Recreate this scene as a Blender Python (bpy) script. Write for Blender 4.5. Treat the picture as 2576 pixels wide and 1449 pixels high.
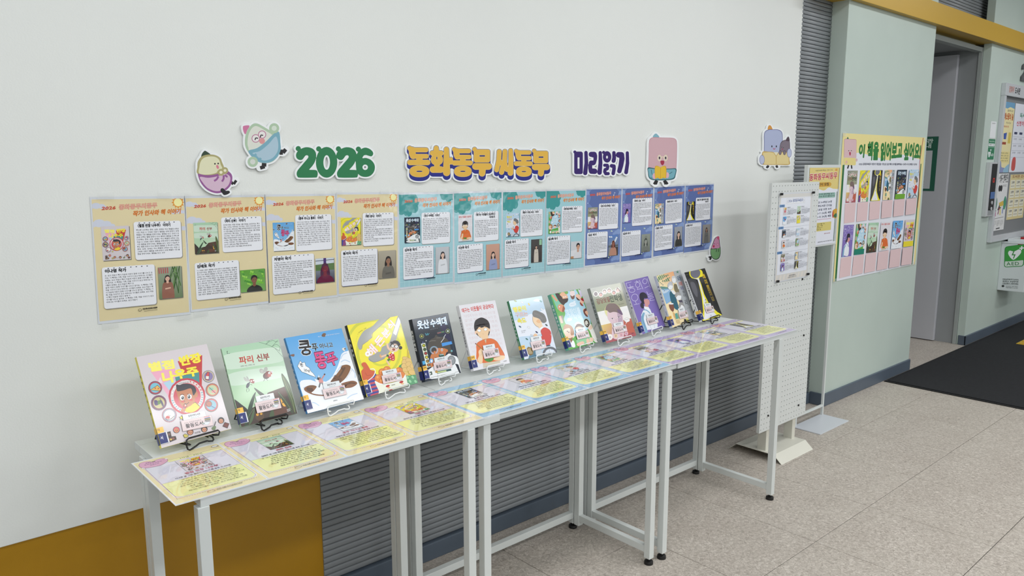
import bpy, bmesh, math, random
import numpy as np
from mathutils import Matrix, Vector
random.seed(7)
for _o in list(bpy.data.objects): bpy.data.objects.remove(_o)
SC = bpy.context.scene
COL = SC.collection

# ---------------------------------------------------------------- camera, world, lights, exposure
FPX = 1935.52
cam_d = bpy.data.cameras.new('camera'); cam = bpy.data.objects.new('camera', cam_d); COL.objects.link(cam)
cam_d.sensor_width = 36.0; cam_d.lens = FPX / 2576 * 36.0; cam_d.clip_start = 0.05
CAM = np.array([-0.4766, -2.0321, 1.3434])
CR = np.array([0.74656714, -0.66530944, -0.00092769]); CU = np.array([0.10668593, 0.11833947, 0.98722535]); CF = np.array([0.65670056, 0.73712897, -0.15932751])
_m = Matrix.Identity(4)
for i in range(3):
    _m[i][0] = CR[i]; _m[i][1] = CU[i]; _m[i][2] = -CF[i]; _m[i][3] = CAM[i]
cam.matrix_world = _m
SC.camera = cam

w = bpy.data.worlds.new('room_light'); SC.world = w; w.use_nodes = True
w.node_tree.nodes['Background'].inputs[0].default_value = (0.87, 0.90, 0.92, 1)
w.node_tree.nodes['Background'].inputs[1].default_value = 0.50

def area(name, loc, size, energy, color=(0.975, 0.99, 1.0), rot=(0, 0, 0)):
    d = bpy.data.lights.new(name, 'AREA'); d.shape = 'RECTANGLE'; d.size = size[0]; d.size_y = size[1]
    d.energy = energy; d.color = color
    o = bpy.data.objects.new(name, d); COL.objects.link(o); o.location = loc; o.rotation_euler = rot
    o['kind'] = 'helper'
    return o
# fluorescent ceiling panels of the lobby, in rows along the wall, plus an added fill row
for i, x in enumerate((-1.9, 0.1, 2.1, 4.1, 6.1)):
    area('ceiling_lamp', (x, -1.25, 2.86), (1.2, 0.3), 19)
    area('ceiling_lamp', (x + 0.4, -3.2, 2.86), (1.2, 0.3), 31)
    area('ceiling_lamp', (x - 0.4, -5.1, 2.86), (1.2, 0.3), 28)  # rearmost row, added as fill for the lower wall
SC.view_settings.view_transform = 'Standard'; SC.view_settings.look = 'None'
SC.view_settings.exposure = -0.43; SC.view_settings.gamma = 1.0
SC.view_settings.use_curve_mapping = False

# ---------------------------------------------------------------- colour and material helpers
def lin(c):
    return tuple(((v / 255.0) / 12.92 if v / 255.0 <= 0.04045 else ((v / 255.0 + 0.055) / 1.055) ** 2.4) for v in c)
def newmat(name):
    m = bpy.data.materials.new(name); m.use_nodes = True
    return m, m.node_tree, m.node_tree.nodes['Principled BSDF']
def mat(name, rgb, rough=0.5, metal=0.0, bump=0.0, bscale=80, spec=0.5, var=0.0, vscale=5, coat=0.0, detail=4):
    m, nt, b = newmat(name)
    L = nt.links; col = lin(rgb)
    b.inputs['Base Color'].default_value = (*col, 1)
    b.inputs['Roughness'].default_value = rough; b.inputs['Metallic'].default_value = metal
    b.inputs['Specular IOR Level'].default_value = spec; b.inputs['Coat Weight'].default_value = coat
    if bump or var:
        tc = nt.nodes.new('ShaderNodeTexCoord')
    if var:
        n = nt.nodes.new('ShaderNodeTexNoise'); n.inputs['Scale'].default_value = vscale; n.inputs['Detail'].default_value = detail
        L.new(tc.outputs['Object'], n.inputs['Vector'])
        r = nt.nodes.new('ShaderNodeValToRGB')
        r.color_ramp.elements[0].position = 0.3; r.color_ramp.elements[1].position = 0.7
        r.color_ramp.elements[0].color = (*[c * (1 - var) for c in col], 1)
        r.color_ramp.elements[1].color = (*[min(1, c * (1 + var)) for c in col], 1)
        L.new(n.outputs['Fac'], r.inputs['Fac']); L.new(r.outputs['Color'], b.inputs['Base Color'])
    if bump:
        n = nt.nodes.new('ShaderNodeTexNoise'); n.inputs['Scale'].default_value = bscale; n.inputs['Detail'].default_value = 3
        L.new(tc.outputs['Object'], n.inputs['Vector'])
        bp = nt.nodes.new('ShaderNodeBump'); bp.inputs['Strength'].default_value = bump; bp.inputs['Distance'].default_value = 0.002
        L.new(n.outputs['Fac'], bp.inputs['Height']); L.new(bp.outputs['Normal'], b.inputs['Normal'])
    return m
def printmat(name, rough, coat=0.0, spec=0.5):
    m, nt, b = newmat(name)
    a = nt.nodes.new('ShaderNodeAttribute'); a.attribute_name = 'Col'
    nt.links.new(a.outputs['Color'], b.inputs['Base Color'])
    b.inputs['Roughness'].default_value = rough; b.inputs['Coat Weight'].default_value = coat
    b.inputs['Coat Roughness'].default_value = 0.08; b.inputs['Specular IOR Level'].default_value = spec
    return m
def filmmat(name, tint, white, rough, bump=0.0, bscale=20):
    m, nt, b = newmat(name); N = nt.nodes; L = nt.links
    out = N['Material Output']; N.remove(b)
    tr = N.new('ShaderNodeBsdfTransparent'); tr.inputs[0].default_value = (*tint, 1)
    di = N.new('ShaderNodeBsdfDiffuse'); di.inputs[0].default_value = (0.85, 0.87, 0.88, 1)
    gl = N.new('ShaderNodeBsdfGlossy'); gl.inputs[0].default_value = (1, 1, 1, 1); gl.inputs['Roughness'].default_value = rough
    m1 = N.new('ShaderNodeMixShader'); m1.inputs[0].default_value = white
    L.new(tr.outputs[0], m1.inputs[1]); L.new(di.outputs[0], m1.inputs[2])
    fr = N.new('ShaderNodeFresnel'); fr.inputs[0].default_value = 1.5
    m2 = N.new('ShaderNodeMixShader')
    m2.inputs[0].default_value = 0.05; L.new(m1.outputs[0], m2.inputs[1]); L.new(gl.outputs[0], m2.inputs[2])
    if bump:
        tc = N.new('ShaderNodeTexCoord'); n = N.new('ShaderNodeTexNoise'); n.inputs['Scale'].default_value = bscale; n.inputs['Detail'].default_value = 1
        L.new(tc.outputs['Object'], n.inputs['Vector'])
        bp = N.new('ShaderNodeBump'); bp.inputs['Strength'].default_value = bump; bp.inputs['Distance'].default_value = 0.003
        L.new(n.outputs['Fac'], bp.inputs['Height'])
        L.new(bp.outputs['Normal'], gl.inputs['Normal']); L.new(bp.outputs['Normal'], fr.inputs['Normal'])
    L.new(m2.outputs[0], out.inputs['Surface'])
    return m

M = {}
M['white_wall'] = mat('white_wall_paint', (229, 231, 228), 0.6, bump=0.16, bscale=240, var=0.012, vscale=1.5)
M['ochre'] = mat('ochre_panel', (166, 121, 4), 0.5, var=0.04, vscale=2, bump=0.05, bscale=300)
M['beam'] = mat('yellow_beam', (200, 160, 52), 0.45)
M['green'] = mat('pale_green_paint', (190, 203, 195), 0.5, bump=0.08, bscale=160, var=0.03, vscale=3)
M['slat'] = mat('grey_ribbed_panel', (136, 140, 144), 0.42, var=0.02, vscale=4)
M['slat_gap'] = mat('dark_gap', (38, 40, 43), 0.8)
M['base'] = mat('blue_grey_skirting', (84, 95, 108), 0.42, var=0.06, vscale=6)
M['door_grey'] = mat('dark_grey_steel', (148, 151, 153), 0.45, var=0.03, vscale=3)
M['door_leaf'] = mat('light_grey_door', (190, 190, 196), 0.45, bump=0.05, bscale=120)
M['frame_grey'] = mat('grey_door_frame', (160, 166, 164), 0.4)
M['ceil'] = mat('ceiling_board', (225, 228, 228), 0.8)
M['tube'] = mat('white_powder_coat', (214, 218, 216), 0.35, bump=0.03, bscale=500)
M['top'] = mat('white_laminate', (216, 220, 219), 0.28)
M['black'] = mat('black_plastic', (18, 18, 19), 0.45)
M['black_wire'] = mat('black_wire', (14, 14, 15), 0.35)
M['white_wire'] = mat('white_wire', (236, 238, 238), 0.3)
M['foam'] = mat('white_foam_board', (240, 242, 244), 0.6)
M['ivory'] = mat('ivory_steel', (216, 214, 202), 0.38)
M['plate'] = mat('white_steel_plate', (206, 210, 216), 0.3)
M['peg'] = mat('white_pegboard', (214, 217, 215), 0.45)
M['hole'] = mat('peg_hole_dark', (70, 74, 74), 0.9)
M['matt'] = mat('black_mat', (24, 25, 29), 0.95, bump=0.9, bscale=420, var=0.25, vscale=60)
M['rubber'] = mat('mat_rubber_edge', (15, 15, 16), 0.6)
M['yellow_tile'] = mat('yellow_tactile_tile', (196, 160, 50), 0.6)
M['noticeb'] = mat('grey_felt_board', (128, 130, 132), 0.9, bump=0.1, bscale=300)
M['alu'] = mat('pale_aluminium', (205, 208, 212), 0.35, metal=0.2)
M['steel'] = mat('brushed_steel', (206, 208, 210), 0.35, metal=0.3)
M['gloss_black'] = mat('gloss_black', (10, 10, 12), 0.4, spec=0.2)
M['white_box'] = mat('white_enamel_box', (214, 220, 222), 0.35)
M['pages'] = mat('book_pages', (226, 224, 214), 0.8)
M['print'] = printmat('printed_paper', 0.55)
M['cover'] = printmat('printed_cover', 0.3, coat=0.35)
M['dull'] = printmat('printed_board', 0.5)
def laminated(name, rough, bump, scale, dist=0.003, white=0.0):
    """printed paper under clear glossy film"""
    m, nt, b = newmat(name); N = nt.nodes; L = nt.links
    if name.startswith('lam'):
        a = N.new('ShaderNodeAttribute'); a.attribute_name = 'Col'; L.new(a.outputs['Color'], b.inputs['Base Color'])
    else: b.inputs['Base Color'].default_value = (*lin((214, 218, 226)), 1)
    b.inputs['Roughness'].default_value = 0.6; b.inputs['Specular IOR Level'].default_value = 0.2
    b.inputs['Coat Weight'].default_value = 1.0; b.inputs['Coat Roughness'].default_value = rough; b.inputs['Coat IOR'].default_value = 1.5
    tc = N.new('ShaderNodeTexCoord'); n = N.new('ShaderNodeTexNoise'); n.inputs['Scale'].default_value = scale; n.inputs['Detail'].default_value = 1.5
    L.new(tc.outputs['Object'], n.inputs['Vector'])
    bp = N.new('ShaderNodeBump'); bp.inputs['Strength'].default_value = bump; bp.inputs['Distance'].default_value = dist
    L.new(n.outputs['Fac'], bp.inputs['Height']); L.new(bp.outputs['Normal'], b.inputs['Coat Normal'])
    return m
M['lam_wall'] = laminated('lam_wall', 0.10, 0.45, 30)
M['lam_desk'] = laminated('lam_desk', 0.035, 0.12, 8)
M['rim_wall'] = laminated('rim_wall', 0.10, 0.45, 30)
M['rim_desk'] = laminated('rim_desk', 0.035, 0.12, 8)
M['tape'] = filmmat('clear_tape', (0.985, 0.985, 0.98), 0.22, 0.3, 0.15, 60)
# resilient floor tile: beige with fine streaks
_m, _nt, _b = newmat('vinyl_floor_tile')
_tc = _nt.nodes.new('ShaderNodeTexCoord'); _mp = _nt.nodes.new('ShaderNodeMapping'); _mp.inputs['Scale'].default_value = (1, 1, 1)
_oi = _nt.nodes.new('ShaderNodeObjectInfo'); _va = _nt.nodes.new('ShaderNodeVectorMath'); _va.operation = 'SCALE'
_nt.links.new(_oi.outputs['Location'], _va.inputs[0]); _va.inputs['Scale'].default_value = 3.7
_vb = _nt.nodes.new('ShaderNodeVectorMath'); _vb.operation = 'ADD'
_nt.links.new(_tc.outputs['Object'], _vb.inputs[0]); _nt.links.new(_va.outputs[0], _vb.inputs[1])
_n1 = _nt.nodes.new('ShaderNodeTexNoise'); _n1.inputs['Scale'].default_value = 95; _n1.inputs['Detail'].default_value = 5; _n1.inputs['Distortion'].default_value = 1.2
_n2 = _nt.nodes.new('ShaderNodeTexNoise'); _n2.inputs['Scale'].default_value = 5; _n2.inputs['Detail'].default_value = 3
for _n in (_n1, _n2): _nt.links.new(_vb.outputs[0], _n.inputs['Vector'])
_r1 = _nt.nodes.new('ShaderNodeValToRGB')
_e = _r1.color_ramp.elements; _e[0].position = 0.30; _e[0].color = (*lin((158, 149, 139)), 1); _e[1].position = 0.72; _e[1].color = (*lin((214, 206, 196)), 1)
_e = _r1.color_ramp.elements.new(0.5); _e.color = (*lin((186, 177, 167)), 1)
_r2 = _nt.nodes.new('ShaderNodeValToRGB'); _e = _r2.color_ramp.elements
_e[0].position = 0.35; _e[0].color = (0.92, 0.91, 0.905, 1); _e[1].position = 0.65; _e[1].color = (1, 1, 1, 1)
_mx = _nt.nodes.new('ShaderNodeMix'); _mx.data_type = 'RGBA'; _mx.blend_type = 'MULTIPLY'; _mx.inputs[0].default_value = 1
_nt.links.new(_n1.outputs['Fac'], _r1.inputs['Fac']); _nt.links.new(_n2.outputs['Fac'], _r2.inputs['Fac'])
_nt.links.new(_r1.outputs['Color'], _mx.inputs[6]); _nt.links.new(_r2.outputs['Color'], _mx.inputs[7])
_nt.links.new(_mx.outputs[2], _b.inputs['Base Color']); _b.inputs['Roughness'].default_value = 0.42
M['tile'] = _m
# ---------------------------------------------------------------- object helpers
def tag(o, label=None, cat=None, group=None, kind=None):
    if label: o['label'] = label
    if cat: o['category'] = cat
    if group: o['group'] = group
    if kind: o['kind'] = kind
    return o
def root(name, loc, label, cat, group=None, rot=None, kind=None):
    o = bpy.data.objects.new(name, None); COL.objects.link(o); o.empty_display_size = 0.05
    if rot is not None: o.matrix_world = Matrix.Translation(Vector(loc)) @ rot.to_4x4()
    else: o.location = loc
    bpy.context.view_layer.update()
    return tag(o, label, cat, group, kind)
def mobj(name, V, F, m, parent=None, world=True, smooth=False):
    """mesh object; V are world coordinates unless world=False (then local to the parent)"""
    me = bpy.data.meshes.new(name)
    V = [tuple(map(float, v)) for v in V]
    if parent is not None and world:
        inv = parent.matrix_world.inverted(); V = [tuple(inv @ Vector(v)) for v in V]
    me.from_pydata(V, [], F); me.materials.append(m)
    if smooth: me.polygons.foreach_set('use_smooth', [True] * len(F))
    me.update()
    o = bpy.data.objects.new(name, me); COL.objects.link(o)
    if parent is not None: o.parent = parent
    return o
BF = [(0, 1, 2, 3), (7, 6, 5, 4), (0, 4, 5, 1), (1, 5, 6, 2), (2, 6, 7, 3), (3, 7, 4, 0)]
def boxv(x0, x1, y0, y1, z0, z1):
    return [(x0, y0, z0), (x0, y1, z0), (x1, y1, z0), (x1, y0, z0), (x0, y0, z1), (x0, y1, z1), (x1, y1, z1), (x1, y0, z1)]
def boxes(name, bl, m, parent=None, world=True, bev=0.0):
    V = []; F = []
    for b in bl:
        n = len(V); V += boxv(*b); F += [tuple(i + n for i in f) for f in BF]
    o = mobj(name, V, F, m, parent, world)
    if bev:
        bm = bmesh.new(); bm.from_mesh(o.data)
        bmesh.ops.bevel(bm, geom=bm.edges[:], offset=bev, segments=2, affect='EDGES', profile=0.6)
        bm.to_mesh(o.data); bm.free()
    return o
def tubes(name, paths, r, m, parent=None, world=False, n=8):
    V = []; F = []
    for pts in paths:
        P = [Vector(p) for p in pts]; b = len(V); up = Vector((0, 0, 1))
        prev = None
        for i, p in enumerate(P):
            t = (P[min(i + 1, len(P) - 1)] - P[max(i - 1, 0)]).normalized()
            if prev is None:
                a = t.cross(up)
                if a.length < 0.1: a = t.cross(Vector((1, 0, 0)))
            else: a = prev - t * prev.dot(t)
            a.normalize(); prev = a; c = t.cross(a)
            for k in range(n):
                g = 2 * math.pi * k / n
                V.append(p + (a * math.cos(g) + c * math.sin(g)) * r)
        for i in range(len(P) - 1):
            for k in range(n):
                F.append((b + i * n + k, b + (i + 1) * n + k, b + (i + 1) * n + (k + 1) % n, b + i * n + (k + 1) % n))
        F.append(tuple(b + k for k in range(n))); F.append(tuple(b + (len(P) - 1) * n + k for k in range(n - 1, -1, -1)))
    return mobj(name, V, F, m, parent, world, smooth=True)
def lathe(name, prof, cx, cy, m, parent=None, n=20):
    V = []; F = []
    for (r, z) in prof:
        for k in range(n): V.append((cx + r * math.cos(6.28318 * k / n), cy + r * math.sin(6.28318 * k / n), z))
    for i in range(len(prof) - 1):
        for k in range(n): F.append((i * n + k, i * n + (k + 1) % n, (i + 1) * n + (k + 1) % n, (i + 1) * n + k))
    F.append(tuple(range(n - 1, -1, -1))); F.append(tuple((len(prof) - 1) * n + k for k in range(n)))
    return mobj(name, V, F, m, parent)
def ray(px, py): return CF + CR * (px - 1288) / FPX - CU * (py - 724.5) / FPX
def onplane(px, py, ax, v):
    """where the sight line of a pixel of the photograph meets the plane x, y or z = v"""
    d = ray(px, py); i = 'xyz'.index(ax); return CAM + d * ((v - CAM[i]) / d[i])

# ---------------------------------------------------------------- flat print: coloured shapes stacked in hair-thin layers
def homog(src, dst):
    A = []
    for (x, y), (X, Y) in zip(src, dst):
        A.append([x, y, 1, 0, 0, 0, -X * x, -X * y, X]); A.append([0, 0, 0, x, y, 1, -Y * x, -Y * y, Y])
    A = np.array(A, float); h = np.linalg.solve(A[:, :8], A[:, 8]); return np.append(h, 1).reshape(3, 3)
def catmull(pts, k=4, closed=True):
    P = np.array(pts, float); n = len(P); out = []
    for i in range(n if closed else n - 1):
        if closed: a, b, c, d = P[(i - 1) % n], P[i], P[(i + 1) % n], P[(i + 2) % n]
        else: a, b, c, d = P[max(i - 1, 0)], P[i], P[i + 1], P[min(i + 2, n - 1)]
        for j in range(k):
            t = j / k
            out.append(0.5 * (2 * b + (c - a) * t + (2 * a - 5 * b + 4 * c - d) * t * t + (3 * b - a - 3 * c + d) * t ** 3))
    if not closed: out.append(P[-1])
    return np.array(out)
def strip(P, wd, closed=False, r1=None):
    """outline of a thick line without overlaps (mitred), round ends; r1: end width"""
    P = np.array(P, float); n = len(P)
    if closed: P = np.vstack([P, P[:1]]); n += 1
    T = np.zeros_like(P)
    for i in range(n):
        if closed: a, b = P[(i - 1) if i else n - 2], P[i + 1 if i < n - 1 else 1]
        else: a, b = P[max(i - 1, 0)], P[min(i + 1, n - 1)]
        t1 = (P[i] - a); t2 = (b - P[i])
        t1 = t1 / (np.linalg.norm(t1) + 1e-12) if np.linalg.norm(t1) > 0 else None
        t2 = t2 / (np.linalg.norm(t2) + 1e-12) if np.linalg.norm(t2) > 0 else None
        t = (t1 if t2 is None else t2 if t1 is None else t1 + t2); t = t / (np.linalg.norm(t) + 1e-12)
        nn = np.array([-t[1], t[0]]); ref = t1 if t1 is not None else t2
        c = abs(nn @ np.array([-ref[1], ref[0]])); T[i] = nn / max(c, 0.5)
    ws = np.linspace(wd, wd if r1 is None else r1, n)[:, None] / 2
    return P + T * ws, P - T * ws
def clip(poly, x1, y1):
    P = [tuple(p) for p in poly]
    for ax, lim, sg in ((0, 0, 1), (0, x1, -1), (1, 0, 1), (1, y1, -1)):
        Q = []
        for i in range(len(P)):
            a, b = P[i - 1], P[i]; ia = (a[ax] - lim) * sg >= 0; ib = (b[ax] - lim) * sg >= 0
            if ia != ib:
                t = (lim - a[ax]) / (b[ax] - a[ax]); Q.append((a[0] + t * (b[0] - a[0]), a[1] + t * (b[1] - a[1])))
            if ib: Q.append(b)
        P = Q
        if len(P) < 3: return None
    return P
GL = {}
def glyph(ch, wt, res):
    return GL.get((ch, wt, res))
def load_glyphs(wants):
    """outlines of all letters wanted: one text object per weight, one letter per line"""
    by = {}
    for ch, wt, res in wants: by.setdefault((wt, res), []).append(ch)
    for (wt, res), chs in by.items():
        chs = sorted(chs); c = bpy.data.curves.new('letters', 'FONT'); c.body = '\n'.join(chs); c.resolution_u = res
        c.offset = (0.0, 0.010, 0.010, 0.010)[wt]; c.space_line = 3.0
        o = bpy.data.objects.new('letters', c); COL.objects.link(o)
        dg = bpy.context.evaluated_depsgraph_get(); dg.update(); me = o.evaluated_get(dg).to_mesh(); me.calc_loop_triangles()
        V = np.zeros(len(me.vertices) * 3); me.vertices.foreach_get('co', V); V = V.reshape(-1, 3)[:, :2]
        T = np.zeros(len(me.loop_triangles) * 3, dtype=np.int32); me.loop_triangles.foreach_get('vertices', T); T = T.reshape(-1, 3)
        row = np.round((0.35 - V[:, 1]) / 3.0).astype(int); tr = row[T[:, 0]]
        for i, ch in enumerate(chs):
            ids = np.nonzero(row == i)[0]; mp = np.full(len(V), -1); mp[ids] = np.arange(len(ids)); W = V[ids] + (0, 3.0 * i)
            adv = (max(0.92, W[:, 0].max()) if ord(ch) > 0x1100 else W[:, 0].max() + 0.07) if len(W) else 0.3
            GL[(ch, wt, res)] = (W, mp[T[tr == i]], adv)
        bpy.data.objects.remove(o); bpy.data.curves.remove(c)
WANT = set()
class Pr:
    """canvas; local frame w x h metres, origin bottom left; pts are given in the frame set by quad() (default: fractions, v down)"""
    dz = 6e-6
    def __init__(s, w, h):
        s.w = w; s.h = h; s.items = []; s.H = homog([(0, 0), (1, 0), (1, 1), (0, 1)], [(0, h), (w, h), (w, 0), (0, 0)]); s.lay = 0
    def quad(s, ox, oy, k, q):
        src = [((x - ox) * k, (y - oy) * k) for x, y in q]; s.src = src
        s.H = homog(src, [(0, s.h), (s.w, s.h), (s.w, 0), (0, 0)]); return s
    def m(s, P):
        P = np.asarray(P, float).reshape(-1, 2); Q = np.c_[P, np.ones(len(P))] @ s.H.T; return Q[:, :2] / Q[:, 2:]
    def add(s, V, F, c, lay=None):
        if lay is None: s.lay += 1; lay = s.lay
        s.items.append((np.asarray(V, float), F, c, lay))
    def P(s, pts, c, noclip=False, lay=None):
        V = s.m(pts)
        if not noclip:
            V = clip(V, s.w, s.h)
            if V is None: return
            V = np.array(V)
        s.add(V, [tuple(range(len(V)))], c, lay)
    def B(s, pts, c, k=4): s.P(catmull(pts, k), c)
    def bg(s, c): s.add([(0, 0), (s.w, 0), (s.w, s.h), (0, s.h)], [(0, 1, 2, 3)], c)
    def G(s, pts, cols):
        V = s.m(pts); s.add(V, [tuple(range(len(V)))], list(cols))
    def C(s, x, y, r, c, ry=None, a=0, n=20):
        ry = r if ry is None else ry; t = np.linspace(0, 2 * math.pi, n, endpoint=False)
        X = r * np.cos(t); Y = ry * np.sin(t); ca, sa = math.cos(a), math.sin(a)
        s.P(np.c_[x + X * ca - Y * sa, y + X * sa + Y * ca], c)
    def L(s, pts, wd, c, closed=False, smooth=False, r1=None, lay=None):
        if smooth: pts = catmull(pts, 4, closed)
        A, Bq = strip(pts, wd, closed, r1); A = s.m(A); Bq = s.m(Bq)
        if lay is None: s.lay += 1; lay = s.lay
        for i in range(len(A) - 1):
            q = clip([A[i], A[i + 1], Bq[i + 1], Bq[i]], s.w, s.h)
            if q: s.add(q, [tuple(range(len(q)))], c, lay)
    def R(s, x, y, r, wd, c, ry=None, n=24):
        ry = r if ry is None else ry; t = np.linspace(0, 2 * math.pi, n, endpoint=False)
        s.L(np.c_[x + r * np.cos(t), y + ry * np.sin(t)], wd, c, closed=True)
    def star(s, x, y, r, c, n=5, q=0.45, a=-math.pi / 2):
        s.P([(x + r * (1 if i % 2 == 0 else q) * math.cos(a + math.pi * i / n), y + r * (1 if i % 2 == 0 else q) * math.sin(a + math.pi * i / n)) for i in range(2 * n)], c)
    def RR(s, x0, y0, x1, y1, r, c, k=4):
        pts = []
        for cx, cy, a0 in ((x1 - r, y1 - r, 0), (x0 + r, y1 - r, 90), (x0 + r, y0 + r, 180), (x1 - r, y0 + r, 270)):
            for j in range(k + 1):
                a = math.radians(a0 + 90 * j / k); pts.append((cx + r * math.cos(a), cy + r * math.sin(a)))
        s.P(pts, c); return pts
    def T(s, txt, x0, y0, x1, y1, h, c, wt=1, res=2, skew=0.0, fit=True, out=None, lay=None, al=0):
        """text on the base line (x0,y0)-(x1,y1), letter height h (frame units); al: 0 left 1 centre when fit=False"""
        for ch in txt:
            if ch != ' ': WANT.add((ch, wt, res)); 
            if out and ch != ' ': WANT.add((ch, 3, res))
        a, b = s.m([(x0, y0), (x1, y1)]); d = b - a; Ln = np.linalg.norm(d)
        up = s.m([(x0, y0 - h)])[0] - a; e = d / Ln; nrm = np.array([-e[1], e[0]])
        hh = abs(up @ nrm)
        if lay is None:
            s.lay += 1
            if out: s.items.append(('T', txt, a, e, nrm, Ln, hh, out, 3, res, skew, fit, s.lay, al)); s.lay += 8
            lay = s.lay; s.lay += (0, 0, 3, 7)[wt]
        s.items.append(('T', txt, a, e, nrm, Ln, hh, c, wt, res, skew, fit, lay, al))
    def stamp(s, o, x0, y0, x1, y1, maxlay=999, quad=None):
        """another canvas, scaled into the rectangle given in this canvas' frame"""
        q = quad or [(x0, y0), (x1, y0), (x1, y1), (x0, y1)]
        Q = s.m(q); Mx = homog([(0, o.h), (o.w, o.h), (o.w, 0), (0, 0)], [tuple(p) for p in Q])
        base = s.lay
        def mm(V):
            V = np.asarray(V, float).reshape(-1, 2); K = np.c_[V, np.ones(len(V))] @ Mx.T; return K[:, :2] / K[:, 2:]
        for it in o.items:
            if it[0] is not None and isinstance(it[0], str):
                _, txt, a, e, nrm, Ln, hh, c, wt, res, skew, fit, lay, al = it
                if lay > maxlay: continue
                a2 = mm(a)[0]; b2 = mm(a + e * Ln)[0]; u2 = mm(a + nrm * hh)[0] - a2
                L2 = np.linalg.norm(b2 - a2); e2 = (b2 - a2) / L2; n2 = np.array([-e2[1], e2[0]])
                for ch in txt:
                    if ch != ' ': WANT.add((ch, wt, 1))
                s.items.append(('T', txt, a2, e2, n2, L2, abs(u2 @ n2), c, wt, 1, skew, fit, base + lay, al))
            else:
                V, F, c, lay = it
                if lay > maxlay: continue
                s.items.append((mm(V), F, c, base + lay))
        s.lay = base + min(o.lay, maxlay)
    def build(s, name, m, parent, z0=0.0, mtx=None):
        Vs = []; Fs = []; Cs = []; nv = 0; zk = 1.0
        for it in s.items:
            if isinstance(it[0], str):
                _, txt, a, e, nrm, Ln, hh, c, wt, res, skew, fit, lay, al = it
                x = 0; gs = []
                for ch in txt:
                    if ch == ' ': x += 0.32; continue
                    g = glyph(ch, wt, res)
                    gs.append((x, g)); x += g[2]
                if not x: continue
                sx = Ln / x if fit else hh / 0.86; off = 0 if fit else al * (Ln - x * sx) / 2
                sy = hh / 0.86
                SH = [(0.0, 0.0)]
                if wt >= 2 and hh > 0.0028:
                    n_, r_ = (4, 0.020) if wt == 2 else (8, 0.048)
                    SH = [(r_ * math.cos((q + .5) * 2 * math.pi / n_), r_ * math.sin((q + .5) * 2 * math.pi / n_)) for q in range(n_)]
                for iq, (ex, ey) in enumerate(SH):
                  for gx, g in gs:
                    if not len(g[0]): continue
                    X = (g[0][:, 0] + gx + ex) * sx + off; Y = (g[0][:, 1] + 0.06 + ey) * sy
                    V = a + np.outer(X + Y * skew, e) + np.outer(Y, nrm)
                    Vs.append(np.c_[V, np.full(len(V), z0 + (lay + iq) * s.dz)]); Cs.append(np.tile(lin(c), (len(V), 1)))
                    Fs.append((g[1] + nv)); nv += len(V)
            else:
                V, F, c, lay = it
                ar = 0.5 * np.sum(V[:, 0] * np.roll(V[:, 1], -1) - np.roll(V[:, 0], -1) * V[:, 1])
                if ar < 0: F = [f[::-1] for f in F]
                Vs.append(np.c_[V, np.full(len(V), z0 + lay * s.dz)])
                Cs.append(np.array([lin(k) for k in c]) if isinstance(c, list) else np.tile(lin(c), (len(V), 1)))
                Fs.append([tuple(i + nv for i in f) for f in F]); nv += len(V)
        V = np.vstack(Vs); Cc = np.vstack(Cs)
        if mtx is not None: V = np.array([tuple(mtx @ Vector(v)) for v in V])
        loops = []; starts = []; tot = []; k = 0
        for F in Fs:
            if isinstance(F, np.ndarray):
                loops.append(F.ravel()); n = len(F); starts.append(k + 3 * np.arange(n)); tot.append(np.full(n, 3)); k += 3 * n
            else:
                for f in F: loops.append(np.array(f)); starts.append(np.array([k])); tot.append(np.array([len(f)])); k += len(f)
        loops = np.concatenate(loops).astype(np.int32); starts = np.concatenate(starts).astype(np.int32); tot = np.concatenate(tot).astype(np.int32)
        me = bpy.data.meshes.new(name); me.vertices.add(len(V)); me.vertices.foreach_set('co', V.ravel())
        me.loops.add(len(loops)); me.loops.foreach_set('vertex_index', loops)
        me.polygons.add(len(starts)); me.polygons.foreach_set('loop_start', starts)
        try: me.polygons.foreach_set('loop_total', tot)
        except Exception: pass
        at = me.color_attributes.new('Col', 'FLOAT_COLOR', 'POINT'); at.data.foreach_set('color', np.c_[Cc, np.ones(len(Cc))].ravel())
        me.materials.append(m); me.update(calc_edges=True); me.validate()
        o = bpy.data.objects.new(name, me); COL.objects.link(o)
        if parent is not None: o.parent = parent
        return o

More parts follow.
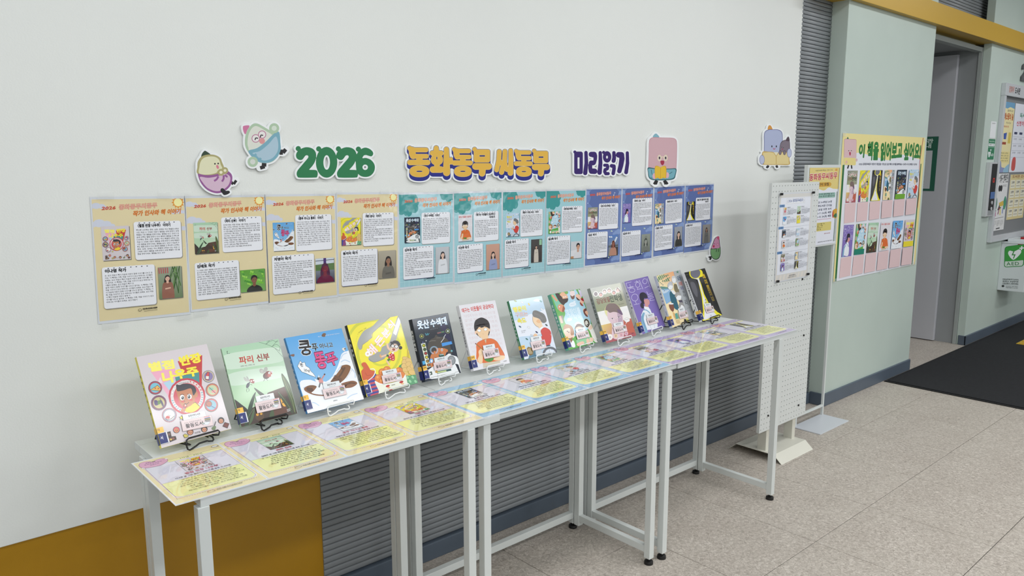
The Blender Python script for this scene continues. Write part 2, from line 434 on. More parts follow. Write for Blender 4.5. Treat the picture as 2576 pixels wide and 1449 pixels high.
# ---------------------------------------------------------------- outlines of cut foam boards: distance field + marching squares
class SDF:
    def __init__(s, x0, y0, x1, y1, step):
        s.xs = np.arange(x0, x1 + step, step); s.ys = np.arange(y0, y1 + step, step)
        s.X, s.Y = np.meshgrid(s.xs, s.ys); s.D = np.full(s.X.shape, 1e9)
    def cap(s, pts, r, r1=None, D=None):
        r1 = r if r1 is None else r1; n = len(pts) - 1; L = 0
        ls = [math.dist(pts[i], pts[i + 1]) for i in range(n)]; tt = sum(ls) or 1
        for i in range(n):
            ax, ay = pts[i]; bx, by = pts[i + 1]; dx, dy = bx - ax, by - ay; q = dx * dx + dy * dy + 1e-9
            t = np.clip(((s.X - ax) * dx + (s.Y - ay) * dy) / q, 0, 1)
            d = np.hypot(s.X - ax - t * dx, s.Y - ay - t * dy) - (r + (r1 - r) * (L + t * ls[i]) / tt)
            s.D = np.minimum(s.D, d); L += ls[i]
    def dot(s, x, y, r): s.D = np.minimum(s.D, np.hypot(s.X - x, s.Y - y) - r)
    def _poly(s, P):
        P = np.array(P, float); n = len(P); d = np.full(s.X.shape, 1e18); ins = np.zeros(s.X.shape, bool)
        for i in range(n):
            ax, ay = P[i - 1]; bx, by = P[i]; dx, dy = bx - ax, by - ay
            t = np.clip(((s.X - ax) * dx + (s.Y - ay) * dy) / (dx * dx + dy * dy + 1e-12), 0, 1)
            d = np.minimum(d, (s.X - ax - t * dx) ** 2 + (s.Y - ay - t * dy) ** 2)
            c = (ay > s.Y) != (by > s.Y)
            if dy: ins ^= c & (s.X < dx * (s.Y - ay) / dy + ax)
        d = np.sqrt(d); return np.where(ins, -d, d)
    def poly(s, P, smooth=False, hole=None):
        d = s._poly(catmull(P, 4) if smooth else P)
        if hole is not None: d = np.maximum(d, -s._poly(hole))
        s.D = np.minimum(s.D, d)
    def ell(s, x, y, rx, ry, hx=0, hy=0, hc=None, sq=2.0):
        t = np.linspace(0, 2 * math.pi, 40, endpoint=False); f = lambda c: np.sign(c) * abs(c) ** (2 / sq)
        E = lambda cx, cy, a, b: np.c_[cx + a * f(np.cos(t)), cy + b * f(np.sin(t))]
        hc = hc or (x, y); s.poly(E(x, y, rx, ry), hole=E(hc[0], hc[1], hx, hy) if hx else None)
    def rr(s, x0, y0, x1, y1, r, hole=None):
        dx = np.abs(s.X - (x0 + x1) / 2) - (x1 - x0) / 2 + r; dy = np.abs(s.Y - (y0 + y1) / 2) - (y1 - y0) / 2 + r
        d = np.hypot(np.maximum(dx, 0), np.maximum(dy, 0)) + np.minimum(np.maximum(dx, dy), 0) - r
        if hole: d = np.maximum(d, -s._poly([(hole[0], hole[1]), (hole[2], hole[1]), (hole[2], hole[3]), (hole[0], hole[3])]))
        s.D = np.minimum(s.D, d)
    def contour(s, off, D=None, minarea=0):
        D = (s.D if D is None else D) - off; xs, ys = s.xs, s.ys
        I = D < 0; ca = I[:-1, :-1].astype(int) + 2 * I[:-1, 1:] + 4 * I[1:, 1:] + 8 * I[1:, :-1]
        nxt = {}
        def ed(j, i, e):
            if e == 0: a, b, k = (j, i), (j, i + 1), ('h', j, i)
            elif e == 1: a, b, k = (j, i + 1), (j + 1, i + 1), ('v', j, i + 1)
            elif e == 2: a, b, k = (j + 1, i), (j + 1, i + 1), ('h', j + 1, i)
            else: a, b, k = (j, i), (j + 1, i), ('v', j, i)
            if k not in pt:
                va, vb = D[a], D[b]; t = va / (va - vb)
                pt[k] = (xs[a[1]] + t * (xs[b[1]] - xs[a[1]]), ys[a[0]] + t * (ys[b[0]] - ys[a[0]]))
            return k
        pt = {}
        tab = {1: [(3, 0)], 2: [(0, 1)], 3: [(3, 1)], 4: [(1, 2)], 5: [(3, 0), (1, 2)], 6: [(0, 2)], 7: [(3, 2)], 8: [(2, 3)], 9: [(2, 0)], 10: [(0, 1), (2, 3)], 11: [(2, 1)], 12: [(1, 3)], 13: [(1, 0)], 14: [(0, 3)]}
        for j, i in zip(*np.nonzero((ca > 0) & (ca < 15))):
            for a, b in tab[int(ca[j, i])]: nxt[ed(j, i, a)] = ed(j, i, b)
        loops = []
        while nxt:
            k0, k = nxt.popitem(); lp = [pt[k0]]
            while k != k0 and k in nxt: lp.append(pt[k]); k = nxt.pop(k)
            L = np.array(lp)
            if len(L) > 8:
                a = 0.5 * np.sum(L[:, 0] * np.roll(L[:, 1], -1) - np.roll(L[:, 0], -1) * L[:, 1])
                if abs(a) > minarea: loops.append(simplify(L, (xs[1] - xs[0]) * 0.12))
        return loops
def simplify(L, eps):
    n = len(L); keep = np.zeros(n, bool); k0 = 0; k1 = int(np.argmax(np.hypot(*(L - L[0]).T)))
    keep[k0] = keep[k1] = True; st = [(k0, k1), (k1, n)]
    while st:
        a, b = st.pop()
        if b - a < 2: continue
        p, q = L[a], L[b % n]; d = q - p; ln = np.hypot(*d) + 1e-12
        ds = abs((L[a + 1:b, 0] - p[0]) * d[1] - (L[a + 1:b, 1] - p[1]) * d[0]) / ln; i = int(ds.argmax())
        if ds[i] > eps: keep[a + 1 + i] = True; st += [(a, a + 1 + i), (a + 1 + i, b)]
    return L[keep]
from mathutils.geometry import tessellate_polygon
def _sa(l): return 0.5 * np.sum(l[:, 0] * np.roll(l[:, 1], -1) - np.roll(l[:, 0], -1) * l[:, 1])
def _inside(p, l):
    a = l; b = np.roll(l, -1, 0); c = (a[:, 1] > p[1]) != (b[:, 1] > p[1])
    with np.errstate(divide='ignore', invalid='ignore'): xi = (b[:, 0] - a[:, 0]) * (p[1] - a[:, 1]) / (b[:, 1] - a[:, 1]) + a[:, 0]
    return bool(np.sum(c & (p[0] < xi)) % 2)
def fill(loops):
    """triangles for outlines with holes: each outline is filled with its own holes"""
    loops = [np.asarray(l, float) for l in loops]; offs = np.cumsum([0] + [len(l) for l in loops]); V = np.vstack(loops); F = []
    depth = [sum(_inside(l[0], m) for j, m in enumerate(loops) if j != i) for i, l in enumerate(loops)]
    for i, l in enumerate(loops):
        if depth[i] % 2: continue
        hs = [j for j, m in enumerate(loops) if depth[j] == depth[i] + 1 and _inside(m[0], l)]
        ids = [i] + hs; pl = []; mp = []
        for q in ids:
            k = list(range(len(loops[q])))
            if (_sa(loops[q]) > 0) != (q == i): k = k[::-1]
            pl.append([Vector((*loops[q][t] * 10, 0)) for t in k]); mp += [offs[q] + t for t in k]
        F += [tuple(int(mp[t]) for t in tri) for tri in tessellate_polygon(pl)]
    return V, F
def orient(V, F):
    out = []
    for f in F:
        a, b, c = V[f[0]], V[f[1]], V[f[2]]
        out.append(f if (b[0] - a[0]) * (c[1] - a[1]) - (b[1] - a[1]) * (c[0] - a[0]) > 0 else f[::-1])
    return out
def cutboard(name, loops, th, m, parent, z0=0.0):
    """extruded plate from local 2D loops (holes included); front at z0+th"""
    V, F = fill(loops); F = orient(V, F); n = len(V)
    VV = [(x, y, z0 + th) for x, y in V] + [(x, y, z0) for x, y in V]
    FF = list(F) + [tuple(i + n for i in f[::-1]) for f in F]; k = 0
    for l in loops:
        mlen = len(l)
        for i in range(mlen):
            a, b = k + i, k + (i + 1) % mlen; FF.append((a, a + n, b + n, b))
        k += mlen
    o = mobj(name, VV, FF, m, parent, world=False)
    bm = bmesh.new(); bm.from_mesh(o.data); bmesh.ops.recalc_face_normals(bm, faces=bm.faces[:]); bm.to_mesh(o.data); bm.free()
    return o
# ---------------------------------------------------------------- the setting
GY = -0.088                      # front of the pale green walls; the white panel is the plane y = 0
def struct(o): o['kind'] = 'structure'; return o
fl = struct(root('floor', (0, 0, 0), None, None))
boxes('subfloor', [(-3.0, 12.5, -6.0, 1.8, -0.06, -0.0035)], M['slat_gap'], fl)
TS = 0.4375
_v = []; g = 0.0011; b_ = 0.0010
for (i, z) in ((g, -0.004), (g, -b_), (g + b_, 0.0)):
    _v += [(i, i, z), (TS - i, i, z), (TS - i, TS - i, z), (i, TS - i, z)]
_f = [(8, 9, 10, 11)] + [(4 * a + k, 4 * a + (k + 1) % 4, 4 * a + 4 + (k + 1) % 4, 4 * a + 4 + k) for a in (0, 1) for k in range(4)]
tile_me = None; TX0, TY0 = 4.245 - 0.4375 * 13, -0.388
cnt = 0
for j in range(-10, 5):
    for i in range(0, 27):
        x = TX0 + i * TS; y = TY0 + j * TS
        # tiles the lens can meet, or a step to the side of it
        d = np.array([x + .2, y + .2, 0]) - CAM; zc = d @ CF
        if zc < 0.3 or abs((d @ CR) / zc) > 0.95 or abs((d @ CU) / zc) > 0.75 or y > 1.4: continue
        if y >= 0.04 and not (4.3 < x < 6.2): continue
        if x > 11.5: continue
        if tile_me is None:
            t = mobj('tile', _v, _f, M['tile']); tile_me = t.data
        else:
            t = bpy.data.objects.new('tile', tile_me); COL.objects.link(t)
        t.location = (x, y, 0); t.parent = fl; cnt += 1
# floor beyond the tiled view, same covering
def struct_box(name, bl, m, bev=0.0): return struct(boxes(name, bl, m, bev=bev))
struct_box('ceiling', [(-3.2, 13, -6.2, 1.8, 2.9, 3.0)], M['ceil'])
struct_box('wall_back', [(-3.0, 13.0, -6.1, -6.0, 0, 2.9)], M['white_wall'])
_wm, _wn, _wb = newmat('glare_glow'); _wb.inputs['Base Color'].default_value = (.1, .1, .1, 1); _wb.inputs['Emission Color'].default_value = (.93, .97, 1, 1); _wb.inputs['Emission Strength'].default_value = 5.0
wn = struct(root('glare_panel_1', (5.6, -5.99, 1.1), None, None))  # unseen glowing panel, added to put glare on the laminated posters
boxes('pane', [(4.75, 5.50, -5.998, -5.992, .80, 1.62), (5.56, 6.3, -5.998, -5.992, .80, 1.62)], _wm, wn)
boxes('window_frame', [(4.69, 4.75, -6.0, -5.96, .74, 1.68), (6.3, 6.36, -6.0, -5.96, .74, 1.68), (5.50, 5.56, -6.0, -5.96, .8, 1.62), (4.75, 6.3, -6.0, -5.96, .74, .80), (4.75, 6.3, -6.0, -5.96, 1.62, 1.68)], M['alu'], wn)
struct_box('wall_left', [(-3.1, -3.0, -6.1, 0.1, 0, 2.9)], M['white_wall'])
# big white panel over the ochre and ribbed dado
struct_box('wall_front', [(-3.0, 3.288, 0.0, 0.06, 0.466, 2.9)], M['white_wall'], bev=0.002)
struct_box('wall_lower', [(-3.0, 0.557, 0.004, 0.05, 0.0, 0.466)], M['ochre'])
# ribbed grey wall: one rib, one part
rib = struct(root('wall_ribbed', (0, 0, 0), None, None))
boxes('backing', [(0.557, 3.60, 0.016, 0.06, 0.0, 2.2), (4.3, 6.05, 0.016, 0.06, 2.28, 2.9)], M['slat_gap'], rib)
def slat_me(L, pitch=0.0196):
    prof = [(0.014, 0.0013), (0.0000, 0.0013), (-0.0016, 0.0025), (-0.0027, 0.0065), (-0.0030, 0.0115), (-0.0024, 0.0162), (-0.0006, 0.0185), (0.014, 0.0190)]
    V = [(x, y, z) for x in (0, L) for (y, z) in prof]; n = len(prof)
    F = [(k, (k + 1) % n, (k + 1) % n + n, k + n) for k in range(n)] + [tuple(range(n - 1, -1, -1)), tuple(range(n, 2 * n))]
    return V, F
def slats(x0, x1, z0, z1):
    me = None; z = z0
    V, F = slat_me(x1 - x0)
    while z < z1 - 0.01:
        if me is None:
            o = mobj('slat', V, F, M['slat']); me = o.data
            for p in me.polygons: p.use_smooth = len(p.vertices) == 4 and abs(p.normal.x) < .5
        else: o = bpy.data.objects.new('slat', me); COL.objects.link(o)
        o.location = (x0, 0.002, z); o.parent = rib; z += 0.0196
slats(0.557, 3.590, 0.0650, 0.460)
slats(3.280, 3.590, 0.4572, 2.175)
slats(4.985, 5.93, 2.335, 2.90)
# pale green pillar, its return, and the wall beyond the door
struct_box('wall_pillar', [(3.590, 4.760, GY, 1.2, 0.0, 2.9)], M['green'], bev=0.003)
struct_box('wall_right', [(5.782, 12.5, GY, -0.035, 0.0, 2.9)], M['green'], bev=0.003)
struct_box('wall_over_door', [(4.760, 5.782, 0.02, 0.30, 2.155, 2.35)], M['green'])
struct_box('wall_upper', [(4.30, 4.985, -0.004, 0.014, 2.30, 2.9)], M['green'])
struct_box('trim_1', [(3.295, 12.5, -0.122, 0.05, 2.178, 2.300)], M['beam'], bev=0.002)
# door recess
struct_box('wall_recess', [(5.790, 5.90, 0.34, 1.7, 0.0, 2.3), (5.834, 5.90, -0.034, 0.34, 0, 2.3), (4.76, 5.90, 1.6, 1.7, 0, 2.3)], M['door_grey'])
struct_box('ceiling_recess', [(4.76, 5.9, 0.02, 1.7, 2.145, 2.154)], M['door_grey'])
door = struct(root('door_1', (5.8, 0.1, 0), None, None))
boxes('door_frame', [(5.776, 5.796, -0.034, -0.008, 0.0, 2.155), (4.76, 5.79, -0.03, 0.02, 2.125, 2.155)], M['frame_grey'], door, bev=0.002)
boxes('jamb_panel', [(5.790, 5.834, -0.034, 0.34, 0.0, 2.145)], M['door_grey'], door)
boxes('door_leaf', [(5.752, 5.788, 0.118, 1.02, 0.006, 2.119)], M['door_leaf'], door, bev=0.002)
# skirtings
struct_box('baseboard_front', [(0.557, 3.590, -0.012, 0.016, 0.0, 0.062)], M['base'], bev=0.004)
struct_box('baseboard_left', [(-3.0, 0.555, -0.008, 0.004, 0.0, 0.062)], M['base'], bev=0.003)
struct_box('baseboard_return', [(3.580, 3.591, -0.098, -0.012, 0.0, 0.070)], M['base'], bev=0.003)
struct_box('baseboard_pillar', [(3.580, 4.760, -0.100, GY + 0.001, 0.0, 0.072)], M['base'], bev=0.004)
struct_box('baseboard_right', [(5.774, 12.5, -0.100, GY + 0.001, 0.0, 0.072), (5.774, 5.783, -0.10, -0.046, 0.0, 0.072)], M['base'], bev=0.004)

# mats and the tactile paving strip
mt = root('door_mat', (4.36, -0.1, 0), 'large black floor mat lying in front of the doorway', 'mat')
boxes('mat_rubber_edge', [(4.345, 7.3, -1.45, -0.106, 0.0, 0.005)], M['rubber'], mt, bev=0.0015)
boxes('mat_pile', [(4.365, 7.28, -1.43, -0.125, 0.004, 0.0085)], M['matt'], mt)
mt.location = (4.36, -0.1, 0)
m2 = root('door_mat', (7.6, -0.3, 0), 'second black floor mat at the far right edge, beyond the first', 'mat')
boxes('mat_pile', [(7.42, 9.5, -1.3, -0.112, 0.0, 0.008)], M['matt'], m2, bev=0.002)
for k in range(1):
    yt = root('tactile_tile', (6.3, -0.9, 0.0085), 'yellow raised guiding tile lying on the black mat', 'floor tile')
    boxes('plate', [(6.08, 6.38, -0.62, -0.345, 0.0085, 0.0125)], M['yellow_tile'], yt, bev=0.001)
    V = []
    for a in range(4): V.append((6.10 + a * 0.07, 6.135 + a * 0.07, -0.605, -0.36, 0.0125, 0.0165))
    boxes('ridge', V, M['yellow_tile'], yt, bev=0.0015)

# ---------------------------------------------------------------- three folding tables
TT = 0.6853
def table(x0, x1, la, lb, dy, label):
    r = root('folding_table', (x0, -0.53, 0), label, 'table', 'white folding tables in a row along the wall')
    yf = -0.538 + dy; yb = -0.106 + dy; q = 0.012
    boxes('tabletop', [(x0, x1 - 0.0012, yf, yb - 0.035, TT - 0.0185, TT)], M['top'], r, bev=0.0012)
    boxes('rear_board', [(x0, x1 - 0.0012, yb - 0.0335, yb, TT - 0.0185, TT)], M['top'], r, bev=0.0012)
    zt = TT - 0.0185
    for xf in (la, lb):
        x = xf
        lg = boxes('leg', [(x - q, x + q, -0.540 + dy, -0.516 + dy, 0.022, zt)], M['tube'], r, bev=0.0015)
        boxes('leg', [(x - q, x + q, -0.212 + dy, -0.188 + dy, 0.022, zt)], M['tube'], r, bev=0.0015)
        boxes('side_rail', [(x - q + .002, x + q - .002, -0.516 + dy, -0.212 + dy, 0.040, 0.064)], M['tube'], r, bev=0.0015)
        s = 1 if x == la else -1
        rp = boxes('rear_post', [(x - q, x + q, -0.184 + dy, -0.160 + dy, 0.022, zt)], M['tube'], r, bev=0.0015)
        for z in (0.15, 0.5): tubes('hinge', [[(x, -0.186 + dy, z), (x, -0.186 + dy, z + .03)]], 0.0035, M['tube'], r, world=True)
        for y in (-0.528 + dy, -0.172 + dy):
            f = lathe('foot', [(0.006, 0.024), (0.006, 0.014), (0.0145, 0.011), (0.0155, 0.006), (0.0155, 0.0)], x, y, M['black'], r); f.parent = lg if y < -.4 else rp
    boxes('rear_rail', [(la + q, lb - q, -0.183 + dy, -0.161 + dy, 0.042, 0.066)], M['tube'], r, bev=0.0015)
    boxes('rear_rail', [(la + q, lb - q, -0.183 + dy, -0.161 + dy, zt - 0.024, zt)], M['tube'], r, bev=0.0015)
    return r
table(0.021, 0.8105, 0.026, 0.711, -0.002, 'white folding table at the left, under the books on beige desk sheets')
table(0.8115, 1.597, 0.770, 1.490, 0.006, 'white folding table in the middle, under the blue desk sheets')
table(1.598, 2.386, 1.553, 2.262, 0.000, 'white folding table at the right end, under the lilac desk sheets')
# ---------------------------------------------------------------- book covers (drawn once, used on the books, sheets and posters)
SK = (236, 196, 166); BK = (32, 30, 34); WH = (242, 243, 246)
BOOKQ = [[(344.8, 901.4), (516.8, 864.3), (581.9, 1078.6), (406.3, 1127.8)], [(557.5, 877.6), (699.4, 851.6), (748.6, 1040.2), (607.3, 1074.4)],
 [(717.0, 852.1), (859.5, 825.1), (915.6, 1004.2), (773.4, 1040.2)], [(875.2, 818.0), (1000.3, 795.2), (1050.9, 963.6), (922.9, 999.0)],
 [(1038.3, 804.1), (1125.4, 787.3), (1160.3, 937.9), (1070.3, 961.0)], [(1153.8, 769.1), (1245.5, 755.2), (1282.8, 913.6), (1192.1, 933.3)],
 [(1280.1, 757.7), (1361.9, 743.8), (1401.2, 886.7), (1319.4, 904.9)], [(1383.6, 741.7), (1459.2, 726.6), (1503.7, 860.8), (1431.2, 881.1)],
 [(1483.2, 727.3), (1561.4, 710.7), (1600.8, 844.3), (1525.2, 863.9)], [(1568.7, 709.3), (1629.8, 695.2), (1674.3, 820.5), (1616.7, 841.2)],
 [(1649.4, 694.2), (1711.6, 679.0), (1749.9, 802.9), (1691.9, 824.6)], [(1721.3, 685.7), (1772.2, 675.5), (1816.5, 792.5), (1766.4, 809.1)]]
# bottom left corner of each front cover, width, height, yaw, lean
BOOKS = [(0.039, -0.254, .172, .219, 7.7, 25.6), (.232, -.236, .151, .203, 1.9, 25.6), (.403, -.248, .173, .209, 3.3, 28.3), (.592, -.227, .186, .208, 6.2, 22.8),
 (.800, -.213, .142, .190, 4.0, 17.6), (.984, -.213, .147, .211, -1.6, 21.0), (1.197, -.215, .150, .202, -.8, 23.0), (1.400, -.222, .167, .205, 5.2, 24.8),
 (1.574, -.241, .180, .208, 3.2, 22.7), (1.789, -.233, .189, .211, 10.4, 23.6), (1.970, -.237, .215, .2145, 10.7, 21.0), (2.158, -.245, .183, .2135, 7.6, 24.7)]
def cov(i, ox, oy, k):
    b = BOOKS[i]; return Pr(b[2], b[3]).quad(ox, oy, k, BOOKQ[i])
def cover1():
    p = cov(0, 340, 860, 5.368); p.bg((214, 205, 210))
    p.P([(205, 400), (530, 345), (545, 560), (455, 800), (430, 715)], (238, 172, 196)); p.P([(300, 560), (335, 480), (370, 560)], (232, 214, 220))
    p.P([(375, 555), (535, 500), (520, 600), (455, 655)], (176, 208, 228))
    p.P([(565, 265), (890, 175), (888, 610), (700, 560), (600, 360)], (196, 52, 52)); p.P([(530, 480), (850, 405), (856, 570), (690, 560), (545, 545)], (62, 142, 142))
    p.T('별점', 190, 412, 543, 352, 112, (250, 240, 112), 2, out=(250, 240, 112)); p.T('반장', 600, 325, 893, 258, 120, (248, 232, 60), 2, out=(248, 232, 60))
    p.T('나', 368, 562, 535, 535, 140, (248, 238, 100), 2, out=(248, 238, 100)); p.T('우주', 532, 505, 853, 440, 120, (248, 232, 60), 2, out=(248, 232, 60))
    p.C(692, 735, 247, (198, 52, 70)); p.C(692, 735, 222, (222, 212, 212)); p.C(692, 735, 182, (208, 84, 98))
    for a in range(100, 170, 9): p.L([(692 + 190 * math.cos(math.radians(a)), 735 + 190 * math.sin(math.radians(a))), (692 + 216 * math.cos(math.radians(a)), 735 + 216 * math.sin(math.radians(a)))], 12, (110, 170, 190))
    for a in range(-15, 40, 9): p.L([(692 + 190 * math.cos(math.radians(a)), 735 + 190 * math.sin(math.radians(a))), (692 + 216 * math.cos(math.radians(a)), 735 + 216 * math.sin(math.radians(a)))], 12, (110, 170, 190))
    for a in range(-78, -20, 13): p.star(692 + 203 * math.cos(math.radians(a)), 735 + 203 * math.sin(math.radians(a)), 15, (214, 74, 74))
    for a in range(182, 240, 13): p.star(692 + 203 * math.cos(math.radians(a)), 735 + 203 * math.sin(math.radians(a)), 15, (246, 240, 240))
    p.B([(668, 938), (690, 880), (760, 830), (800, 812), (862, 872), (800, 935), (730, 955)], (240, 208, 54)); p.L([(690, 885), (760, 835), (800, 812), (862, 870)], 7, BK)
    p.B([(545, 640), (556, 700), (580, 780), (610, 850), (670, 885), (740, 860), (790, 800), (806, 690), (760, 610), (640, 600)], (196, 126, 88)); p.C(812, 705, 22, (196, 126, 88), 42)
    p.B([(545, 578), (590, 582), (640, 566), (720, 566), (790, 600), (812, 655), (800, 690), (772, 720), (750, 640), (720, 628), (640, 655), (568, 668), (550, 640)], (44, 42, 52), 5)
    for x, y, dx in ((625, 752, 6), (722, 738, -6)): p.C(x, y, 30, WH, 38); p.C(x + dx, y + 4, 18, BK, 24); p.C(x + dx - 4, y - 6, 6, WH)
    p.C(632, 806, 26, (206, 78, 66), 14); p.C(742, 782, 26, (206, 78, 66), 14); p.L([(658, 832), (690, 838), (715, 812)], 7, BK, smooth=True); p.L([(656, 790), (662, 802), (652, 808)], 5, BK)
    p.L([(600, 720), (625, 706), (650, 712)], 6, BK); p.L([(690, 700), (722, 712), (745, 706)], 6, BK)
    p.C(664, 862, 26, BK); p.C(664, 862, 21, (206, 96, 80)); p.C(670, 856, 10, (240, 200, 190)); p.L([(652, 885), (632, 930)], 8, (90, 150, 180)); p.B([(608, 920), (640, 898), (668, 905), (660, 940), (620, 945)], (196, 126, 88))
    for x, y, r, c1, c2, c3 in ((270, 625, 90, (62, 70, 100), (120, 190, 210), (176, 62, 78)), (318, 825, 102, (104, 80, 110), (196, 186, 130), (120, 62, 90)), (456, 990, 96, (196, 60, 70), (232, 222, 216), (150, 152, 168)), (975, 460, 82, (90, 120, 150), (138, 124, 170), (198, 180, 150)), (1030, 643, 90, (80, 92, 90), (196, 206, 166), (204, 118, 90)), (1018, 850, 92, (80, 120, 90), (130, 182, 200), (196, 80, 90))):
        p.C(x, y, r, BK); p.C(x, y, r - 5, c3); p.C(x, y, r * .74, c2); p.R(x, y, r * .96, 5, c1)
    p.P([(205, 655), (300, 590), (345, 640), (330, 665)], (226, 180, 90)); p.L([(205, 655), (300, 590), (345, 640), (330, 665)], 5, BK, closed=True); p.C(270, 630, 10, (190, 80, 60)); p.C(310, 635, 10, (190, 80, 60))
    p.B([(262, 790), (300, 800), (310, 850), (270, 860), (255, 820)], (70, 50, 110)); p.B([(350, 790), (380, 850), (370, 880), (330, 800)], (76, 56, 110)); p.B([(300, 820), (320, 790), (340, 830), (310, 850)], (90, 130, 60)); p.L([(330, 760), (345, 820), (370, 860)], 6, (60, 90, 50))
    p.B([(405, 1030), (425, 980), (480, 940), (510, 950), (520, 1000), (480, 1040), (430, 1055)], (244, 240, 240)); p.B([(405, 1030), (425, 1000), (462, 1010), (450, 1040)], (196, 60, 56)); p.L([(405, 1035), (430, 1055), (480, 1040), (522, 1000)], 7, BK); p.L([(440, 990), (470, 1000)], 5, BK)
    p.P([(940, 445), (960, 400), (985, 405), (985, 440), (980, 510), (935, 505)], (206, 70, 80)); p.P([(938, 455), (984, 460), (978, 500), (936, 495)], (236, 230, 220)); p.L([(940, 445), (960, 400), (985, 405), (985, 440), (980, 510), (935, 505)], 5, BK, closed=True)
    p.C(1050, 665, 34, (236, 160, 160), 22); p.C(1012, 630, 32, (150, 200, 180), 20); p.L([(985, 610), (1075, 690)], 6, BK); p.C(985, 835, 38, (176, 90, 60)); p.R(985, 835, 38, 6, BK); p.L([(1010, 860), (1075, 895)], 10, (70, 90, 150))
    for x, y, c in ((550, 1190, (216, 96, 110)), (735, 1218, (150, 90, 60)), (925, 1180, (60, 50, 50)), (1152, 1060, (44, 40, 44))):
        p.C(x, y, 44, BK); p.C(x, y, 39, c); p.C(x, y + 10, 30, (206, 140, 104)); p.C(x - 10, y + 8, 5, BK); p.C(x + 12, y + 8, 5, BK); p.L([(x - 6, y + 22), (x + 8, y + 22)], 4, (160, 40, 40))
    p.P([(395, 1230), (470, 1208), (485, 1280), (540, 1275), (553, 1320), (432, 1370)], (64, 52, 50)); p.P([(412, 1245), (462, 1232), (470, 1262), (420, 1276)], (120, 92, 80)); p.P([(430, 1312), (520, 1290), (528, 1318), (440, 1345)], (140, 90, 80)); p.C(478, 1322, 12, (220, 200, 90))
    p.P([(1205, 1088), (1262, 1105), (1240, 1165), (1178, 1140)], (120, 60, 52)); p.L([(1205, 1088), (1262, 1105), (1240, 1165), (1178, 1140)], 6, BK, closed=True); p.L([(1080, 1075), (1060, 1140)], 9, BK); p.B([(1025, 1165), (1060, 1135), (1085, 1150), (1070, 1190), (1040, 1190)], (110, 130, 90)); p.star(615, 1025, 34, BK); p.star(615, 1025, 26, (240, 226, 60))
    p.P([(640, 1262), (665, 1245), (712, 1268), (700, 1290), (660, 1300)], (206, 190, 80)); p.L([(640, 1262), (665, 1245), (712, 1268), (700, 1290), (660, 1300)], 5, BK, closed=True); p.T('위즈덤', 795, 1248, 876, 1228, 26, BK, 0)
    p.T('이나영 글 정수영 그림', 560, 575, 712, 548, 16, BK, 0, 1)
    return p
